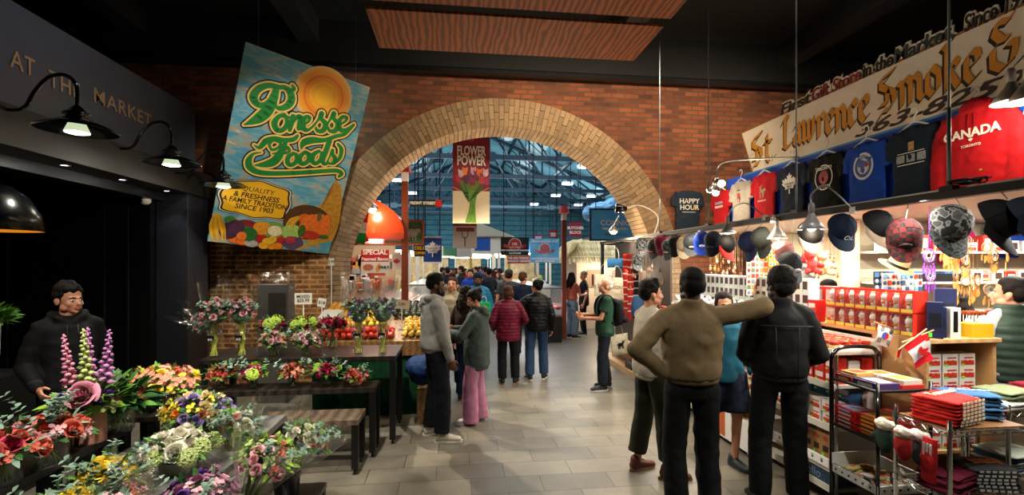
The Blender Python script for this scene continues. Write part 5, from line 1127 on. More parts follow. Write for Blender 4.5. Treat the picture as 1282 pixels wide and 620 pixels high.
def arrangement(label, loc, R, mix, vk='glass', vr=.055, vh=.13, dome=.75, leaf=(0, 1), nleaf=60, seed=0, fill=None, rise=0, group='flower arrangements', name='flower_arrangement', leafL=.07, lean=(0, 0), euc=0, squash=1., order=False):
    """mix: [(kind, colour, count, size)]"""
    t = thing(name, label, 'flowers', loc, group=group); random.seed(seed*17+3); z0 = vh+rise
    vase(t, vk, vr, vh)
    mix = [(q[0], q[1], int(q[2]*1.6+.5), q[3]*(1.12 if q[0] == 'rose' else 1)) if q[0] in ('rose', 'carnation') and q[2] > 1 else q for q in mix]
    tot = sum(q[2] for q in mix); pos = []
    for k in range(tot):
        zz = 1-(k+.5)/tot*.98; r = sqrt(max(0, 1-zz*zz)); a = k*2.39996+seed; pos.append((r*cos(a), r*sin(a), zz))
    lst = [q for q in mix for _ in range(q[2])]; order or random.shuffle(lst)
    for (x, y, zz), q in zip(pos, lst):
        j = random.uniform(.84, 1.04); d = V((x, y, zz*dome+.15)); loc_ = V((x*R*j+lean[0]*zz, y*R*j*squash+lean[1]*zz, z0+zz*R*dome*j)); s = q[3]*random.uniform(.85, 1.15)
        bloom_obj(q[0], q[1], t, loc_-d.normalized()*s*.3, s, d, roll=k)
    m = MB()
    for k in range(nleaf):
        a = random.uniform(0, 6.283); zz = random.uniform(-.15, .95); r = sqrt(max(0, 1-zz*zz)); p = V((r*cos(a)*R*.8+lean[0]*zz, r*sin(a)*R*.8*squash, z0+zz*R*dome*.8)); m.mi = random.randrange(len(leaf))
        leafshape(m, p, (cos(a)*r+random.uniform(-.3, .3), sin(a)*r, zz+random.uniform(-.2, .4)), random.uniform(.7, 1.25)*leafL, leafL*.42, random.uniform(0, .5), random.uniform(-.7, .7))
    for k in range(euc):
        a = random.uniform(0, 6.283); d = V((cos(a)*.7, sin(a)*.7, random.uniform(.4, 1.1))).normalized(); b = V((0, 0, z0)); m.mi = len(leaf)
        for q in range(9): p = b+d*(R*.4+q*R*.14); m.ell(p+V((0, 0, 0)), (.004, .004, .004), 4, 3); [leafshape(m, p, Matrix.Rotation(q*.8+w*pi, 3, d) @ d.orthogonal()+d*.4, .032, .03, .1) for w in (0, 1)]
    m.ell((lean[0]*.3, 0, z0+R*dome*.1), (R*.75, R*.75*squash, R*dome*.55), 12, 8)
    m.build('leaves', [M_LEAF[i] for i in leaf]+[M_LEAF[2]], t)
    return t
T1, T2 = .93, .69
A = arrangement
cl = [('carnation', 'coral', 10, .07), ('rose', 'peach', 5, .07), ('spray', 'peach', 5, .08), ('rose', 'coral', 4, .07)]
# middle table row
def mid(px, z, y): p = onY(px, 400, y); return (p.x, y, z)
for i, (px, lab, mix, vk) in enumerate(((278, 'peach carnations and eucalyptus in a glass vase, first from the left on the middle table', cl, 'glass'),
        (316, 'hot pink roses with lime hydrangea in a glass vase on the middle table', [('rose', 'hot', 6, .075), ('hydrangea', 'lime', 3, .12), ('spray', 'lime', 5, .07), ('rose', 'palep', 3, .06)], 'glass'),
        (367, 'coral and peach bouquet with one pale daisy in a glass vase on the middle table', cl+[('daisy', 'white', 1, .06)], 'glass'),
        (409, 'magenta roses and lime blooms in a squat glass vase on the middle table', [('rose', 'crimson', 6, .08), ('ball', 'lime', 4, .075), ('rose', 'pink', 3, .06), ('spray', 'gpale', 3, .06)], 'glass'),
        (446, 'coral rose bouquet in a small white pot at the right end of the middle table', [('rose', 'coral', 7, .08), ('carnation', 'palep', 6, .065), ('spray', 'peach', 3, .06)], 'cube'))):
    A(lab, mid(px, T2, 4.93), .125, mix, vk, .05, .13 if vk == 'glass' else .07, seed=i+1, nleaf=50, euc=4, dome=.7)
# top table front row
for i, (px, lab, mix) in enumerate(((343, 'pale peach blossoms in a glass vase on the tallest table, left one', [('rose', 'palep', 8, .06), ('spray', 'peach', 8, .08), ('carnation', 'cream', 4, .05)]),
        (384, 'pink blossoms around one large white bloom in a glass vase on the tallest table', [('rose', 'palep', 7, .06), ('carnation', 'white', 2, .1), ('spray', 'pink', 8, .07)]))):
    A(lab, mid(px, T1, 5.28), .15, mix, 'glass', .055, .15, seed=i+11, nleaf=60, euc=3, dome=.7)
# glass cylinders standing empty
for i, px in enumerate((327, 398)):
    p = mid(px, T1, 5.3); t = thing('glass_cylinder', ('empty clear glass cylinder left of the pale peach blossoms', 'empty clear glass cylinder right of the pink blossoms')[i], 'vase', p, group='empty glass cylinders'); m = MB(); m.lathe([(.05, 0), (.05, .16), (.047, .16), (.047, .005), (0, .005)], n=28); m.build('glass_wall', GLASS, t, smooth=True)
# back row raised
for i, (px, lab, mix) in enumerate(((340, 'crimson carnations flanked by green hydrangeas, back row left', [('carnation', 'hot', 7, .09), ('hydrangea', 'lime', 5, .14), ('spray', 'hot', 2, .08)]),
        (379, 'crimson carnations and green hydrangeas, back row middle', [('carnation', 'crimson', 6, .09), ('hydrangea', 'lime', 5, .13), ('ball', 'gpale', 2, .06)]),
        (416, 'deep crimson carnations alone, back row right', [('carnation', 'crimson', 12, .09), ('spray', 'crimson', 3, .07)]))):
    A(lab, mid(px, T1, 5.68), .15, mix, 'glass', .055, .26, seed=i+21, nleaf=60, leaf=(0, 3), dome=.6)
# cellophane bouquets in tall vases
def wrap(t, z0, z1, r0, r1, lean=(0, 0), n=28, seed=0):
    random.seed(seed); ph = [random.uniform(0, 6.28) for _ in range(4)]
    def f(u, v):
        a = 2*pi*u; r = r0+(r1-r0)*v**.8; r *= 1+.09*v*sin(5*a+ph[0])+.06*v*sin(9*a+ph[1]); z = z0+(z1-z0)*v+(.05*v*sin(3*a+ph[2])+.03*v*sin(7*a))
        return (r*cos(a)+lean[0]*v, r*sin(a)+lean[1]*v, z)
    m = MB(); m.grid(f, n*2, 10); m.build('cellophane_wrap', FILM, t, smooth=True)
def tallb(px, y, z, lab, seed, mix, leaf, R=.13, H=.5, lean=(0, 0), vh=.3):
    t = A(lab, mid(px, z, y), R, mix, 'tall', .075, vh, seed=seed, rise=.12, leaf=leaf, nleaf=40, euc=16, dome=1.5, lean=lean, group='cellophane wrapped bouquets in tall vases', name='wrapped_bouquet')
    wrap(t, vh-.08, vh+H, .05, R*1.35, lean, seed=seed); return t
pk = [('rose', 'palep', 8, .065), ('carnation', 'palep', 4, .06)]
tallb(268, 5.3, T1, 'tall wrapped bouquet of pale pink roses, leftmost in the row of vases', 31, pk, (0, 1))
tallb(303, 5.3, T1, 'tall wrapped bouquet of pink roses with one large pink bloom', 32, pk+[('rose', 'pink', 1, .1)], (0, 3))
tallb(449, 5.3, T1, 'tall wrapped bouquet of grey eucalyptus and lilac roses, nearest the lemons', 33, [('carnation', 'mauve', 7, .06), ('rose', 'lilac', 3, .05)], (2, 2))
tallb(479, 5.3, T1, 'tall wrapped bouquet of eucalyptus with one lilac rose at the right table end', 34, [('rose', 'lilac', 3, .07), ('carnation', 'mauve', 2, .05)], (2, 0))
t = A('wrapped bouquet of pink hyacinth blooms leaning out to the left from the vases', mid(262, T1+.32, 5.25), .085, [('carnation', 'palep', 6, .07), ('spray', 'pink', 2, .06)], 'none', 0, .0, seed=35, rise=.05, dome=1.6, leaf=(2, 2), euc=6, name='wrapped_bouquet', group='leaning bouquet'); t.rotation_euler = (0, -1.0, 0); wrap(t, -.1, .32, .03, .12, seed=4)
# foreground left
TA, TB = .75, .62
g_ = 'foreground flower arrangements'
def fg(px, z, t_): p = onD(px, HYP, t_); return (p.x, p.y, z)
A('large arrangement of peach blossoms and yellow roses at the back of the dark tables', fg(203, TA-.02, 3.95), .27, [('spray', 'peach', 22, .12), ('carnation', 'coral', 10, .07), ('rose', 'yellow', 4, .1), ('spray', 'yellow', 6, .09)], 'glass', .07, .16, seed=41, group=g_, nleaf=110, leaf=(1, 4), dome=.55, leafL=.08)
A('low basket of cream, orange and lilac flowers behind the white roses', fg(247, TB, 3.7), .24, [('carnation', 'cream', 5, .12), ('daisy', 'cream', 3, .14), ('rose', 'lilac', 5, .08), ('carnation', 'orange', 4, .09), ('spray', 'yellow', 8, .1), ('carnation', 'purple', 3, .06)], 'basket', .15, .12, seed=42, group=g_, nleaf=120, leaf=(1, 0), dome=.6)
A('white roses over green hydrangeas in a square white pot', fg(224, TB, 2.95), .19, [('rose', 'white', 10, .1), ('hydrangea', 'gpale', 7, .12)], 'cube', .085, .12, seed=43, order=True, group=g_, nleaf=60, leaf=(0, 1), dome=.72)
t = A('pink rose, purple carnations and tall pink snapdragons in a copper vase', fg(113, TA, 3.1), .17, [('carnation', 'purple', 9, .075), ('spray', 'gpale', 12, .1), ('rose', 'palep', 2, .07)], 'copper', .085, .23, seed=44, group=g_, nleaf=110, leaf=(1, 0, 4), dome=.9, leafL=.11)
bloom_obj('rose', 'pink', t, (.05, -.13, .33), .17, (.3, -1, .5), 'large_pink_rose')
for x, y, s in ((-.11, .0, .155), (-.03, .04, .17), (.07, .02, .165)): bloom_obj('spike', 'orchid' if x > -.1 else 'pink', t, (x, y, .34), s, (x*1.2, 0, 1))
bloom_obj('spike', 'gpale', t, (-.02, .0, .36), .16, (-.06, 0, 1))
A('dark foliage with coral blossoms in a clear glass vase right of the copper vase', fg(150, TA, 3.3), .16, [('spray', 'coral', 8, .09), ('carnation', 'coral', 4, .07)], 'glass', .085, .19, seed=45, group=g_, nleaf=110, leaf=(0, 3, 1), dome=.9, leafL=.13)
A('coral roses and pink filler in a wide glass vase left of the copper vase', fg(58, TA, 2.72), .20, [('rose', 'coral', 9, .095), ('spray', 'palep', 14, .08), ('carnation', 'palep', 4, .05)], 'glass', .10, .18, seed=46, group=g_, nleaf=60, leaf=(0, 2), euc=8, dome=.5)
A('deep coral roses at the very edge of the picture in a glass vase', fg(0, TA, 2.5), .19, [('rose', 'coral', 8, .1), ('spray', 'coral', 12, .08), ('rose', 'crimson', 2, .1)], 'glass', .09, .16, seed=47, group=g_, nleaf=60, leaf=(0, 2), dome=.6)
A('yellow roses and eucalyptus in a white bowl', fg(133, TB, 2.62), .15, [('rose', 'yellow', 6, .1), ('carnation', 'cream', 4, .05), ('hydrangea', 'gpale', 3, .08)], 'bowl', .1, .09, seed=48, order=True, group=g_, nleaf=60, leaf=(0, 1), euc=8, dome=.75)
A('yellow roses with a bright green pompom bloom at the bottom left', fg(78, TB-.04, 2.3), .16, [('rose', 'yellow', 6, .11), ('ball', 'lime', 3, .13), ('hydrangea', 'gpale', 3, .1)], 'bowl', .1, .09, seed=49, order=True, group=g_, nleaf=60, leaf=(1, 2), euc=6, dome=.7)
A('pale yellow roses in a tall glass vase on the counter left of the florist', (-3.68, 4.02, 1.0), .14, [('rose', 'yellow', 7, .11), ('lily', 'white', 3, .06)], 'glass', .07, .28, seed=50, group='flowers on the shop counter', nleaf=50, leaf=(0, 2), euc=6, dome=.5)
A('bright green leafy plant behind the florist', (-3.9, 4.5, 1.0), .15, [('spray', 'lime', 3, .05)], 'bowl', .09, .42, seed=51, group='flowers on the shop counter', nleaf=140, leaf=(1, 1), dome=.7, leafL=.1, name='potted_plant')
A('bunch of pale eucalyptus lying low on the shop counter', (-3.8, 3.97, 1.0), .12, [('spray', 'white', 4, .05)], 'glass', .06, .1, seed=52, group='flowers on the shop counter', nleaf=20, leaf=(2, 2), euc=14, dome=.5)
# wrapped bunches in black buckets
def bunch(lab, x, y, z, R, mix, seed, tilt, H=.42, leaf=(0, 1), bucket=True, euc=5):
    if bucket:
        tb = thing('flower_bucket', 'black plastic flower bucket under the '+lab.replace('wrapped bouquet of ', '')[:48], 'bucket', (x, y, 0 if z < .3 else z-.3)); vase(tb, 'bucket', .1, z+.16 if z < .3 else .3); 
    t = A(lab, (x, y, z+.02), R, mix, 'none', 0, .0, seed=seed, rise=.3, leaf=leaf, nleaf=60, euc=euc, dome=.75, name='wrapped_bouquet', group='cellophane bouquets in the foreground')
    m = MB(); [m.tube([(0.02*cos(k), .02*sin(k), .0), (R*.5*cos(k), R*.5*sin(k), .3)], .005, 5) for k in range(12)]; m.build('stems', mat('stem', '#5a7a2c'), t)
    wrap(t, .02, H+.1, .04, R*1.45, seed=seed); t.rotation_euler = tilt; return t
bunch('wrapped bouquet of white roses and small pink blooms beside the tile floor', -1.26, 3.78, .26, .16, [('rose', 'white', 5, .1), ('carnation', 'coral', 5, .05), ('carnation', 'lilac', 4, .05), ('spray', 'gpale', 5, .07)], 61, (.0, .5, .1))
bunch('wrapped bouquet of white and peach roses, left of the bouquet by the tile floor', -1.58, 3.62, .42, .14, [('rose', 'white', 4, .09), ('carnation', 'peach', 5, .06), ('carnation', 'lilac', 3, .05)], 62, (.1, .1, 0), bucket=False)
bunch('large wrapped bouquet of purple roses and dusky pink filler at the bottom edge', -1.24, 2.66, .35, .22, [('rose', 'purple', 7, .085), ('rose', 'mauve', 5, .07), ('spray', 'mauve', 26, .1), ('spray', 'palep', 10, .08)], 63, (.3, -.2, 0), H=.5, leaf=(0, 3))
bunch('wrapped bouquet of dusky pink blossom and green leaves at the bottom edge', -1.45, 2.42, .42, .17, [('spray', 'palep', 22, .1), ('rose', 'peach', 6, .06), ('carnation', 'mauve', 8, .05)], 64, (.2, -.35, 0), H=.45, leaf=(0, 1), bucket=False)
bunch('wrapped bouquet of fresh green filler stems between the bottom edge bouquets', -1.3, 3.2, .38, .17, [('spray', 'gpale', 16, .09), ('rose', 'palep', 5, .07), ('spray', 'coral', 6, .07)], 65, (.15, .45, 0), H=.45, leaf=(1, 4))
# ---------------------------------------------------------------- cellophane covered steel cabinet and price cards
p = onY(343, 400, 6.9); t = thing('steel_ice_bin', 'upright grey metal box under crinkled clear plastic against the rough brick', 'metal cabinet', (p.x, 7.0, 0))
m = MB(); m.b2(-.2, .2, -.15, .15, 0, 1.62); m.build('housing', mat('brushed', '#6a6660', .4, .6), t, bevel=.01); m = MB(); m.b2(-.05, .17, -.165, -.15, .9, 1.5); m.build('front_panel', mat('brushed2', '#3c3833', .4, .5), t)
def bagf(u, v):
    a = 2*pi*u; x = .25*cos(a); y = .2*sin(a); q = max(abs(cos(a)), abs(sin(a)))**.8; r = 1 if v < .8 else 1-(v-.8)*1.5; return (x/q*r+.02*noise.noise(V((u*9, v*7, 0))), y/q*r+.02*noise.noise(V((u*9, v*7, 5))), 1.0+v*.78)
m = MB(); m.grid(bagf, 40, 16); m.build('plastic_cover', FILM, t, smooth=True)
def pricecard(px, py, y, lab, base, w_=.19, h_=.13, ang=0, s='$4.99\nLEMONS'):
    p = onY(px, py, y); t = thing('price_card', lab, 'price card', (p.x, y, base), group='handwritten price cards'); hz = p.z-base
    m = MB(); m.cyl((0, 0, 0), (0, 0, hz), .006, n=6); m.build('stick', WHT, t); m = MB(); m.box((0, -.008, hz), (w_, .004, h_), Matrix.Rotation(ang, 3, 'Y')); c = m.build('card', paint('card', '#d8d2c0'), t)
    text(s, .05, BLK, c, 0, -.0115, hz, 0, off=.001); c.children[0].rotation_euler = (pi/2, ang, 0)
pricecard(380, 374, 5.75, 'white handwritten price card standing above the crimson carnations', .93, s='MIXED\n$25.99')
pricecard(403, 379, 5.8, 'second white price card at the edge of the light brick', .93, .09, .1, .2, s='$18')
pricecard(503, 381, 6.55, 'white price card in the avocados', 1.1, .2, .12, .15, s='2.99')
pricecard(415, 328, 7.3, 'small white price note below the corner of the painted sign', 1.0, .08, .11, s='3.99')
# ---------------------------------------------------------------- fruit stand
fsd = thing('fruit_stand', 'sloping wooden fruit stand with green cloth skirt behind the flower tables', 'market stand', (-.95, 6.7, 0))
m = MB(); m.b2(-.8, .65, -.55, .6, 0, .76); m.build('green_skirt', cloth('greenskirt', '#0f3d22'), fsd)
m = MB(); m.add([(-.85, -.6, .93), (.7, -.6, .93), (.7, .65, 1.305), (-.85, .65, 1.305), (-.85, -.6, .75), (.7, -.6, .75), (.7, .65, .75), (-.85, .65, .75)], [(0, 1, 2, 3), (4, 7, 6, 5), (0, 4, 5, 1), (1, 5, 6, 2), (2, 6, 7, 3), (3, 7, 4, 0)]); m.build('sloping_top', woodmat('crate', '#6a4a28', '#8f6a3c', 4), fsd)
m = MB(); [m.b2(a, a+.02, -.6, .65, .86, 1.0) for a in (-.86, .7)]; m.build('side_rail', paint('white_rail', '#b0aca0'), fsd)
FR = {}
def fruit(kind):
    if kind in FR: return FR[kind]
    m = MB()
    if kind == 'mango': m.ell((0, 0, 0), (.05, .04, .036), 14, 10); c = mat('mango', '#d8a41c', .4, col2='#c8841c', vscale=12)
    if kind == 'lemon': m.ell((0, 0, 0), (.04, .03, .03), 12, 8); m.ell((.038, 0, 0), (.01, .01, .01)); c = mat('lemon', '#e0c024', .4)
    if kind == 'tomato': m.lathe([(0, -.032), (.03, -.028), (.042, 0), (.034, .024), (.012, .03), (0, .026)], n=16); c = mat('tomato', '#b02a16', .25)
    if kind == 'avocado': m.ell((0, 0, 0), (.045, .032, .032), 12, 8); c = mat('avocado', '#2c3a1c', .5, bump=.5, bscale=90)
    if kind == 'pear': m.lathe([(0, -.04), (.03, -.035), (.036, -.01), (.022, .025), (.012, .045), (0, .048)], n=14); c = mat('pear', '#d0a83a', .45, var=.1)
    if kind == 'orange': m.ell((0, 0, 0), .037, 14, 10); c = mat('orange_f', '#cf6a1a', .45, bump=.2, bscale=200)
    FR[kind] = m.mesh(c, True); return FR[kind]
random.seed(3)
WH = {'mango': 'yellow mango heaped by the light brick', 'lemon': 'bright lemon in the heap behind the wrapped bouquets', 'tomato': 'red tomato in the front heap', 'avocado': 'dark green avocado around the price card', 'pear': 'golden pear at the right of the stand', 'orange': 'orange fruit in the middle of the stand'}
def heap(kind, x0, x1, y0, y1, n, lay=2, wz=0):
    nx = max(2, int((x1-x0)/.082)); ny = max(2, int((y1-y0)/.075))
    cnt = 0
    for l in range(lay):
        for j in range(ny-l):
            for i in range(nx-l):
                if cnt >= n: return
                x = x0+(i+.5+l*.5)*.082; y = y0+(j+.5+l*.5)*.075; z = .95+(y+.6)*.3+.035+l*.052+wz
                o = link('loose_'+kind if kind != 'orange' else 'loose_orange', fruit(kind), None, (x-.95+random.uniform(-.008, .008), y+6.7+random.uniform(-.008, .008), z), (random.uniform(0, 6), random.uniform(-.4, .4), random.uniform(0, 6)))
                tag(o, WH[kind], 'fruit', kind+' heap'); cnt += 1
heap('tomato', -.8, .25, -.58, -.3, 50); heap('mango', -.82, -.3, -.25, .62, 60, 3); heap('lemon', -.28, .05, -.25, .3, 36, 3); heap('orange', -.28, .05, .3, .6, 12); heap('avocado', .08, .5, .05, .6, 36); heap('pear', .28, .68, -.55, .0, 36)
m = MB(); m.add([(-.12, -.1, 0), (.12, -.1, 0), (.14, .1, .05), (-.14, .1, .05), (-.12, -.1, -.06), (.12, -.1, -.06), (.14, .1, -.06), (-.14, .1, -.06)], [(0, 1, 2, 3), (4, 7, 6, 5), (0, 4, 5, 1), (1, 5, 6, 2), (2, 6, 7, 3), (3, 7, 4, 0)])
o = m.build('cardboard_tray', mat('card_white', '#a8a498', .8)); o.location = (-1.62, 6.5, 1.22); o.rotation_euler = (.2, 0, -.3); tag(o, 'grey cardboard fruit tray tipped at the left of the mangoes', 'tray')
c = MB(); c.ell((0, 0, .26), (.2, .3, .1)); c.ell((.05, -.1, .2), (.17, .15, .12)); c.ell((0, .12, .16), (.15, .2, .14)); o = link('draped_blue_cloth', setmat(remesh(c, .015, 2, .03, 9, True, 3), cloth('bluecloth', '#0d2a52')), None, (-.38, 5.65, .45)); tag(o, 'crumpled navy blue cloth hanging beside the tall table end', 'cloth')
m = MB(); m.b2(-.45, -.08, 5.75, 6.05, 0, .4); o = m.build('wooden_crate', woodmat('crate', '#6a4a28', '#8f6a3c', 4)); tag(o, 'brown crate standing on the floor under the navy cloth', 'crate')
# ================================================================ SOUVENIR STALL (right)
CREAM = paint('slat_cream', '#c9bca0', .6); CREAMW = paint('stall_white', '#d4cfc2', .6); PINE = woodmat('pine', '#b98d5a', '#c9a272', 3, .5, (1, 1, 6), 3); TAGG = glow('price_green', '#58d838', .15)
st = thing('souvenir_stall', 'long bright souvenir stall with dark front rail, cream slat walls and posts', 'market stall', (0, 0, 0))
m = MB(); m.b2(2.93, 3.0, 1.4, 9.5, 2.29, 2.34); m.build('front_rail', mat('rail_dark', '#231f1c', .5, .3), st, bevel=.004)
m = MB(); m.b2(3.0, 7.2, 1.4, 7.75, 2.345, 2.36); m.build('ceiling_panel', CREAMW, st)
def post(x, y, z1=2.34, c=CREAM, w_=.07, nm='post'): m = MB(); m.b2(x-w_/2, x+w_/2, y-w_/2, y+w_/2, 0, z1); m.build(nm, c, st, bevel=.003)
post(3.97, 4.4, 2.34, CREAM, .1); post(2.97, 9.46, 2.32, DARKM, .06); post(3.6, 9.46, 2.3, CREAM, .1)
m = MB(); m.b2(2.95, 4.3, 9.42, 9.48, 2.27, 2.34); m.build('end_rail', DARKM, st)
def slatwall(x0, x1, y, z0, z1, nm):
    m = MB(); m.b2(x0, x1, y, y+.03, z0, z1); 
    z = z0+.05
    while z < z1: m.b2(x0, x1, y-.008, y, z, z+.085); z += .1
    m.build(nm, CREAM, st)
slatwall(3.97, 7.2, 4.5, 0, 2.34, 'slat_wall'); slatwall(4.55, 7.2, 6.5, 0, 2.34, 'slat_wall')
m = MB(); m.b2(7.15, 7.2, 1.4, 6.5, 0, 2.34); m.build('side_wall', CREAMW, st)
m = MB(); [m.b2(4.06, 7.1, 4.18, 4.5, z-.02, z) for z in (1.32, 1.72, 2.02)]; m.build('wall_shelf', paint('shelf_light', '#b8b4aa'), st)
m = MB(); m.b2(4.06, 5.0, 4.2, 4.22, 1.72, 1.80); m.build('shelf_front', BLK, st)
# shelving with stepped shelves
sh = thing('tiered_shelf_unit', 'white tiered shelving packed with boxed sweets along the front of the stall', 'shelf unit', (0, 0, 0))
m = MB(); m.cyl((2.95, 3.41, 0), (2.95, 3.41, 1.2), .012); m.build('upright', STEEL, sh)
m = MB(); m.b2(2.93, 3.3, 3.385, 3.4, 1.19, 1.235); m.build('price_strip', WHT, sh)
m = MB(); m.b2(3.30, 3.33, 3.4, 6.8, 0, 1.3); m.build('back_panel', CREAMW, sh)
SHZ = (.14, .3, .62, .95, 1.22)
for z in SHZ: m = MB(); m.b2(2.93, 3.3, 3.4, 6.8, z-.025, z); m.b2(2.915, 2.93, 3.4, 6.8, z-.04, z+.012); m.build('shelf_board', paint('shelf_w', '#c4beb0', .5), sh)
for y in (5.1, 6.79): m = MB(); m.b2(2.96, 3.3, y-.015, y+.015, 0, 1.22); m.build('upright', CREAMW, sh)
# wood counter behind it
ct = thing('wooden_counter', 'pine display counter topped with boxed figurines, open cubby holes in its end', 'counter', (0, 0, 0))
m = MB(); m.b2(3.34, 3.92, 3.02, 6.8, 1.33, 1.36); m.build('counter_top', PINE, ct, bevel=.003)
m = MB(); m.b2(3.88, 3.91, 3.05, 6.8, 0, 1.33); m.b2(3.34, 3.36, 3.05, 3.5, 0, 1.33); m.b2(3.36, 3.88, 3.45, 3.48, 0, 1.33); m.build('side_panel', PINE, ct)
m = MB(); [m.b2(3.36, 3.88, 3.06, 3.45, z-.02, z) for z in (.1, .55, .97)]; m.build('cubby_shelf', PINE, ct)
# low wooden display base further back
lb = thing('low_display_base', 'low pale wooden display base with jars beyond the person in the green polo', 'display base', (0, 0, 0))
m = MB(); m.b2(2.9, 3.25, 6.9, 9.4, 0, .1); m.b2(2.9, 3.25, 6.9, 9.4, .42, .46); m.b2(3.2, 3.25, 6.9, 9.4, .1, .42); m.b2(2.9, 3.25, 6.88, 6.92, 0, .46); m.build('carcass', PINE, lb)
m = MB(); m.b2(3.22, 3.25, 6.9, 9.4, .46, 2.3); m.build('back_board', mat('dark_board', '#3a2e26', .7), lb)
# ---- boxed goods
GB = {}
def goodbox(kind):
    if kind in GB: return GB[kind]
    m = MB()
    if kind == 'tin':
        m.lathe([(.03, 0), (.034, .004), (.034, .045), (.03, .05)], n=14); m.mi = 1; m.lathe([(.036, .048), (.036, .062), (.0, .064)], n=14); m.mi = 3; m.lathe([(.0347, .01), (.0347, .034)], n=14, caps=False); m.mi = 2; m.box((0, -.02, .066), (.014, .014, .002))
        GB[kind] = (m.mesh([mat('jam', '#8a2410', .2), paint('gb_lid', '#c02418', .3), TAGG, paint('jarlabel', '#d8b878')], True), (.07, .074, .066)); return GB[kind]
    K = {'maple': ((.1, .13, .09), '#cfc9c2', '#b8401c'), 'white': ((.11, .12, .11), '#c8c6c0', '#3d2a20'), 'redbox': ((.1, .1, .1), '#b81c18', '#d6cfc4'), 'tin': ((.07, .08, .06), '#c03020', '#e0c060'), 'carton': ((.12, .14, .12), '#cabfae', '#a03018'),
                   'bag': ((.07, .09, .19), '#9a7142', '#2a1a10'), 'fig': ((.13, .1, .16), '#c02820', '#c8b8b0'), 'window': ((.11, .1, .13), '#d4d2ce', '#3a2820'), 'navy': ((.1, .09, .26), '#1c2346', '#0c0f1c'), 'thin': ((.04, .16, .2), '#b02018', '#e0d8c8'), 'blue': ((.1, .12, .1), '#3c6a9c', '#d8d2c8')}[kind]
    (dx, dy, dz), c1, c2 = K; m.box((0, 0, dz/2), (dx, dy, dz)); e = .0015; fx = -dx/2-e
    m.mi = 1
    if kind in ('maple', 'carton'): m.b2(fx, fx+.001, -dy*.42, dy*.42, dz*.08, dz*.45)
    elif kind in ('window', 'white', 'fig'): m.b2(fx, fx+.001, -dy*.32, dy*.32, dz*.2, dz*.8)
    elif kind == 'bag': m.b2(fx, fx+.001, -dy*.3, dy*.3, dz*.25, dz*.5); m.mi = 0; m.box((0, 0, dz+.012), (dx*.3, dy, .03), taper=.6)
    else: m.b2(fx, fx+.001, -dy*.38, dy*.38, dz*.3, dz*.7)
    m.mi = 2; m.b2(fx-.001, fx, dy*.18, dy*.4, dz*.04, dz*.16)
    if kind in ('maple', 'carton', 'tin'):
        m.mi = 3; [m.ell((fx-.001, -dy*.3+dy*.15*k, dz*.26+.012*(k % 2)), (.002, .011, .011), 6, 4) for k in range(4)]
        m.mi = 3; m.b2(fx-.0005, fx+.001, -dy*.36, dy*.2, dz*.62, dz*.72)
    if kind == 'bag': m.mi = 3; m.b2(fx-.001, fx, -dy*.2, dy*.2, dz*.72, dz*.9)
    GB[kind] = (m.mesh([paint('gb'+c1[1:], c1, .45), paint('gb'+c2[1:], c2, .5), TAGG, paint('gb_red', '#b3261a', .4)]), (dx, dy, dz)); return GB[kind]
GLAB = {'maple': 'white sweets box with an orange maple picture', 'white': 'small white box with a brown window', 'redbox': 'small red gift box', 'tin': 'small red lidded jar', 'carton': 'pale carton of cookies with red print', 'bag': 'brown paper coffee bag with a dark stamp', 'fig': 'red figurine box', 'window': 'white mug box with a dark window', 'navy': 'tall navy bottle box', 'thin': 'thin red souvenir box', 'blue': 'blue and white sweets box'}
def stock(kind, x, y0, y1, z, where, layers=1, gap=.012, jit=.004, scale=1., dirn='y'):
    me, (dx, dy, dz) = goodbox(kind); y = y0+dy*scale/2; cnt = 0
    while y+dy*scale/2 <= y1:
        for l in range(layers):
            o = link('gift_box' if kind != 'bag' else 'coffee_bag', me, None, (x+random.uniform(-jit, jit), y, z+l*dz*scale+.0005*l), (0, 0, random.uniform(-.05, .05)), scale)
            tag(o, GLAB[kind]+' '+where, 'box' if kind != 'bag' else 'bag', kind+' boxes '+where)
        y += dy*scale+gap
random.seed(21)
stock('tin', 2.98, 3.43, 6.7, 1.222, 'on the top tier of shelving', 1); [stock('tin', xx, 3.43, 4.3, 1.222, 'in the rows behind the front of the top tier', 1) for xx in (3.07, 3.16, 3.25)]; 
stock('redbox', 3.0, 3.43, 4.2, .952, 'on the second tier', 2); stock('redbox', 3.23, 3.43, 3.7, .952, 'at the inner end of the second tier', 2); stock('maple', 3.12, 3.43, 5.0, .952, 'at the back of the second tier', 2); stock('carton', 3.0, 4.25, 6.6, .952, 'on the second tier', 1)
stock('maple', 3.0, 3.43, 6.6, .622, 'on the third tier', 2); stock('blue', 3.13, 3.43, 4.2, .622, 'at the back of the third tier', 3); stock('maple', 3.24, 3.43, 3.7, .622, 'at the inner end of the third tier', 3)
stock('bag', 3.0, 3.5, 4.0, .33, 'on the lowest tray by the black cart', 1, .004); stock('carton', 3.0, 4.15, 4.5, .33, 'on the lowest tray', 1)
tr = thing('printed_tray', 'white paw printed display tray holding coffee bags on a blue carton', 'tray', (3.03, 3.83, .3))
m = MB(); m.b2(-.13, .2, -.4, .3, 0, .012); m.b2(-.14, -.128, -.4, .3, 0, .07); m.b2(-.14, .2, -.41, -.4, 0, .07); m.build('tray', WHT, tr); m = MB(); [(m.ell((-.1425, -.34+.1*k, .033), (.002, .011, .009), 8, 5), [m.ell((-.1425, -.34+.1*k+.009*q, .05), (.002, .004, .004), 6, 4) for q in (-1, 0, 1)]) for k in range(7)]; m.build('paw_prints', BLK, tr)
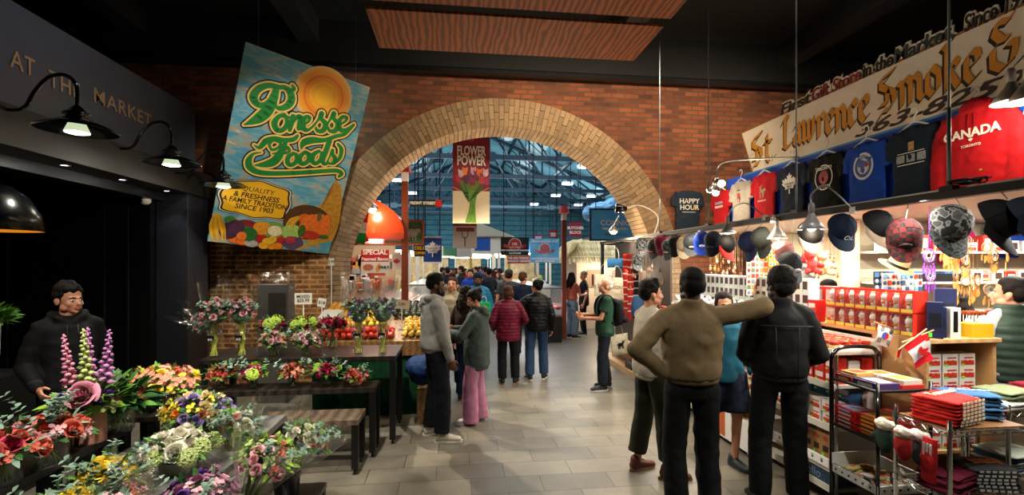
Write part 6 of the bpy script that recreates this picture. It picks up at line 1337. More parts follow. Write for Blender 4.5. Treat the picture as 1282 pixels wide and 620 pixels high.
m = MB(); m.b2(2.925, 3.25, 3.43, 3.95, .141, .272); o = m.build('blue_carton', paint('blue_carton', '#16324e')); tag(o, 'dark blue carton under the tray of coffee bags', 'carton'); c = text('Hello', .1, paint('pale_blue', '#6c88a0'), o, 2.923, 3.65, .2); c.rotation_euler = (pi/2, 0, -pi/2)
# counter top goods
def figurebox(x, y, z, lab):
    t = thing('figurine_box', lab, 'toy box', (x, y, z), group='red figurine boxes on the counter')
    m = MB(); m.b2(-.06, .06, -.05, .05, 0, .012); m.b2(.05, .06, -.05, .05, 0, .165); m.b2(-.06, .06, -.05, -.044, 0, .165); m.b2(-.06, -.052, -.05, .05, .157, .165); m.build('box', paint('fig_red', '#c02a1e', .35), t)
    m = MB(); m.b2(-.0605, -.0595, -.044, .05, .012, .155); m.build('clear_window', GLASS, t)
    m = MB(); m.ell((-.02, 0, .048), (.03, .028, .036)); m.ell((-.02, 0, .103), (.036, .042, .034)); m.ell((-.02, -.025, .13), (.01, .012, .014)); m.ell((-.02, .025, .13), (.01, .012, .014)); m.build('figurine', paint('fig_w', '#d8cfc8'), t, smooth=True); m = MB(); m.ell((-.05, 0, .07), (.012, .02, .012)); m.ell((-.02, 0, .134), (.02, .02, .012)); m.build('figurine_trim', paint('fig_o', '#d07a20'), t, smooth=True)
    m = MB(); m.b2(-.062, -.058, -.045, .045, .004, .03); m.build('label_strip', paint('lab_y', '#d8c040'), t)
FB = None
for l in range(2):
    for k in range(8):
        lab = 'red windowed figurine box %s on the counter near the flags' % ('in the top layer' if l else 'in the bottom layer')
        if FB is None: figurebox(3.4, 3.2, 1.36, lab); FB = [o for o in COL.objects if o.name == 'figurine_box'][0]
        else: dup(FB, (3.4, 3.2+k*.104, 1.36+l*.167), label=lab)
random.seed(22)
stock('window', 3.4, 4.2, 6.3, 1.361, 'stacked on the counter', 3, .004, .002); stock('redbox', 3.34, 4.05, 4.2, 1.361, 'beside the figurine boxes', 2); stock('fig', 3.56, 3.3, 4.3, 1.361, 'behind the figurine boxes', 2); stock('white', 3.56, 4.4, 5.6, 1.361, 'in the rear row on the counter', 3)
for x, y, s, lb in ((3.45, 3.09, 1., 'tall navy bottle box at the corner of the counter'), (3.66, 3.2, 1.35, 'largest navy bottle box with a dark slot on the counter'), (3.52, 3.12, .85, 'second navy bottle box beside the white one')):
    o = link('bottle_box', goodbox('navy')[0], None, (x, y, 1.361), (0, 0, .8), s); tag(o, lb, 'box')
m = MB(); m.box((0, 0, .11), (.07, .08, .22)); m.mi = 1; m.box((-.0, -.041, .12), (.03, .002, .15)); o = m.build('bottle_box', [CREAMW, BLK]); o.location = (3.585, 3.09, 1.36); o.rotation_euler = (0, 0, -.2); tag(o, 'narrow cream bottle box with a black slot on the counter corner', 'box')
t = thing('lollipop_tray', 'yellow tray of brown maple lollipops at the end of the counter', 'sweets tray', (3.8, 3.12, 1.36)); m = MB(); m.box((0, 0, .05), (.18, .14, .1)); m.build('yellow_tray', paint('tray_y', '#d8a820'), t); m = MB()
for k in range(12): m.tube([(-.07+.028*(k % 6), -.03+.06*(k//6), .1), (-.07+.028*(k % 6), -.03+.06*(k//6), .16)], .003, 5)
m.build('sticks', WHT, t); m = MB(); [m.ell((-.07+.028*(k % 6), -.03+.06*(k//6), .175), (.017, .007, .017), 10, 6) for k in range(12)]; m.build('lollipops', mat('lolli', '#8a3a18', .2), t, smooth=True)
# cubby goods
random.seed(23)
def cub(kind, x, z, lab, s=1, ry=pi/2, y=3.14): o = link('gift_box', goodbox(kind)[0], None, (x, y, z), (0, 0, ry), s); tag(o, lab, 'box', kind+' boxes in the cubby holes')
for k in range(3): [cub('maple', 3.44+.14*k, .971+l*.09, 'white maple sweets box in the upper cubby hole of the counter') for l in range(3)]
for k in range(3): [cub('maple', 3.44+.14*k, .551+l*.09, 'white maple sweets box in the middle cubby hole') for l in range(3)]
cub('bag', 3.76, .551, 'brown paper bag in the middle cubby hole', 1.2); cub('bag', 3.82, .551, 'brown paper bag in the middle cubby hole', 1.2, 1.2, 3.2)
# flags
def flagthing(px, py, y, lab, w_, h_, kind, ang=0):
    p = onY(px, py, y); t = thing('hand_flag', lab, 'flag', M=face_front((p.x, y, p.z)) @ Matrix.Rotation(ang, 4, 'Z')); Z = lambda x, yy: .012*sin(x*30+yy*8)
    def part(x0, x1, c, nm): m = MB(); m.grid(lambda u, v: (x0+(x1-x0)*u, -h_*v, Z(x0+(x1-x0)*u, -h_*v)), 6, 6); m.build(nm, cloth('flag'+c[1:], c, .08), t, smooth=True)
    if kind == 'ca': part(0, w_*.25, '#b8141c', 'red_band'); part(w_*.25, w_*.75, '#d8d4d0', 'white_field'); part(w_*.75, w_, '#b8141c', 'red_band'); m = MB(); leafmark(m, w_*.5, -h_*.5, h_*.3, .018); m.build('maple_leaf', RED, t)
    elif kind == 'it': part(0, w_*.33, '#c83018', 'red_band'); part(w_*.33, w_*.66, '#d8d4d0', 'white_band'); part(w_*.66, w_, '#1f8a3c', 'green_band')
    elif kind == 'kr': 
        part(0, w_, '#d8d4d0', 'white_field'); m = MB(); disc(m, w_*.5, -h_*.5, h_*.22, z=.015); m.build('red_disc', RED, t); m = MB(); P = [(w_*.5+h_*.22*cos(radians(a)), -h_*.5+h_*.22*sin(radians(a))) for a in range(180, 361, 15)]; poly(m, P, .017); m.build('blue_half', BLU, t)
        m = MB()
        for sx, sy in ((.2, .2), (.8, .2), (.2, .8), (.8, .8)): [rect(m, w_*sx-.02, w_*sx+.02, -h_*sy+.01*q-.003, -h_*sy+.01*q+.003, .015) for q in (-1, 0, 1)]
        m.build('trigrams', BLK, t)
    elif kind == 'red': part(0, w_, '#c8381c', 'red_field')
    m = MB(); m.cyl((0, -h_*1.35, 0), (0, .06, 0), .005, n=6); m.build('stick', PINE, t); return t
flagthing(1152, 418, 2.98, 'large Canada hand flag drooping from the counter corner', .2, .15, 'ca', -1.0); flagthing(1160, 417, 3.0, 'second Canada hand flag overlapping the first', .2, .15, 'ca', -1.25)
flagthing(1124, 434, 3.25, 'smaller Canada hand flag left of the drooping pair', .11, .08, 'ca', -.2); flagthing(1119, 412, 3.3, 'South Korea hand flag hanging below the figurine boxes', .15, .13, 'kr', -1.9)
p = onY(1072, 315, 5.0); t = flagthing(1069, 316, 5.2, 'tall South Korea flag hanging beside the cream post', .14, .26, 'kr', 0)
# ---- black cart
ca = thing('black_cart', 'black tubular cart with an arched end, holding sweets and red books', 'cart', (0, 0, 0)); CX0, CX1, CY0, CY1 = 2.84, 3.24, 2.93, 3.33
m = MB(); m.tube(smoothpath([(CX0, CY1, .06), (CX0, CY1, .6), (CX0, CY1, 1.14), (CX0+.02, CY1, 1.22), (CX0+.09, CY1, 1.26), (CX1-.09, CY1, 1.26), (CX1-.02, CY1, 1.22), (CX1, CY1, 1.14), (CX1, CY1, .6), (CX1, CY1, .06)], 5), .016, 10); m.build('arched_frame', BLKG, ca, smooth=True)
m = MB(); [m.cyl((x, CY0, .05), (x, CY0, 1.09), .012, n=8) for x in (CX0, CX1)]; m.build('front_post', BLKG, ca, smooth=True)
CZ = (.33, .69, 1.03)
for z in CZ: m = MB(); m.b2(CX0, CX1, CY0, CY1, z-.012, z); m.tube([(CX0, CY0, z), (CX0, CY1, z)], .01, 6); m.tube([(CX0, CY0, z), (CX1, CY0, z)], .01, 6); m.tube([(CX0, CY0, z+.06), (CX0, CY1, z+.06)], .005, 6); m.build('cart_shelf', DARKM, ca)
m = MB(); [m.cyl((x-.015, y, .03), (x+.015, y, .03), .03, n=14) for x in (CX0, CX1) for y in (CY0, CY1)]; m.build('caster', STEEL, ca)
random.seed(24)
def flatbox(x, y, z, d, c, lab, rz=0, grp=None, c2='#d8d0c4'):
    m = MB(); m.box((0, 0, d[2]/2), d); m.mi = 1; m.b2(-d[0]*.35, d[0]*.35, -d[1]*.35, d[1]*.35, d[2], d[2]+.001); m.b2(-d[0]/2-.001, -d[0]/2, -d[1]*.3, d[1]*.3, d[2]*.25, d[2]*.75); o = m.build('flat_box', [paint('fb'+c[1:], c, .4), paint('fb'+c2[1:], c2, .4)]); o.location = (x, y, z); o.rotation_euler = (0, 0, rz); tag(o, lab, 'box', grp)
flatbox(2.94, 3.05, 1.031, (.17, .2, .045), '#46386a', 'purple and white flat sweets box on the cart top'); flatbox(2.94, 3.24, 1.031, (.17, .15, .04), '#8a2c24', 'dark red flat sweets box at the arch end of the cart top', c2='#d8b080'); flatbox(3.13, 3.05, 1.031, (.17, .2, .03), '#c8322a', 'red flat sweets box on the cart top next to the rack', c2='#e0c8a0'); flatbox(3.13, 3.22, 1.031, (.16, .14, .06), '#d8c8b0', 'cream flat sweets box on the cart top', c2='#c87830'); flatbox(3.13, 3.05, 1.062, (.16, .18, .03), '#d8d0bc', 'cream flat box stacked on the red one', .1, c2='#c8a040'); flatbox(2.95, 3.22, 1.073, (.15, .13, .03), '#c8a058', 'tan flat box lying on the dark red box', .1, c2='#b83020')
for k in range(5): flatbox(2.94, 3.23, .691+k*.028, (.17, .18, .027), '#b01c18', 'red photo book in the left pile on the cart', random.uniform(-.04, .04), 'red books left pile', '#c8a8a0' if k < 4 else '#88a8d8')
for k in range(5): flatbox(2.95, 3.04, .691+k*.028, (.17, .18, .027), '#9c1a14', 'red and gold book in the near pile on the cart', random.uniform(-.04, .04), 'red books near pile', '#c89a30')
for k in range(4): flatbox(3.14, 3.12, .691+k*.03, (.17, .26, .028), '#c02a20', 'red book in the rear pile on the cart', random.uniform(-.04, .04), 'red books rear pile', '#c8b090')
t = thing('candy_tray', 'paw printed cardboard tray heaped with wrapped candy on the lowest cart shelf', 'tray', (3.03, 3.13, .331)); m = MB(); m.b2(-.19, .19, -.2, .19, 0, .01); m.b2(-.2, -.19, -.2, .19, 0, .06); m.b2(.19, .2, -.2, .19, 0, .1); m.b2(-.2, .2, -.21, -.2, 0, .06); m.b2(-.2, .2, .18, .19, 0, .14); m.build('tray', WHT, t)
m = MB(); [m.ell((-.201, -.15+.06*k, .03), (.002, .009, .008), 8, 5) for k in range(6)]; [m.ell((-.15+.06*k, -.2115, .03), (.01, .002, .009), 8, 5) for k in range(6)]; m.build('paw_prints', BLK, t)
random.seed(8)
cmesh = []
for c in ('#d8c8b8', '#c8b878', '#d0d0cc'): m = MB(); m.ell((0, 0, 0), (.06, .03, .018), 10, 6); m.mi = 1; m.ell((0, 0, .006), (.03, .02, .016), 8, 5); m.mi = 0; m.box((.065, 0, 0), (.03, .04, .004)); m.box((-.065, 0, 0), (.03, .04, .004)); cmesh.append(m.mesh([mat('cw'+c[1:], c, .25), paint('cwr', '#c8502c')], True))
for k in range(20): i = k % 3 if k < 10 else 1; o = link('wrapped_candy', cmesh[i], None, (2.89+.05*(k % 5)+.02, 3.0+.07*(k//5), .36+.018*random.randint(0, 2)), (random.uniform(-.3, .3), random.uniform(-.3, .3), random.uniform(-.6, .6))); tag(o, ('white and orange wrapped candy bag in the paw printed tray', 'yellow green wrapped candy bag in the paw printed tray', 'clear wrapped candy bag in the paw printed tray')[i], 'candy', 'candy bags %d' % i)
# ---- wire rack with folded shirts
def wirerack(lab, x0, x1, y0, y1, zs, h, rz=0):
    t = thing('wire_rack', lab, 'wire rack', ((x0+x1)/2, (y0+y1)/2, 0), rz); hx, hy = (x1-x0)/2, (y1-y0)/2
    for a in (-1, 1):
        for b in (-1, 1): m = MB(); m.cyl((a*hx, b*hy, 0), (a*hx, b*hy, h), .0125, n=10); [m.cyl((a*hx, b*hy, z-.02), (a*hx, b*hy, z+.015), .018, n=10) for z in zs]; m.build('post', CHROME, t, smooth=False)
    for z in zs:
        m = MB()
        for zz in (z, z-.03): [m.tube(p, .004, 6) for p in ([(-hx, -hy, zz), (hx, -hy, zz)], [(-hx, hy, zz), (hx, hy, zz)], [(-hx, -hy, zz), (-hx, hy, zz)], [(hx, -hy, zz), (hx, hy, zz)])]
        n = int(hx*2/.03); [m.tube([(-hx+2*hx*k/n, -hy, z), (-hx+2*hx*k/n, hy, z)], .0025, 5) for k in range(n+1)]
        k = 0; x = -hx
        while x < hx-.03: m.tube([(x, -hy, z if k % 2 else z-.03), (x+.035, -hy, z-.03 if k % 2 else z)], .003, 5); x += .035; k += 1
        y = -hy; k = 0
        while y < hy-.03: m.tube([(-hx, y, z if k % 2 else z-.03), (-hx, y+.035, z-.03 if k % 2 else z)], .003, 5); y += .035; k += 1
        m.build('wire_shelf', CHROME, t)
    return t
wirerack('chrome wire rack with piles of red and blue shirts, next to the black cart', 2.90, 3.46, 2.52, 2.86, (.12, .5, .9), .97, .03)
wirerack('second chrome wire rack with green and grey clothes at the edge of the view', 3.56, 4.16, 2.72, 3.0, (.5, .93), .98, .03)
m = MB(); m.b2(2.91, 3.45, 2.53, 2.85, .903, .912); o = m.build('shelf_liner', woodmat('liner', '#6a4a2c', '#7d5a36')); tag(o, 'brown board lining the top of the shirt rack', 'shelf liner')
FS = {}
def foldshirt(seed):
    if seed in FS: return FS[seed]
    m = MB(); m.tube([(-.15, 0, 0), (-.14, 0, 0), (0, 0, .002), (.14, 0, 0), (.15, 0, 0)], [(.1, .008), (.118, .013), (.12, .014), (.118, .013), (.1, .008)], 16, up=(0, 1, 0))
    m.tube([(-.13, -.03, .008), (0, -.03, .012), (.13, -.03, .008)], [(.08, .006), (.085, .008), (.08, .006)], 12, up=(0, 1, 0)); FS[seed] = remesh(m, .007, 2, .006, 14, True, seed); return FS[seed]
def pile(x, y, z, n, cols, lab, grp, rz=0, sx=1., sy=1., dz=.022, art=None, name='folded_shirt'):
    for k in range(n):
        c = cols[k % len(cols)]; me = foldshirt(k % 3+1); key = (k % 3+1, c)
        if key not in FS: mm = me.copy(); setmat(mm, cloth('fs'+c[1:], c, .12, fold=.3)); FS[key] = mm
        t = link(name, FS[key], None, (x+random.uniform(-.012, .012), y+random.uniform(-.01, .01), z+.014+k*dz), (0, random.uniform(-.02, .02), rz+random.uniform(-.06, .06)), (sx, sy, 1))
        top = k == n-1; tag(t, lab+(', topmost of its pile' if top else ', lower in its pile'), 'shirt', grp if not top else None)
        if art: art(t, top)
def a_white(t, top): 
    m = MB(); random.seed(hash(t.name) % 97 if False else len(t.name)); [m.b2(.152, .156, -.1+.034*q, -.08+.034*q, -.008, .008) for q in range(6)]; m.build('side_print', paint('cream_print', '#d8d0b0'), t); m = MB(); [m.b2(-.1+.045*q, -.07+.045*q, -.124, -.121, -.006, .008) for q in range(6)]; m.build('front_print', paint('cream_print', '#d8d0b0'), t)
    if top: text('Toronto', .08, paint('cream_print', '#d8d0b0'), t, .02, .03, .024, off=.001)
def a_or(t, top):
    if top: m = MB(); [m.b2(-.08+.04*q, -.05+.04*q, -.04+.01*(q % 2), .04, .02, .024) for q in range(5)]; m.build('orange_print_pattern', paint('or_print', '#c06a18'), t)
    m = MB(); [m.b2(-.12+.04*q, -.095+.04*q, -.124, -.121, -.006, .006) for q in range(6)]; m.build('lettering_pattern', paint('grey_print', '#a8a8a4'), t)
def a_blue(t, top):
    if top: text('CANADA', .06, paint('pale_print', '#b8c4d8'), t, .03, .0, .024); m = MB(); leafmark(m, .03, .05, .03, .024); m.build('maple_print', paint('pale_red', '#a84858'), t)
random.seed(25)
RR = .3
pile(3.05, 2.66, .915, 7, ['#b8201a', '#a81a16'], 'red folded shirt with cream lettering on the wire rack', 'red folded shirts', RR, .95, 1.05, art=a_white)
pile(3.30, 2.74, .915, 6, ['#3f6f9f', '#35618f'], 'blue folded shirt on the wire rack beside the red pile', 'blue folded shirts', RR-.6, .95, .95, art=a_blue, dz=.026)
pile(3.06, 2.66, .503, 5, ['#5c1428', '#4c1022'], 'maroon folded shirt on the middle level of the wire rack', 'maroon folded shirts', RR, .9, .95)
pile(3.3, 2.66, .503, 6, ['#26292c', '#1c1f22', '#3a3e42'], 'charcoal folded shirt with orange lettering on the middle level', 'charcoal folded shirts', RR-.5, .95, .95, art=a_or)
pile(3.05, 2.68, .123, 4, ['#502030', '#2a3038'], 'dark folded shirt on the bottom level of the wire rack', 'bottom level shirts', RR); pile(3.31, 2.68, .123, 5, ['#22282e', '#8a8c8a'], 'dark grey folded shirt on the bottom level', 'bottom level grey shirts', RR-.4)
pile(3.74, 2.87, .933, 5, ['#7f8a68', '#6f7a5a'], 'sage green folded sweatshirt on the second wire rack', 'sage green sweatshirts', .2, 1, 1.); pile(3.62, 2.80, .933, 2, ['#b0b0ac'], 'pale grey folded sweatshirt on the second wire rack', 'grey sweatshirts', .1, .95, .8); pile(4.0, 2.86, .933, 6, ['#8a2430', '#7a1c28'], 'crimson folded top on the second wire rack', 'crimson tops', .1, .8, 1)
pile(3.76, 2.86, .503, 6, ['#8a9094', '#486884', '#a8b0a4'], 'blue grey folded top on the middle level of the second rack', 'blue grey tops', .1, 1, 1.1)
# mittens hung on the rack post
def mitten(px, py, c, cuffc, lab, y=2.8, s=1.):
    p = onD(px, py, 2.95); t = thing('hanging_mitten', lab, 'mitten', (p.x-.03, p.y, p.z)); t.scale = (s, s, s)
    m = MB(); m.ell((0, 0, -.11), (.03, .055, .085)); m.capsule((0, .045, -.09), (0, .075, -.12), .022, .02); link('body', setmat(remesh(m, .008, 2, .004, 20), cloth('mit'+c[1:], c)), t)
    m = MB(); m.ell((0, 0, -.02), (.045, .058, .035)); link('fluffy_cuff', setmat(remesh(m, .007, 1, .01, 45), cloth('cuff'+cuffc[1:], cuffc, fold=1)), t)
mitten(1113, 527, '#20302a', '#c8bca8', 'dark green mitten with cream fluffy cuff hanging on the rack post'); mitten(1136, 537, '#8a1c1c', '#c4b8a8', 'red plaid mitten with cream cuff hanging beside the rack'); mitten(1156, 541, '#2a2c2e', '#b4b4b0', 'charcoal mitten with grey cuff hanging at the rack corner', s=1.05)
p = onD(1172, 548, 2.8); t = thing('knitted_scarf', 'folded red and grey knitted scarf hanging on the near corner of the rack', 'scarf', (p.x-.04, p.y, p.z)); m = MB(); m.tube([(0, 0, .0), (-.01, .0, -.12), (0, .01, -.26)], [(.014, .045), (.022, .05), (.014, .045)], 12, up=(1, 0, 0)); link('scarf_body', setmat(remesh(m, .007, 1, .004, 20), cloth('scarf', '#a01c1c')), t)
m = MB(); [m.b2(-.026, -.02, -.03+.02*k, -.018+.02*k, -.1, -.03) for k in range(3)]; m.build('white_stripes', paint('sc', '#b8b4ac'), t)
# ---- caps on the rail
CAPM = {}
def capmesh(flat=False):
    if 'c' in CAPM: return CAPM['c']
    m = MB(); 
    for k in range(0, 1): pass
    def dome(u, v): a = 2*pi*u; e = pi/2*v; r = .088; return (r*1.0*cos(a)*cos(e), r*1.1*sin(a)*cos(e), .1*sin(e)+.0)
    m.grid(dome, 24, 8); m.grid(lambda u, v: tuple(V(dome(u, v))*.95), 24, 8); crown = m.mesh(None, True)
    m = MB()
    def brim(u, v): a = pi*(u-.5)*.92; r0 = V((.088*sin(a), .097*cos(a), .004)); r1 = V((.086*sin(a), .097*cos(a)*.9+.095*max(cos(a), 0)**.5, -.002-.022*(sin(a)**2))); p = r0.lerp(r1, v); return (p.x, p.y, p.z)
    m.grid(brim, 16, 5); m.grid(lambda u, v: tuple(V(brim(u, v))+V((0, 0, -.004))), 16, 5); b_ = m.mesh(None, True)
    m = MB(); m.ell((0, 0, .101), (.009, .009, .005)); [m.tube([(.089*cos(a)*cos(e), .098*sin(a)*cos(e), .1015*sin(e)) for e in (0, .4, .8, 1.2, 1.5)], .0015, 4) for a in [k*pi/3 for k in range(6)]]; bt = m.mesh(None, True)
    CAPM['c'] = (crown, b_, bt); return CAPM['c']
def camo(key, a, b_, c):
    if key in MATS: return MATS[key]
    m = bpy.data.materials.new(key); m.use_nodes = True; MATS[key] = m; nt = m.node_tree; N = nt.nodes; L = nt.links; bs = N['Principled BSDF']; tc = N.new('ShaderNodeTexCoord'); nz = N.new('ShaderNodeTexNoise'); nz.inputs['Scale'].default_value = 28; nz.inputs['Detail'].default_value = 1; cr = N.new('ShaderNodeValToRGB'); cr.color_ramp.interpolation = 'CONSTANT'
    e = cr.color_ramp.elements; e[0].color = (*srgb(a), 1); e[1].position = .45; e[1].color = (*srgb(b_), 1); q = e.new(.55); q.color = (*srgb(c), 1); L.new(tc.outputs['Object'], nz.inputs[0]); L.new(nz.outputs['Fac'], cr.inputs[0]); L.new(cr.outputs[0], bs.inputs['Base Color']); bs.inputs['Roughness'].default_value = .8; return m
def plaid():
    m = bpy.data.materials.new('plaid'); m.use_nodes = True; nt = m.node_tree; N = nt.nodes; L = nt.links; bs = N['Principled BSDF']; tc = N.new('ShaderNodeTexCoord'); ck = N.new('ShaderNodeTexChecker'); ck.inputs['Scale'].default_value = 34; ck.inputs[1].default_value = (*srgb('#5a0c0c'), 1); ck.inputs[2].default_value = (*srgb('#1a0c0c'), 1); L.new(tc.outputs['Object'], ck.inputs[0]); L.new(ck.outputs[0], bs.inputs['Base Color']); bs.inputs['Roughness'].default_value = .9; return m
CAMO1 = camo('camo_grey', '#1e2022', '#8a8a86', '#505252'); CAMO2 = camo('camo_dark', '#14181a', '#4a5050', '#2c3032'); PLAID = plaid()
def ballcap(px, py, crownc, brimc, lab, rz=0, tilt=1.15, s=1.12, X=2.93, logo=None, txt=None, roll=0):
    p = onX(px, py, X); cm, bm, btm = capmesh(); M = Matrix.Translation(p) @ Matrix.Rotation(rz, 4, 'Z') @ Matrix.Rotation(-tilt, 4, 'X') @ Matrix.Rotation(roll, 4, 'Y') @ Matrix.Diagonal((s, s, s, 1))
    t = thing('baseball_cap', lab, 'cap', M=M, group='caps hanging from the stall rail'); mk = lambda c: c if isinstance(c, bpy.types.Material) else cloth('cap'+c[1:], c, .1, .8, .15)
    link('crown', setmat(cm.copy(), mk(crownc)), t); link('brim', setmat(bm.copy(), mk(brimc)), t); link('top_button', setmat(btm.copy(), mk(crownc)), t)
    if logo: m = MB(); m.ell((0, .093, .045), (.03, .01, .022), 12, 8); m.build('logo_patch', paint('logo'+logo[1:], logo), t, smooth=True)
    if txt: o = text(txt[0], .05, paint('ct'+txt[1][1:], txt[1]), t, 0, .105, .045); o.rotation_euler = (pi/2-.35, 0, pi)
    m = MB(); a = M.inverted() @ V((2.965, p.y, 2.31)); m.tube([(0, -.06, .085), tuple(a)], .0025, 5); m.build('hook_wire', STEEL, t)
D = radians
for a in ((803, 306, CAMO1, CAMO1, 'grey and white camouflage cap hanging at the far end of the rail', 150, 1.3), (799, 326, CAMO1, CAMO1, 'lower grey camouflage cap under the first one at the far end', 160, .9), (819, 308, '#141414', '#141414', 'black cap with a red patch beside the camouflage caps', 120, 1.3, '#b02020'),
          (828, 303, '#6a1c30', '#6a1c30', 'maroon cap hanging on the rail', 130, 1.4), (838, 309, CAMO2, CAMO2, 'dark grey camouflage cap right of the maroon cap', 120, 1.2, '#a0a090'), (847, 304, '#0e0e10', '#0e0e10', 'plain black cap between the dark camouflage and beige caps', 120, 1.3), (857, 306, '#9a8668', '#a89678', 'beige cap hanging on the rail', 150, 1.2),
          (866, 303, '#2c2c2e', '#4a4a4a', 'charcoal cap with a grey brim right of the beige cap', 150, 1.1, '#b0a080'), (879, 301, '#1a3aa0', '#1a3a9c', 'royal blue cap with a white badge', 150, 1.1, '#d0d4dc'), (893, 301, '#101626', '#101626', 'dark navy cap right of the royal blue cap', 130, 1.2, '#202838'),
          (908, 306, '#0e0e10', '#a0201c', 'black cap with a red brim near the small clip lamp', 200, 1.1), (938, 303, '#141c38', '#141c38', 'navy cap hanging in profile beside the red brimmed cap', 95, 1.5), (955, 298, '#23241e', '#23241e', 'dark olive cap hanging in profile next to the navy one', 95, 1.5),
          (978, 316, '#8a5a58', '#8a5a58', 'dusty pink cap hanging behind the white clip lamp', 200, .9), (988, 330, '#1a1c20', '#262a30', 'dark cap hanging low above the curly haired head', 180, 1.0, '#b8bcc0')):
    ballcap(a[0], a[1], a[2], a[3], a[4], D(a[5]), a[6], logo=a[7] if len(a) > 7 else None)
ballcap(1014, 292, '#121214', '#8a8078', 'black cap with a pale grey brim behind the large clip lamp', D(165), 1.0); ballcap(1053, 285, '#0f1a2e', '#0f1a2e', 'dark navy cap lettered OL with pale dots on its brim', D(170), 1.15, txt=('OL', '#b8c4d0')); ballcap(1096, 282, '#0c0c0e', '#7a6a58', 'black cap with a taupe brim and gold mark', D(190), 1.0, logo='#c08030')
ballcap(1132, 293, PLAID, PLAID, 'red and black plaid cap hanging on the rail', D(140), 1.2, logo='#201818'); ballcap(1188, 280, CAMO1, CAMO2, 'large grey camouflage cap with a dark camouflage brim', D(170), 1.25, s=1.2); ballcap(1243, 276, '#0b0b0d', '#0b0b0d', 'large black cap with an oval grey logo', D(200), 1.1, s=1.2, logo='#3a3c40'); ballcap(1283, 274, '#16202a', '#16202a', 'teal black cap cut off by the edge of the view', D(200), 1.0, s=1.2, logo='#7a3030')
# ---- clip lamps
def cliplamp(px, py, X, lab, arm, shade='#a8aaac', s=1., yaw=0, e=7, up=(0, 0, .15)):
    p = onX(px, py, X); t = thing('clip_lamp', lab, 'clip lamp', tuple(p), group='clip lamps on the stall'); sm = mat('shade'+shade[1:], shade, .35, .3)
    m = MB(); m.lathe([(.018*s, .09*s), (.03*s, .06*s), (.05*s, .03*s), (.085*s, -.02*s), (.083*s, -.02*s), (.045*s, .03*s), (.02*s, .07*s)], n=24, caps=False); m.lathe([(.014*s, .16*s), (.019*s, .14*s), (.019*s, .08*s)], n=16); m.build('shade', sm, t, smooth=True)
    m = MB(); m.ell((0, 0, .0), (.03*s, .03*s, .03*s)); m.build('bulb', glow('clip_bulb', '#fff0d0', 14), t, smooth=True)
    m = MB(); m.tube(smoothpath([(0, 0, .15*s)]+list(arm), 6), .006, 6); m.build('arm', STEEL, t, smooth=True)
    m = MB(); a = arm[-1]; m.box(a, (.03, .05, .05)); m.build('clamp', WHT, t)
    lamp('POINT', 'clip_light', (0, 0, -.05*s), e, WARM, .03, parent=t); return t
cliplamp(911, 290, 2.86, 'grey clip lamp hanging from the rail before the far caps', [(.0, -.1, .24), (.02, -.3, .26), (.08, -.5, .1)]); cliplamp(973, 296, 2.86, 'white clip lamp pointing down in front of the pink cap', [(0, .05, .2), (.05, .12, .16)], '#d0ccc4'); cliplamp(1016, 284, 2.84, 'large grey clip lamp on a curved arm before the black cap', [(0, -.0, .26), (.01, -.15, .3), (.1, -.3, .1)], s=1.2)
cliplamp(1266, 124, 3.9, 'broad metal clip lamp at the upper right over the red sweatshirt', [(.0, -.05, .25), (.1, -.05, .35)], '#b8b4ac', s=1.35, e=14); cliplamp(1287, 122, 3.86, 'second broad clip lamp cut off at the upper right', [(0, -.05, .25), (.1, -.05, .3)], '#b8b4ac', s=1.35, e=10)
cliplamp(793, 337, 3.05, 'bowl lamp glowing over the hanging keychains', [(0, 0, .4), (.05, 0, .5)], '#c8a070', s=1., e=10)
# triple spot at the far end of the blue board
t = thing('triple_spot_lamp', 'cluster of three grey spot bulbs on a long arm beside the sign board', 'spot lamp', tuple(onX(897, 232, 3.75)))
o0 = V(t.location); arm = [tuple(onX(a, b, 3.75)-o0) for a, b in ((897, 226), (900, 208), (920, 201), (1000, 197))]
m = MB(); m.tube(smoothpath(arm, 6), .012, 8); m.build('arm', STEEL, t, smooth=True); m = MB(); m.ell((0, 0, .05), (.06, .06, .07)); m.build('hub', STEEL, t, smooth=True)
for dx, dy, dz in ((0, .17, -.03), (-.02, -.02, -.1), (-.05, -.22, -.01)):
    m = MB(); d = V((dx-.06, dy*.5, dz-.12)).normalized(); m.cyl((dx*.2, dy*.2, .03), V((dx, dy, dz)), .03, .06); m.build('spot_shade', STEEL, t, smooth=True); m = MB(); m.ell(V((dx, dy, dz))+d*.01, .05, 12, 8); m.build('bulb', glow('clip_bulb', '#fff0d0', 14), t, smooth=True)
lamp('POINT', 'triple_light', (-.15, 0, -.2), 14, WARM, .06, parent=t)
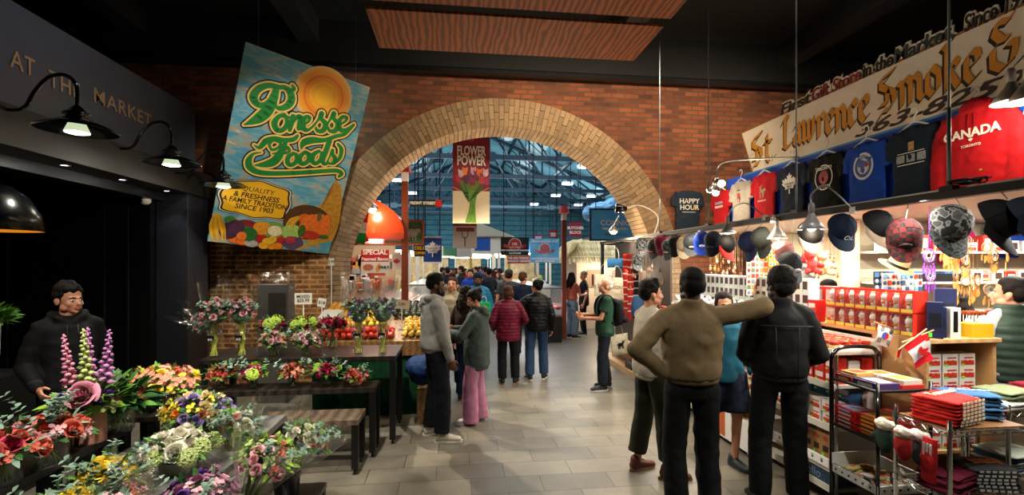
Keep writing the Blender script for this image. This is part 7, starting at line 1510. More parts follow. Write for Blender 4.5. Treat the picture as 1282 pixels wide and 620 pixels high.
# white curved lamp on the arch
p = onY(778, 262, WY-.2); t = thing('arch_wall_lamp', 'black lamp head on a curved white arm in front of the arch bricks', 'wall lamp', tuple(p)); q = V(onX(817, 298, 2.97))-p; m = MB(); m.tube(smoothpath([(.06, 0, .01), (.3, -.1, .05), (.5, -.3, -.15), tuple(q)], 6), .009, 8); m.build('arm', WHT, t, smooth=True)
m = MB(); m.cyl((-.1, 0, .02), (.08, 0, .0), .08, .05); m.build('lamp_head', BLKG, t, smooth=True); lamp('SPOT', 'arch_lamp_light', (-.12, .05, -.05), 30, WARM, .04, target=None, rot=(radians(60), 0, radians(-60)), spot=110, parent=t)
p = onY(768, 290, WY+.25); t = thing('soffit_lamp', 'small bright lamp under the arch throwing warm light on the soffit bricks', 'lamp', tuple(p)); m = MB(); m.ell((0, 0, 0), (.06, .06, .05)); m.build('bulb', glow('soff', '#ffdf9c', 18), t, smooth=True); m = MB(); m.lathe([(.03, .1), (.08, .03), (.085, .0)], n=20, caps=False); m.cyl((0, 0, .1), (.1, 0, .28), .012); m.build('holder', STEEL, t); lamp('POINT', 'soffit_light', (-.05, -.05, -.08), 26, WARM, .05, parent=t)
# ---- suspension rods holding the rail
for i, (px, X) in enumerate(((826, 2.97), (887, 2.97), (997, 2.97), (1188, 2.97))):
    y = onX(px, 200, X).y; t = thing('suspension_rod', 'thin grey rod holding the stall rail, '+('farthest, over the arch edge', 'in front of the red brick wall', 'across the middle of the sign board', 'nearest, before the red sweatshirt')[i], 'rod', (X, y, 2.345), group='suspension rods')
    m = MB(); m.cyl((0, 0, 0), (0, 0, 3.23), (.005, .006, .0065, .007)[i], n=8); m.cyl((0, 0, 0), (0, 0, .5), (.007, .008, .009, .0105)[i], n=8); m.build('rod', mat('rod', '#8fa3ab', .5), t, smooth=True)
    m = MB(); m.box((0, 0, .01), (.05, .08, .03)); m.build('bracket', DARKM, t)
m = MB(); random.seed(2); 
for k in range(5): m.tube(smoothpath([(2.95+random.uniform(0, .1), 2.5+random.uniform(-.15, .1), 2.365+random.uniform(0, .04)) for _ in range(6)], 5), .005, 5)
tag(m.build('coiled_cable', BLK, smooth=True), 'tangle of black cable lying on the rail below the red sweatshirt', 'cable')
# ---- hanging trinkets
def dreamcatcher(px, py, y, c, lab, s=1., ring_c='#b88a50', top=2.345):
    p = onY(px, py, y); t = thing('dreamcatcher', lab, 'dreamcatcher', tuple(p), group='dreamcatchers'); R_ = .045*s
    m = MB(); m.tube([(R_*cos(k*pi/10), 0, R_*sin(k*pi/10)) for k in range(21)], .0045*s, 6, caps=False); m.tube([(0, 0, R_), (0, 0, top-p.z)], .0015, 4); m.build('hoop', mat('hoop'+ring_c[1:], ring_c, .6), t, smooth=True)
    m = MB(); [m.tube([(R_*cos(k*pi/4), 0, R_*sin(k*pi/4)), (R_*cos((k+3)*pi/4), 0, R_*sin((k+3)*pi/4))], .001, 3) for k in range(8)]; m.build('web', WHT, t)
    for k, (dx, L) in enumerate(((-.8, .06), (-.3, .1), (.3, .09), (.8, .06))): m = MB(); x = dx*R_; z = -R_*.7; m.tube([(x, 0, z), (x, 0, z-L*s*.5)], .001, 3); leafshape(m, (x, 0, z-L*s*.5), (dx*.15, .01, -1), .07*s, .022*s, 0, pi/2); m.ell((x, 0, z-L*s*.5), .006*s, 6, 4); m.build('feather', cloth('feath'+c[1:], c), t)
    return t
dcs = [(1163, 320, 3.3, '#8a40b0', 'purple feathered dreamcatcher hanging over the counter', 1.1), (1165, 345, 3.3, '#7a38a0', 'lower purple dreamcatcher below the first', .9)]
for a in dcs: dreamcatcher(*a[:5], s=a[5], ring_c='#9a50c0')
random.seed(31)
d0 = dreamcatcher(1190, 318, 3.4, '#c8924a', 'tan and orange feathered dreamcatcher in the hanging cluster before the slat wall', 1.)
for k in range(26):
    px, py = random.uniform(1182, 1262), random.uniform(300, 372); y = random.uniform(3.25, 3.75); p = onY(px, py, y); dup(d0, tuple(p), random.uniform(-.8, .8), sc=random.uniform(.7, 1.2), label='tan and orange feathered dreamcatcher in the hanging cluster before the slat wall')
# goods on the slat wall shelves (cross wall y=4.5)
random.seed(32)
for z, ks, wh in ((1.321, ('blue', 'white', 'maple', 'redbox'), 'on the lower shelf'), (1.721, ('white', 'redbox', 'blue', 'tin'), 'on the middle shelf'), (2.021, ('maple', 'white', 'fig'), 'on the upper shelf')):
    x = 4.15
    while x < 6.6:
        k = random.choice(ks); me, (dx, dy, dz) = goodbox(k); o = link('gift_box', me, None, (x+dy/2, 4.27, z), (0, 0, pi/2)); tag(o, GLAB[k]+' '+wh+' of the slat wall', 'box', k+' '+wh); x += dy+random.uniform(.0, .05)
def rackpanel(lab, px, py, y, w_, h_, base, cols, nx, ny, name='souvenir_board', cat='display board'):
    p = onY(px, py, y); t = thing(name, lab, cat, M=face_front(tuple(p))); m = MB(); m.b2(-w_/2, w_/2, -h_/2, h_/2, -.012, 0); m.build('board', paint('rb'+base[1:], base), t)
    for i in range(nx):
        for j in range(ny):
            q = random.randrange(len(cols)); cx = -w_/2+w_*(i+.5)/nx; cy = -h_/2+h_*(j+.5)/ny; a, b = w_/nx*.36, h_/ny*.36
            mm = MB()
            if random.random() < .5: mm.box((cx, cy, .004), (a*2, b*2, .008))
            else: mm.ell((cx, cy, .004), (a, b, .008), 8, 5)
            mm.build('magnet' if name == 'souvenir_board' else 'postcard', paint('rc'+cols[q][1:], cols[q]), t)
    return t
rackpanel('white board of leaf and skyline magnets above the black jacket shoulder', 948, 342, 5.0, .25, .5, '#d0ccc4', ['#b03020', '#c87838', '#5a6a3c', '#6a7a80'], 5, 8); rackpanel('rack of small square postcards beside the straw hat', 1130, 362, 4.1, .42, .3, '#c8c4bc', ['#2c4a78', '#b02820', '#3a3c40', '#6a9ac0', '#d0ccc4'], 9, 5, 'postcard_rack', 'postcard rack')
rackpanel('dark pin board of small blue photo cards left of the postcard rack', 1104, 360, 4.12, .16, .3, '#1c1e22', ['#4a7ab0', '#a0b8c8'], 3, 5, 'postcard_rack', 'postcard rack'); rackpanel('yellow and blue keychain card behind the pink cap', 971, 326, 4.9, .16, .2, '#c8a840', ['#3a6aa8', '#c04a28', '#d8c060'], 4, 5)
p = onY(1123, 333, 3.9); t = thing('straw_hat', 'straw fedora with a black band hanging beside the cream post', 'hat', tuple(p)); t.rotation_euler = (.5, .2, 0); m = MB(); m.lathe([(.15, -.01), (.13, 0), (.085, 0), (.08, .05), (.07, .085), (.04, .08), (0, .075)], n=28, caps=False); m.build('straw', mat('straw', '#b89a68', .8, bump=.8, bscale=200), t, smooth=True); m = MB(); m.lathe([(.087, .003), (.085, .028)], n=28, caps=False); m.build('band', BLK, t, smooth=True)
# pink shirt + blue shirt on slat wall
o = shirt('hot pink t-shirt hanging on the slat wall over the quilted vest', (0, 0, 0), '#b0186c', 'pinksh', w=.4, h=.42, extra=face_front((5.12, 4.40, 2.32)), art=lambda t: link('shirt_print', MB().box((0, -.18, .04), (.14, .06, .004)).mesh(WHT), t)); o['group'] = 'slat wall shirts'
o = shirt('small royal blue t-shirt hanging on the slat wall next to the pink one', (0, 0, 0), '#1840a0', 'bluesh', w=.34, h=.36, extra=face_front((5.75, 4.40, 2.32))); o['group'] = 'slat wall shirts'
# plush toys
PL_ = {}
def plush(loc, c, lab, s=1., rz=0, hat=False, grp=None):
    t = thing('plush_toy', lab, 'plush toy', loc, rz, grp); t.scale = (s, s, s)
    m = MB(); m.ell((0, 0, .07), (.055, .05, .065)); m.ell((0, 0, .16), (.045, .042, .042)); [m.ell((a*.035, 0, .2), (.015, .01, .015)) for a in (-1, 1)]; [m.capsule((a*.05, 0, .1), (a*.085, -.03, .07), .018) for a in (-1, 1)]; [m.capsule((a*.03, -.02, .03), (a*.045, -.08, .02), .022) for a in (-1, 1)]; m.ell((0, -.04, .15), (.018, .016, .014))
    if 'p' not in PL_: PL_['p'] = remesh(m, .008, 1, .004, 40)
    link('body', setmat(PL_['p'].copy(), cloth('pl'+c[1:], c, fold=.8)), t); m = MB(); [m.ell((a*.016, -.039, .17), .005, 6, 4) for a in (-1, 1)]; m.ell((0, -.056, .153), .005, 6, 4); m.build('eyes_and_nose', BLK, t, smooth=True)
    if hat: m = MB(); m.cyl((0, 0, .19), (.02, 0, .26), .04, .005); m.build('red_hat', cloth('plh', '#b01c1c'), t, smooth=True)
random.seed(33)
for i in range(16): plush((3.02+.13*(i % 2)+random.uniform(-.02, .02), 5.0+.17*(i//2), 1.30+.02*(i % 2)), '#d0ccc8', 'white plush toy in the heap behind the tan jacket shoulder', .85, random.uniform(-2.2, -.8), grp='white plush toys heap')
for i, (px, py, c, lab, h) in enumerate(((1003, 347, '#7a7e7c', 'grey plush bear with a red hat hanging near the mug boxes', True), (1014, 333, '#b8302c', 'red plush figure with a white hat hanging above the mug boxes', False), (1030, 335, '#b89a70', 'tan plush bear hanging in the middle of the back wall', False), (900, 372, '#c06a20', 'orange plush toy over the white plush heap', False))):
    p = onY(px, py+10, 5.6 if i < 3 else 6.4); plush(tuple(p), c, lab, 1.5, -.3, h)
plush((3.98, 3.2, 1.0), '#8a8c88', 'grey plush koala sitting beside the counter end', .9, -.5)
# keychain curtains between the men and further left
random.seed(34)
km = None
for (a, b, c_, d_, yy, n, wh, cc) in ((884, 930, 322, 372, 6.3, 46, 'golden trinket hanging in the strings behind the tan jacket head', '#b88a48'), (788, 830, 332, 362, 7.3, 26, 'pale keychain in the row hanging under the far caps', '#c8a898'), (1000, 1052, 318, 348, 5.9, 26, 'red and gold ornament hanging over the mug boxes', '#b84a28')):
    for k in range(n):
        p = onY(random.uniform(a, b), random.uniform(c_, d_), yy+random.uniform(-.2, .2))
        m = MB(); m.ell((0, 0, 0), (.018, .008, .026), 8, 6); m.ell((0, 0, .04), (.009, .005, .009), 6, 4); m.tube([(0, 0, .05), (0, 0, 2.345-p.z)], .0012, 4); o = m.build('trinket', mat('trk'+cc[1:]+str(k % 3), (cc, '#c8b090', '#8a5a3a')[k % 3], .35, .3), smooth=True); o.location = p; tag(o, wh, 'trinket', wh[:30])
# rows of goods behind the men
random.seed(35)
stock('redbox', 3.45, 5.0, 6.6, 1.361, 'behind the white plush heap', 1); stock('window', 3.2, 7.0, 7.3, .46, 'on the low display base', 2)
t = thing('toy_crate', 'white and orange open carton of golden plush toys on the floor between the shorts and the black trousers', 'carton', (2.98, 4.75, 0)); t['label'] = 'white and orange carton of golden toys on the floor by the grey trainers'
m = MB(); m.b2(-.13, -.12, -.35, .35, .02, .34); m.b2(-.13, .3, -.36, -.35, .02, .34); m.b2(-.13, .3, .35, .36, .02, .34); m.b2(-.13, .3, -.35, .35, .02, .04); m.build('carton', WHT, t); m = MB(); m.b2(-.134, -.131, .05, .33, .06, .32); m.build('orange_print', paint('orp', '#c05a28'), t); m = MB(); [m.ell((random.uniform(-.08, .2), random.uniform(-.3, .3), random.uniform(.3, .37)), .05, 8, 6) for _ in range(26)]; m.build('golden_toys', cloth('gold_toy', '#b07a28'), t, smooth=True)
# jars on the low base
jm = MB(); jm.lathe([(.045, 0), (.048, .01), (.048, .09), (.04, .1)], n=16); jm.mi = 1; jm.lathe([(.043, .1), (.043, .12), (0, .12)], n=16); jme = jm.mesh([mat('jar', '#4a4440', .3, .2), mat('jar_lid', '#6a6460', .4, .5)], True)
for i in range(20): o = link('storage_jar', jme, None, (2.97+.11*(i % 2), 6.98+.115*(i//2), .1+.001)); tag(o, 'dark jar on the bottom ledge of the low pale display base', 'jar', 'jars on the low base')
for i in range(14): o = link('snack_bag', cmesh[i % 3], None, (3.0+.1*(i % 2), 7.0+.13*(i//2), .49), (random.uniform(-.5, .5), random.uniform(-.4, .4), random.uniform(0, 3)), 1.2); tag(o, 'red and white snack bag heaped on the low pale display base', 'snack', 'snack bags heap')
# tote bags, scarves on the stall end
def tote(px, py, y, w_, h_, c, lab, art='LES\nIN TORONTO', rz=0, facing='f'):
    p = onY(px, py, y); t = thing('tote_bag', lab, 'tote bag', M=face_front(tuple(p)) @ Matrix.Rotation(rz, 4, 'Z')); m = MB(); m.tube([(0, -h_, 0), (0, -h_*.97, 0), (0, -h_*.5, 0), (0, -.01, 0)], [(w_*.48, .01), (w_*.5, .02), (w_*.5, .025), (w_*.49, .012)], 20, up=(1, 0, 0)); link('bag_body', setmat(remesh(m, .012, 1, .008, 8, True, 2), cloth('tote'+c[1:], c)), t)
    m = MB(); m.tube(smoothpath([(-w_*.22, -.03, .02), (-w_*.2, .1, .02), (0, .2, .01), (w_*.2, .1, .02), (w_*.22, -.03, .02)], 5), [(.012, .003)]*21, 6); m.build('handles', cloth('toteh', '#b0a894' if c != '#16181c' else c), t, smooth=True)
    if art: text(art, w_*.2, BLK, t, 0, -h_*.45, .03)
    elif h_ > .2: m = MB(); disc(m, 0, -h_*.5, .05, .03, .03); disc(m, .05, -h_*.42, .02, .018, .03); [rect(m, x, x+.012, -h_*.5-.07, -h_*.5, .03) for x in (-.04, -.02, .02, .035)]; brush(m, [(.03, -h_*.33), (.055, -h_*.37), (.085, -h_*.33)], [.01]*3, .03); m.build('moose_print', BLK, t)
    return t
tote(757, 343, 8.9, .42, .42, '#bdb5a2', 'off white canvas tote bag with dark printed lettering'); tote(772, 347, 8.3, .4, .42, '#c4bca8', 'second canvas tote bag with a leaf and town print, nearer the scarves', 'TORONTO'); tote(774, 418, 7.35, .3, .34, '#c0b69c', 'lower canvas tote bag with a moose print behind the backpack', '', .15); tote(770, 323, 8.6, .3, .18, '#1c4a70', 'plain blue bag hanging above the canvas totes', '')
for i, (px, c, lab) in enumerate(((789, '#a01c1c', 'long red scarf hanging at the end of the stall'), (795, '#1c1e22', 'long black lanyard bundle hanging right of the red scarf'), (783, '#b02820', 'second red strip hanging behind the tote bags'))):
    p = onY(px, 318, 7.6+.2*i); t = thing('hanging_scarf', lab, 'scarf', tuple(p)); m = MB(); m.tube([(0, 0, 0), (.01, 0, -.5), (0, .01, -1.1)], [(.05, .012), (.055, .014), (.05, .01)], 10, up=(1, 0, 0)); link('scarf_body', setmat(remesh(m, .015, 1, .008, 9), cloth('hs'+c[1:], c)), t)
    m = MB(); [m.box((0, -.012, -.1-.12*k), (.1, .006, .02)) for k in range(8)]; m.build('stripes', paint('hss', '#b8a898'), t)
p = onY(798, 372, 7.2); t = thing('denim_jacket', 'folded blue denim garment hanging beside the young person in beige', 'garment', tuple(p)); m = MB(); m.tube([(0, 0, -.3), (0, 0, -.15), (0, 0, .02)], [(.1, .03), (.11, .04), (.07, .03)], 14, up=(1, 0, 0)); link('garment_body', setmat(remesh(m, .012, 1, .008, 9), cloth('denim', '#24405c')), t)
# ================================================================ MARKET HALL STALLS
# hanging tulip banner in front of the arch opening
ban = thing('flower_power_banner', 'tall hanging banner reading FLOWER POWER over a bunch of tulips', 'banner', M=face_front(tuple(onY(590, 226, 8.9))))
k_ = 8.9/1.0*(1/FPX)*1.0; hw = 23*k_*1.0; hh = 50.5*k_*1.06
m = MB(); m.b2(-hw, hw, -hh*.25, hh, -.006, 0); m.build('red_field', paint('ban_red', '#7c1428', .6), ban); m = MB(); m.b2(-hw, hw, -hh, -hh*.25, -.006, 0); m.build('cream_field', paint('ban_cream', '#cfc2a4', .6), ban)
m = MB(); brush(m, [(-hw, -hh*.16), (0, -hh*.32), (hw, -hh*.16)], [.012]*3, .002); m.build('gold_line', paint('ban_g', '#b8a070'), ban)
text('FLOWER', .24, WHT, ban, 0, hh*.68, .004, .001, off=.007, sx=.56); text('POWER', .24, WHT, ban, 0, hh*.45, .004, .001, off=.007, sx=.63)
m = MB(); [brush(m, [(-.1+.02*q, -hh*.98), (-.02+.01*q, -hh*.5), (-.22+.045*q, hh*.0)], [.022, .02, .02], .004+q*2e-4) for q in range(10)]; m.build('tulip_stems', paint('tul_g', '#5f8a2c', .5, var=.3, vscale=20), ban)
m = MB(); random.seed(6); [brush(m, [(-.05, -hh*.5), (sx*.14, -hh*.25), (sx*.27, hh*.02)], [.01, .045, .004], .0062+abs(sx)*1e-4) for sx in (-1, -.6, .7, 1)]; m.build('tulip_leaves', paint('tul_l', '#2f5f24'), ban)
for i, (x, y, c) in enumerate(((-.26, .02, '#a82038'), (-.2, .12, '#c8a8b0'), (-.12, .16, '#d87a28'), (-.03, .08, '#6a1c4c'), (.04, .17, '#c890a8'), (.1, .1, '#6a1c4c'), (.16, .14, '#d8641c'), (.22, .06, '#7a2050'), (.28, .14, '#d0a8b4'), (-.1, .0, '#5a1840'), (.02, -.02, '#782050'), (.2, .0, '#b83838'), (.3, -.02, '#a02858'))):
    m = MB(); disc(m, x*.95, y+.0, .052, .07, .0072+i*3e-4, 14); [disc(m, x*.95+s*.03, y+.04, .02, .05, .0073+i*3e-4, 10, rot=-s*.3) for s in (-1, 1)]; m.build('tulip', paint('tul'+c[1:], c, .5, var=.3, vscale=30), ban)
m = MB(); disc(m, 0, hh*.97, .08, .05, .004); m.build('crest', paint('crest', '#a83038'), ban)
m = MB(); [m.cyl((s*hw*.8, hh, 0), (s*hw*.8, 7.2, 0), .004, n=5) for s in (-1, 1)]; m.cyl((-hw, hh, 0), (hw, hh, 0), .012, n=6); m.build('hanging_rods', DARKM, ban)
def panel(name, lab, cat, px0, py0, px1, py1, y, col, parts=(), th=.04, frame=None, rz=0, hang=True):
    a, b = onY(px0, py0, y), onY(px1, py1, y); c = (a+b)/2; w_ = abs(b.x-a.x); h_ = abs(a.z-b.z); t = thing(name, lab, cat, M=face_front(tuple(c)) @ Matrix.Rotation(rz, 4, 'Y'))
    m = MB(); m.b2(-w_/2, w_/2, -h_/2, h_/2, -th, 0); m.build('panel', col if isinstance(col, bpy.types.Material) else paint('pn'+col[1:], col), t)
    if frame: m = MB(); [m.b2(*q) for q in ((-w_/2-.04, w_/2+.04, h_/2, h_/2+.04, -th, .02), (-w_/2-.04, w_/2+.04, -h_/2-.04, -h_/2, -th, .02), (-w_/2-.04, -w_/2, -h_/2, h_/2, -th, .02), (w_/2, w_/2+.04, -h_/2, h_/2, -th, .02))]; m.build('border', paint('fr'+frame[1:], frame), t)
    for s, sz, x, yy, cc in parts: text(s, sz*h_, paint('tx'+cc[1:], cc), t, x*w_, yy*h_, .006, .002, off=.004)
    if hang: m = MB(); [m.cyl((q*w_*.4, h_/2, -th/2), (q*w_*.4, h_/2+(8.2-c.z if c.z > 2.2 else .2), -th/2), .012, n=5) for q in (-1, 1)]; m.build('hanging_rods', DARKM, t)
    return t, w_, h_
t, w_, h_ = panel('meat_banner', 'pale banner with a rack of meat on a fork behind the tulip banner', 'banner', 567, 277, 597, 311, 12, '#b8b2ac', ())
m = MB(); rect(m, -w_/2, w_/2, h_*.32, h_/2, .003); rect(m, -w_*.36, w_*.4, h_*.12, h_*.27, .004); m.build('meat_print', paint('meatp', '#7a2c2c', var=.3, vscale=12), t); m = MB(); brush(m, [(0, -.1*h_), (0, -.42*h_)], [.03, .03], .004); brush(m, [(-.07, .08), (-.06, -.05), (.0, -.08), (.06, -.05), (.07, .08)], [.02]*5, .004); m.build('fork_print', paint('forkp', '#4a4a4c'), t)
panel('small_banner', 'third small pale banner below the fork banner, far down the hall', 'banner', 572, 311, 590, 322, 15, '#a8a4a0', ())
t, w_, h_ = panel('black_screen_sign', 'black hanging sign with a red round emblem and ribbon', 'sign', 627, 297, 662, 320, 14, '#08080a', (('EVERY DIMENSION OF GOODNESS', .1, 0, -.22, '#d0d0d0'), ('416.777.6180', .12, 0, -.38, '#d0d0d0')))
m = MB(); disc(m, 0, .1*h_, .16, z=.004); m.build('emblem_disc', paint('emb', '#a82018'), t); m = MB(); ring(m, 0, .1*h_, .17, .19, .005); m.build('emblem_ring', paint('emw', '#c8c0b8'), t); m = MB(); brush(m, [(-.3, .02), (0, -.04), (.3, .02)], [.09]*3, .006); m.build('ribbon', paint('emb2', '#b83820'), t); text('HK', .12, WHT, t, 0, .12*h_, .008); text('HASTY MEAT', .06, WHT, t, 0, -.03, .012)
panel('red_screen_strip', 'red strip sign under the black sign reading we are taking holiday orders', 'sign', 635, 320.5, 663, 330, 14, '#a01818', (('WE ARE TAKING', .36, 0, .2, '#d8d0d0'), ('HOLIDAY ORDERS', .36, 0, -.2, '#d8d0d0')), hang=False)
t, w_, h_ = panel('blue_screen_sign', 'bright blue hanging sign with a pale round emblem', 'sign', 664, 299, 700, 329, 13.4, mat('blue_sea', '#2c7ab0', .4, col2='#7ab8d0', vscale=2.5, emit=.25, ecol='#3a8ac0'), (('SERVING SEAFOOD, MEATS', .09, 0, .38, '#d8e4ec'), ('ANYWHERE IN CANADA', .1, 0, -.33, '#d8e4ec'), ('DOOR TO DOOR', .1, 0, -.43, '#d8e4ec')))
m = MB(); disc(m, 0, .08*h_, .14, z=.004); m.build('emblem_disc', paint('emb3', '#c86a78'), t); m = MB(); ring(m, 0, .08*h_, .15, .17, .005); m.build('emblem_ring', WHT, t); m = MB(); brush(m, [(-.25, .0), (0, -.06), (.25, .0)], [.07]*3, .006); m.build('ribbon', paint('emb4', '#c88a98'), t)
panel('blue_shop_sign', 'large blue shop sign with white lettering and a grey blade shape above the thatched hut', 'sign', 740, 263, 800, 300, 11.6, mat('ocean', '#2f7fa8', .45, col2='#4a9cc0', vscale=2, emit=.12, ecol='#3a8ac0'), (('CONNIC', .26, 0, .06, '#e0e6ea'), ('FINE MEATS & FINE F', .1, 0, -.14, '#e0e6ea')), frame='#1a2a38')
t = bpy.data.objects['blue_shop_sign']; m = MB(); poly(m, [(-.3, -.24), (-.26, -.21), (.1, -.23), (.45, -.24), (.1, -.26), (-.26, -.27)], .006); m.build('fish_print', paint('fishp', '#5a7a88'), t)
c = MB(); c.ell((3.9, 12.1, 3.2), (.62, .4, .28)); c.ell((4.15, 12.1, 3.25), (.4, .4, .34)); o = link('blue_tarpaulin', setmat(remesh(c, .03, 2, .06, 5, True, 3), cloth('tarp', '#7ab0dc', fold=1)), None); tag(o, 'pale blue tarpaulin bundled on top of the blue shop sign', 'tarpaulin')
for i, (a, b, c_, d_, y, s) in enumerate(((713, 278, 728, 297, 15, 'BUTCHER'), (687, 288, 699, 298, 18, 'KITCHEN'), (668, 294, 680, 300, 22, 'CAFE'))):
    t, w_, h_ = panel('burgundy_banner', ('largest burgundy banner right of the rust red post', 'middle burgundy banner above the blue sign', 'smallest burgundy banner above the screens')[i], 'banner', a, b, c_, d_, y, '#7c1c30', ((('BUTCHER', .25, 0, .1, '#d8c8c8'), ('BLOCK', .25, 0, -.2, '#d8c8c8')) if i == 0 else ()))
    if i: m = MB(); rect(m, -w_*.35, w_*.35, -h_*.05, h_*.15, .004); rect(m, -w_*.3, w_*.3, -h_*.3, -h_*.12, .004); m.build('print_pattern', paint('bprint', '#c8b8b8'), t)
# rust posts
M_RUST = mat('rust_paint', '#7a3416', .5, var=.15, vscale=3)
for i, (px, top, y, r) in enumerate(((507, 210, 9.7, .062), (706, 262, 11.9, .055))):
    p = onY(px, 330, y); zt = onY(px, top, y).z; t = thing('market_post', ('rust red post with a white collar and red cap, left in the arch', 'rust red post with a red cap, right in the arch')[i], 'post', (p.x, y, 0)); m = MB(); m.b2(-r, r, -r, r, 0, zt-.28); m.build('post', M_RUST, t); m = MB(); m.b2(-r*1.05, r*1.05, -r*1.05, r*1.05, zt-.28, zt-.1); m.build('white_collar', WHT, t); m = MB(); m.cyl((0, 0, zt-.1), (0, 0, zt+.08), .14, .09, 8); m.build('red_cap', paint('cap_red', '#a8241c'), t)
t, w_, h_ = panel('street_name_sign', 'black street sign reading FRONT STREET with a red end', 'street sign', 513, 250, 545, 259, 9.68, '#141414', (('FRONT STREET', .55, 0, 0, '#c8c8c8'),), hang=False); m = MB(); m.b2(w_/2, w_/2+.13, -h_/2, h_/2, -.04, .0); m.build('red_end', RED, t)
# ---- bakery canopy and stall on the left
cs = thing('curved_canopy_stall', 'stall with a glossy orange red rounded canopy over white counters, left in the arch', 'market stall', (0, 0, 0))
def canopy(u, v): a = pi/2*u; y = 9.6+3.6*v; return (-2.25+1.25*sin(a), y, 2.5+.78*cos(a))
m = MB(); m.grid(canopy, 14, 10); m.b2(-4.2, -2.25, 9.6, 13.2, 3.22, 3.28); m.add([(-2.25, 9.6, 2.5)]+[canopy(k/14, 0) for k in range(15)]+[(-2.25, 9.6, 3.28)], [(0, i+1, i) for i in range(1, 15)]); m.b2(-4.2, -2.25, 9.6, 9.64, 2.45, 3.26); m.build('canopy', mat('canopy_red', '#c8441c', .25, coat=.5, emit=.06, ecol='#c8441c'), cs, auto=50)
m = MB(); m.b2(-4.2, -1.0, 9.58, 13.2, 2.38, 2.5); m.build('canopy_rim', mat('canopy_rim', '#a8381c', .4), cs); m = MB(); [m.b2(-1.03, -1.005, 9.9+k*.32, 10.1+k*.32, 2.56, 2.82) for k in range(9)]; m.build('canopy_letters', paint('can_let', '#7c2410'), cs)
m = MB(); m.b2(-3.4, -1.5, 9.9, 10.4, 0, .95); m.b2(-1.9, -1.45, 10.4, 13.0, 0, .95); m.build('counter', CREAMW, cs); m = MB(); m.b2(-3.4, -1.46, 9.88, 10.42, .95, 1.0); m.b2(-1.92, -1.43, 10.4, 13.0, .95, 1.0); m.build('counter_top', STEEL, cs)
m = MB(); m.b2(-3.3, -1.5, 9.95, 10.3, 1.0, 1.35); m.b2(-1.88, -1.5, 10.5, 12.9, 1.0, 1.4); m.build('glass_case', GLASS, cs); m = MB(); m.b2(-4.2, -4.1, 9.6, 13.2, 0, 3.1); m.b2(-4.1, -1.6, 13.1, 13.2, 0, 2.4); m.build('back_wall', mat('warm_wall', '#c0a888', .7), cs)
m = MB(); [m.cyl((x, 9.8, 1.0), (x, 9.8, 2.4), .03) for x in (-3.3, -2.75)]; m.build('stall_post', CREAMW, cs)
random.seed(15); gm = [MB() for _ in range(4)]
for k in range(46): q = random.randrange(4); gm[q].box((random.uniform(-3.2, -1.6), random.uniform(9.98, 10.32), 1.35+random.uniform(.05, .12)), (random.uniform(.05, .16), random.uniform(.05, .14), random.uniform(.08, .26)))
for k in range(60): q = random.randrange(4); gm[q].box((-3.9+random.uniform(0, 2.2), 13.0, random.uniform(1.2, 2.2)), (random.uniform(.1, .25), .12, random.uniform(.1, .22)))
for q, mm in enumerate(gm): mm.build('bakery_goods', paint('bkg%d' % q, ('#d8d0c4', '#b8542c', '#c89a50', '#8a9aa0')[q]), cs).__setitem__('kind', 'stuff')
t, w_, h_ = panel('bacon_poster', 'red and white poster reading SPECIAL Peameal Bacon ONLY hung at the canopy stall', 'poster', 452, 313, 487, 345, 9.55, '#d8d4d0', (), hang=False)
m = MB(); rect(m, -w_/2, w_/2, .02, h_/2, .002); m.build('red_field', RED, t); text('SPECIAL', .13, WHT, t, 0, .2, .006, off=.004); text('Peameal Bacon', .085, WHT, t, 0, .07, .006, off=.003); text('ONLY', .075, BLK, t, .17, -.09, .006, off=.003); m = MB(); disc(m, -.13, -.09, .1, .065, .004); m.build('meat_photo', paint('meatph', '#b86a4c', var=.3, vscale=15), t); m = MB(); disc(m, .06, -.1, .04, .09, .004, rot=-.3); m.build('bun_photo', paint('bunph', '#c89040'), t); m = MB(); rect(m, -.15, .2, -.25, -.2, .004); m.build('orange_label', paint('orl', '#c8501c'), t)
t, w_, h_ = panel('cow_picture', 'wooden framed painting of a white cow in a green field above the deli sign', 'painting', 483, 277, 528, 304, 10.6, paint('field_green', '#3c6a44', .6, var=.3, vscale=5), (), frame='#a84a20'); m = MB(); disc(m, .16, -.02, .14, .09, .004); disc(m, .3, .03, .06, .045, .004); [rect(m, .06+.06*k, .08+.06*k, -.18, -.05, .004) for k in range(4)]; m.build('cow_print', paint('cow', '#b8b4a4'), t)
panel('deli_sign', 'black sign with yellow words DELI and OPEN under the cow painting', 'sign', 518, 307, 532, 321, 11.5, '#0c0c0c', (('DELI', .42, 0, .22, '#d8a818'), ('COFFEE', .3, 0, -.22, '#d8a818')))
t, w_, h_ = panel('maple_leaf_banner', 'royal blue banner with a large white maple leaf', 'banner', 530, 296, 553, 330, 12, '#12408c', ()); m = MB(); leafmark(m, 0, 0, h_*.34); m.build('white_leaf', WHT, t); text('TORONTO\nLEAFS', .07, paint('bnb', '#12408c'), t, 0, 0, .006); m = MB(); rect(m, -w_/2, w_/2, h_*.44, h_*.5, .003); m.build('upper_band', WHT, t); m = MB(); rect(m, -w_/2, w_/2, -h_*.5, -h_*.44, .003); m.build('lower_band', WHT, t)
t = flagthing(448, 262, 9.2, 'Canada flag hanging in the left of the arch', .62, .42, 'red', -1.25); t['label'] = 'plain red flag draped at the left of the arch'; flagthing(462, 266, 9.15, 'green white and red flag draped beside the red one', .6, .5, 'it', -1.7)
t, w_, h_ = panel('small_canada_poster', 'small leaf flag poster right of the bacon poster', 'poster', 491, 318, 502, 338, 9.9, '#c8c0b8', (), hang=False); m = MB(); leafmark(m, 0, 0, .08); m.build('leaf', RED, t)
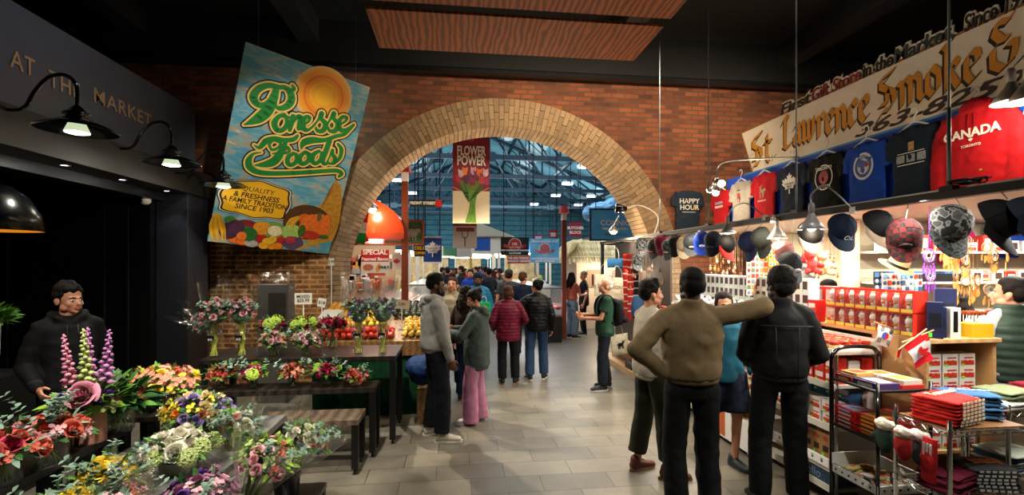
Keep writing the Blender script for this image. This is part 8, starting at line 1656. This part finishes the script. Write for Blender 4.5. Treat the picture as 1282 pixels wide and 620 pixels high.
t = thing('bright_pendant', 'bright enamel pendant lamp in front of the rounded canopy', 'pendant lamp', tuple(onY(466, 262, 9.3))); m = MB(); m.lathe([(.03, .12), (.08, .08), (.13, 0), (.125, 0)], n=24, caps=False); m.cyl((0, 0, .12), (0, 0, .9), .01); m.build('shade', STEEL, t, smooth=True); m = MB(); m.ell((0, 0, .0), .075); m.build('bulb', glow('pend', '#fff0cc', 22), t, smooth=True); lamp('POINT', 'pendant_light', (0, 0, -.1), 30, WARM, .07, parent=t)
lamp('POINT', 'stall_lamp', (-2.3, 10.1, 2.2), 60, (1, .9, .78), .15); lamp('POINT', 'stall_lamp', (-1.9, 11.8, 2.2), 45, (1, .9, .78), .15)
# person-free deli counter beyond
def meatcase(lab, x0, x1, y0, y1, col, base, rz=0, seed=0):
    t = thing('display_case', lab, 'display case', ((x0+x1)/2, (y0+y1)/2, 0), rz); hx, hy = (x1-x0)/2, (y1-y0)/2; m = MB(); m.b2(-hx, hx, -hy, hy, 0, .62); m.build('base', base, t, bevel=.01); m = MB(); m.b2(-hx, hx, -hy, hy, .62, .66); m.b2(-hx, hx, -hy, hy, 1.28, 1.32); m.build('steel_trim', STEEL, t)
    m = MB(); m.b2(-hx+.01, hx-.01, -hy+.01, hy-.01, .66, 1.28); m.build('glass', GLASS, t)
    random.seed(seed); ms = [MB(), MB(), MB()]; n = int(hy*2/.16)
    for i in range(n):
        for j in range(max(2, int(hx*2/.16))): q = random.randrange(3); ms[q].ell((-hx+.1+j*.16+random.uniform(-.02, .02), -hy+.1+i*.16, .72+.05*j), (.08, .07, .045), 8, 5)
    for q, mm in enumerate(ms): mm.v and mm.build('meat_trays' if 'meat' in lab else 'deli_trays', mat('%s%d' % (col, q), {'pinkm': ('#d07a7c', '#b84c4c', '#d8b0a8'), 'deli': ('#c88a7a', '#d8c8b0', '#8a3c38')}[col][q], .4), t, smooth=True).__setitem__('kind', 'stuff')
    lamp('AREA', 'case_light', (0, 0, 1.26), 22*hy, (1, .93, .9), hx, rot=(0, 0, 0), sy=hy*1.8, parent=t); return t
meatcase('long glass meat counter full of pink cuts beyond the black puffer jacket', 1.9, 2.4, 11.3, 17.5, 'pinkm', mat('case_blk', '#1c1e22', .3), .05, 1); meatcase('glass deli counter along the left aisle behind the bearded person', -1.3, -.75, 13.5, 18.0, 'deli', CREAMW, -.02, 2)
# thatched hut
hut = thing('thatched_hut', 'white walled market hut with a straw thatched roof at the right of the arch', 'hut', (4.75, 13.7, 0)); hut.scale = (1, 1, .88)
m = MB(); m.b2(-1.25, 1.3, -.1, 1.5, 0, 2.35); m.build('walls', mat('plaster', '#c8b8a8', .8), hut)
c = MB(); random.seed(9)
def rid(x): return 2.95-.0*x
for row, (y0, z0, y1, z1) in enumerate(((.55, 2.97, .0, 2.68), (.15, 2.8, -.35, 2.42), (-.1, 2.62, -.62, 2.22))):
    for k in range(230):
        x = -1.6+3.2*k/230+random.uniform(-.01, .01); L = random.uniform(0, .09); xr = x*(.74 if row == 0 else .86 if row == 1 else .95)
        c.tube([(xr, y0, z0), ((xr+x)/2, (y0+y1)/2, (z0+z1)/2+.06), (x+random.uniform(-.03, .03), y1, z1-L)], [.014, .017, .006], 4)
for row, (x0, z0, x1, z1) in enumerate(((-1.15, 2.95, -1.5, 2.6), (-1.3, 2.75, -1.72, 2.25))):
    for k in range(120): y = -.5+2*k/120; c.tube([(x0, y*.8+.1, z0), ((x0+x1)/2, y, (z0+z1)/2+.05), (x1, y+random.uniform(-.03, .03), z1-random.uniform(0, .1))], [.014, .017, .006], 4)
c.add([(-1.2, .5, 2.96), (1.2, .5, 2.96), (1.55, -.5, 2.36), (-1.55, -.5, 2.36), (-1.2, 1.4, 2.96), (1.2, 1.4, 2.96)], [(0, 3, 2, 1), (0, 1, 5, 4)])
c.build('thatch', mat('thatch', '#c4b288', .85, island=.35), hut)
m = None
for x in (-.95, -.2, .6): m = MB(); m.b2(x, x+.42, -.12, -.09, 1.35, 1.95); m.build('wall_niche', mat('niche', '#8a7460', .8), hut); m = MB(); m.cyl((x+.2, -.14, 1.5), (x+.2, -.14, 1.8), .05); m.build('hanging_bag', mat('leather', '#4a2c1c', .6), hut)
m = MB(); lamp('POINT', 'hut_light', (4.1, 12.9, 1.7), 70, WARM, .1); lamp('POINT', 'hut_light', (5.1, 12.9, 1.7), 60, WARM, .1)
# ---- stalls deep in the hall: each with counter, fascia, posts and a lit strip
random.seed(77)
FAS = ['#2a4a5c', '#7a2c24', '#c8bca8', '#2c5a3c', '#3a6aa0', '#a88a4c', '#5a3c2c', '#b8b4ac']
def kiosk(x, y, w_, d, fc, lab, sgn, col2='#c8c0b0', s=''):
    t = thing('market_kiosk', lab, 'market stall', (x, y, 0)); m = MB(); m.b2(-w_/2, w_/2, -d/2, d/2, 0, 1.0); m.build('counter', paint('kc'+col2[1:], col2), t)
    m = MB(); m.b2(-w_/2-.1, w_/2+.1, -d/2-.1, d/2+.1, 2.35, 2.85); m.build('fascia', paint('kf'+fc[1:], fc), t); m = MB(); [m.b2(a*w_/2-.04, a*w_/2+.04, b*d/2-.04, b*d/2+.04, 1, 2.35) for a in (-1, 1) for b in (-1, 1)]; m.build('post', CREAMW, t)
    m = MB(); m.b2(-w_*.3, w_*.3, -.1, .1, 1, 2.35); m.build('shelf_back', mat('kback', '#b8a888', .7, island=.0, var=.4, vscale=5), t); m = MB(); m.b2(-w_*.42, w_*.42, -d/2+.05, -d/2+.2, 2.28, 2.34); m.b2(sgn*(w_/2-.2), sgn*(w_/2-.05), -d*.42, d*.42, 2.28, 2.34); m.build('strip_light', glow('kstrip', '#fff2dc', 9), t)
    ms = [MB() for _ in range(4)]
    for k in range(22): q = random.randrange(4); ms[q].box((random.uniform(-w_/2+.1, w_/2-.1), random.uniform(-d/2+.1, d/2-.1), 1.0+random.uniform(.08, .18)), (random.uniform(.1, .3), random.uniform(.1, .3), random.uniform(.15, .35)))
    for q, mm in enumerate(ms): o = mm.v and mm.build('counter_goods', paint('kg%d' % q, ('#d8d0c0', '#b04030', '#c8a040', '#6a8a5c')[q]), t); o and o.__setitem__('kind', 'stuff')
    if s: o = text(s, .3, WHT, t, 0, -d/2-.12, 2.6); o.rotation_euler = (pi/2, 0, 0)
    lamp('POINT', 'kiosk_light', (0, -d/2-.3, 2.2), 55, (1, .92, .8), .2, parent=t)
ks = [(-2.6, 17.5, 2.2, 3, '#2a4a5c', 'left stall with slate blue fascia beyond the leaf banner', 'BAKERY'), (-2.6, 21.5, 2.2, 3, '#7a2c24', 'left stall with brick red fascia further down', 'SEAFOOD'), (-1.9, 26.5, 2.2, 3.4, '#c8bca8', 'left stall with cream fascia deep in the hall', 'CHEESE'), (-1.2, 32, 2.4, 3.4, '#2c5a3c', 'left stall with green fascia near the far wall', ''),
      (2.9, 21.5, 2.2, 3, '#3a6aa0', 'middle right stall with blue fascia behind the screens', 'FISH'), (3.4, 25.5, 2.4, 3, '#a88a4c', 'right stall with ochre fascia behind the screens', ''), (3.9, 31, 2.4, 3.4, '#b8b4ac', 'right stall with grey fascia near the far wall', ''), (6.2, 17.2, 2.6, 3, '#5a3c2c', 'right stall with brown fascia beyond the thatched hut', 'MEATS'), (7, 23, 2.6, 3, '#2a4a5c', 'far right stall with slate fascia', ''),
      (-5.6, 19, 2.6, 3, '#a88a4c', 'far left stall with ochre fascia', ''), (-5.2, 26, 2.6, 3.4, '#5a3c2c', 'far left stall with brown fascia deep in the hall', ''), (1.0, 37, 3.2, 3, '#c8bca8', 'last cream stall in front of the far teal wall', '')]
for k, a in enumerate(ks): kiosk(a[0], a[1], a[2], a[3], a[4], a[5], 1 if a[0] < 1.2 else -1, s='')
t = thing('gabled_shop_front', 'pale gabled shop front with a blue panel between the fork banner and the black sign', 'shop front', (1.35, 18.6, 0)); m = MB(); m.b2(-.85, .85, 0, .8, 2.3, 2.95); m.prism([(0, 0), (0, 0), (0, 0)], 0, 0) if False else None; m.build('fascia', CREAMW, t); m = MB(); m.add([(-.95, -.1, 2.95), (.95, -.1, 2.95), (-.5, -.1, 3.5), (-.95, .8, 2.95), (.95, .8, 2.95), (-.5, .8, 3.5)], [(0, 1, 2), (3, 5, 4), (0, 2, 5, 3), (1, 4, 5, 2)]); m.build('gable', paint('gable', '#b8b4a0'), t); m = MB(); m.b2(-.6, .0, -.02, 0, 2.4, 2.9); m.build('blue_panel', BLU, t); m = MB(); [m.b2(x-.05, x+.05, .1, .2, 0, 2.3) for x in (-.75, .75)]; m.build('post', paint('ypost', '#b8a040'), t)
# bags carried
p = at(606, 8.85); t = thing('green_shopping_bag', 'bright green shopping bag carried by the person in the teal puffer', 'bag', (p[0], p[1], .88)); m = MB(); m.tube([(0, 0, 0), (0, 0, .05), (0, 0, .26), (0, 0, .3)], [(.1, .05), (.12, .06), (.12, .05), (.11, .04)], 14, up=(1, 0, 0)); link('bag_body', setmat(remesh(m, .014, 1, .012, 9, True, 2), cloth('greenbag', '#12a048')), t); m = MB(); m.tube(smoothpath([(-.05, 0, .28), (-.03, 0, .4), (.03, 0, .4), (.05, 0, .28)], 4), .006, 6); m.build('handles', WHT, t, smooth=True)
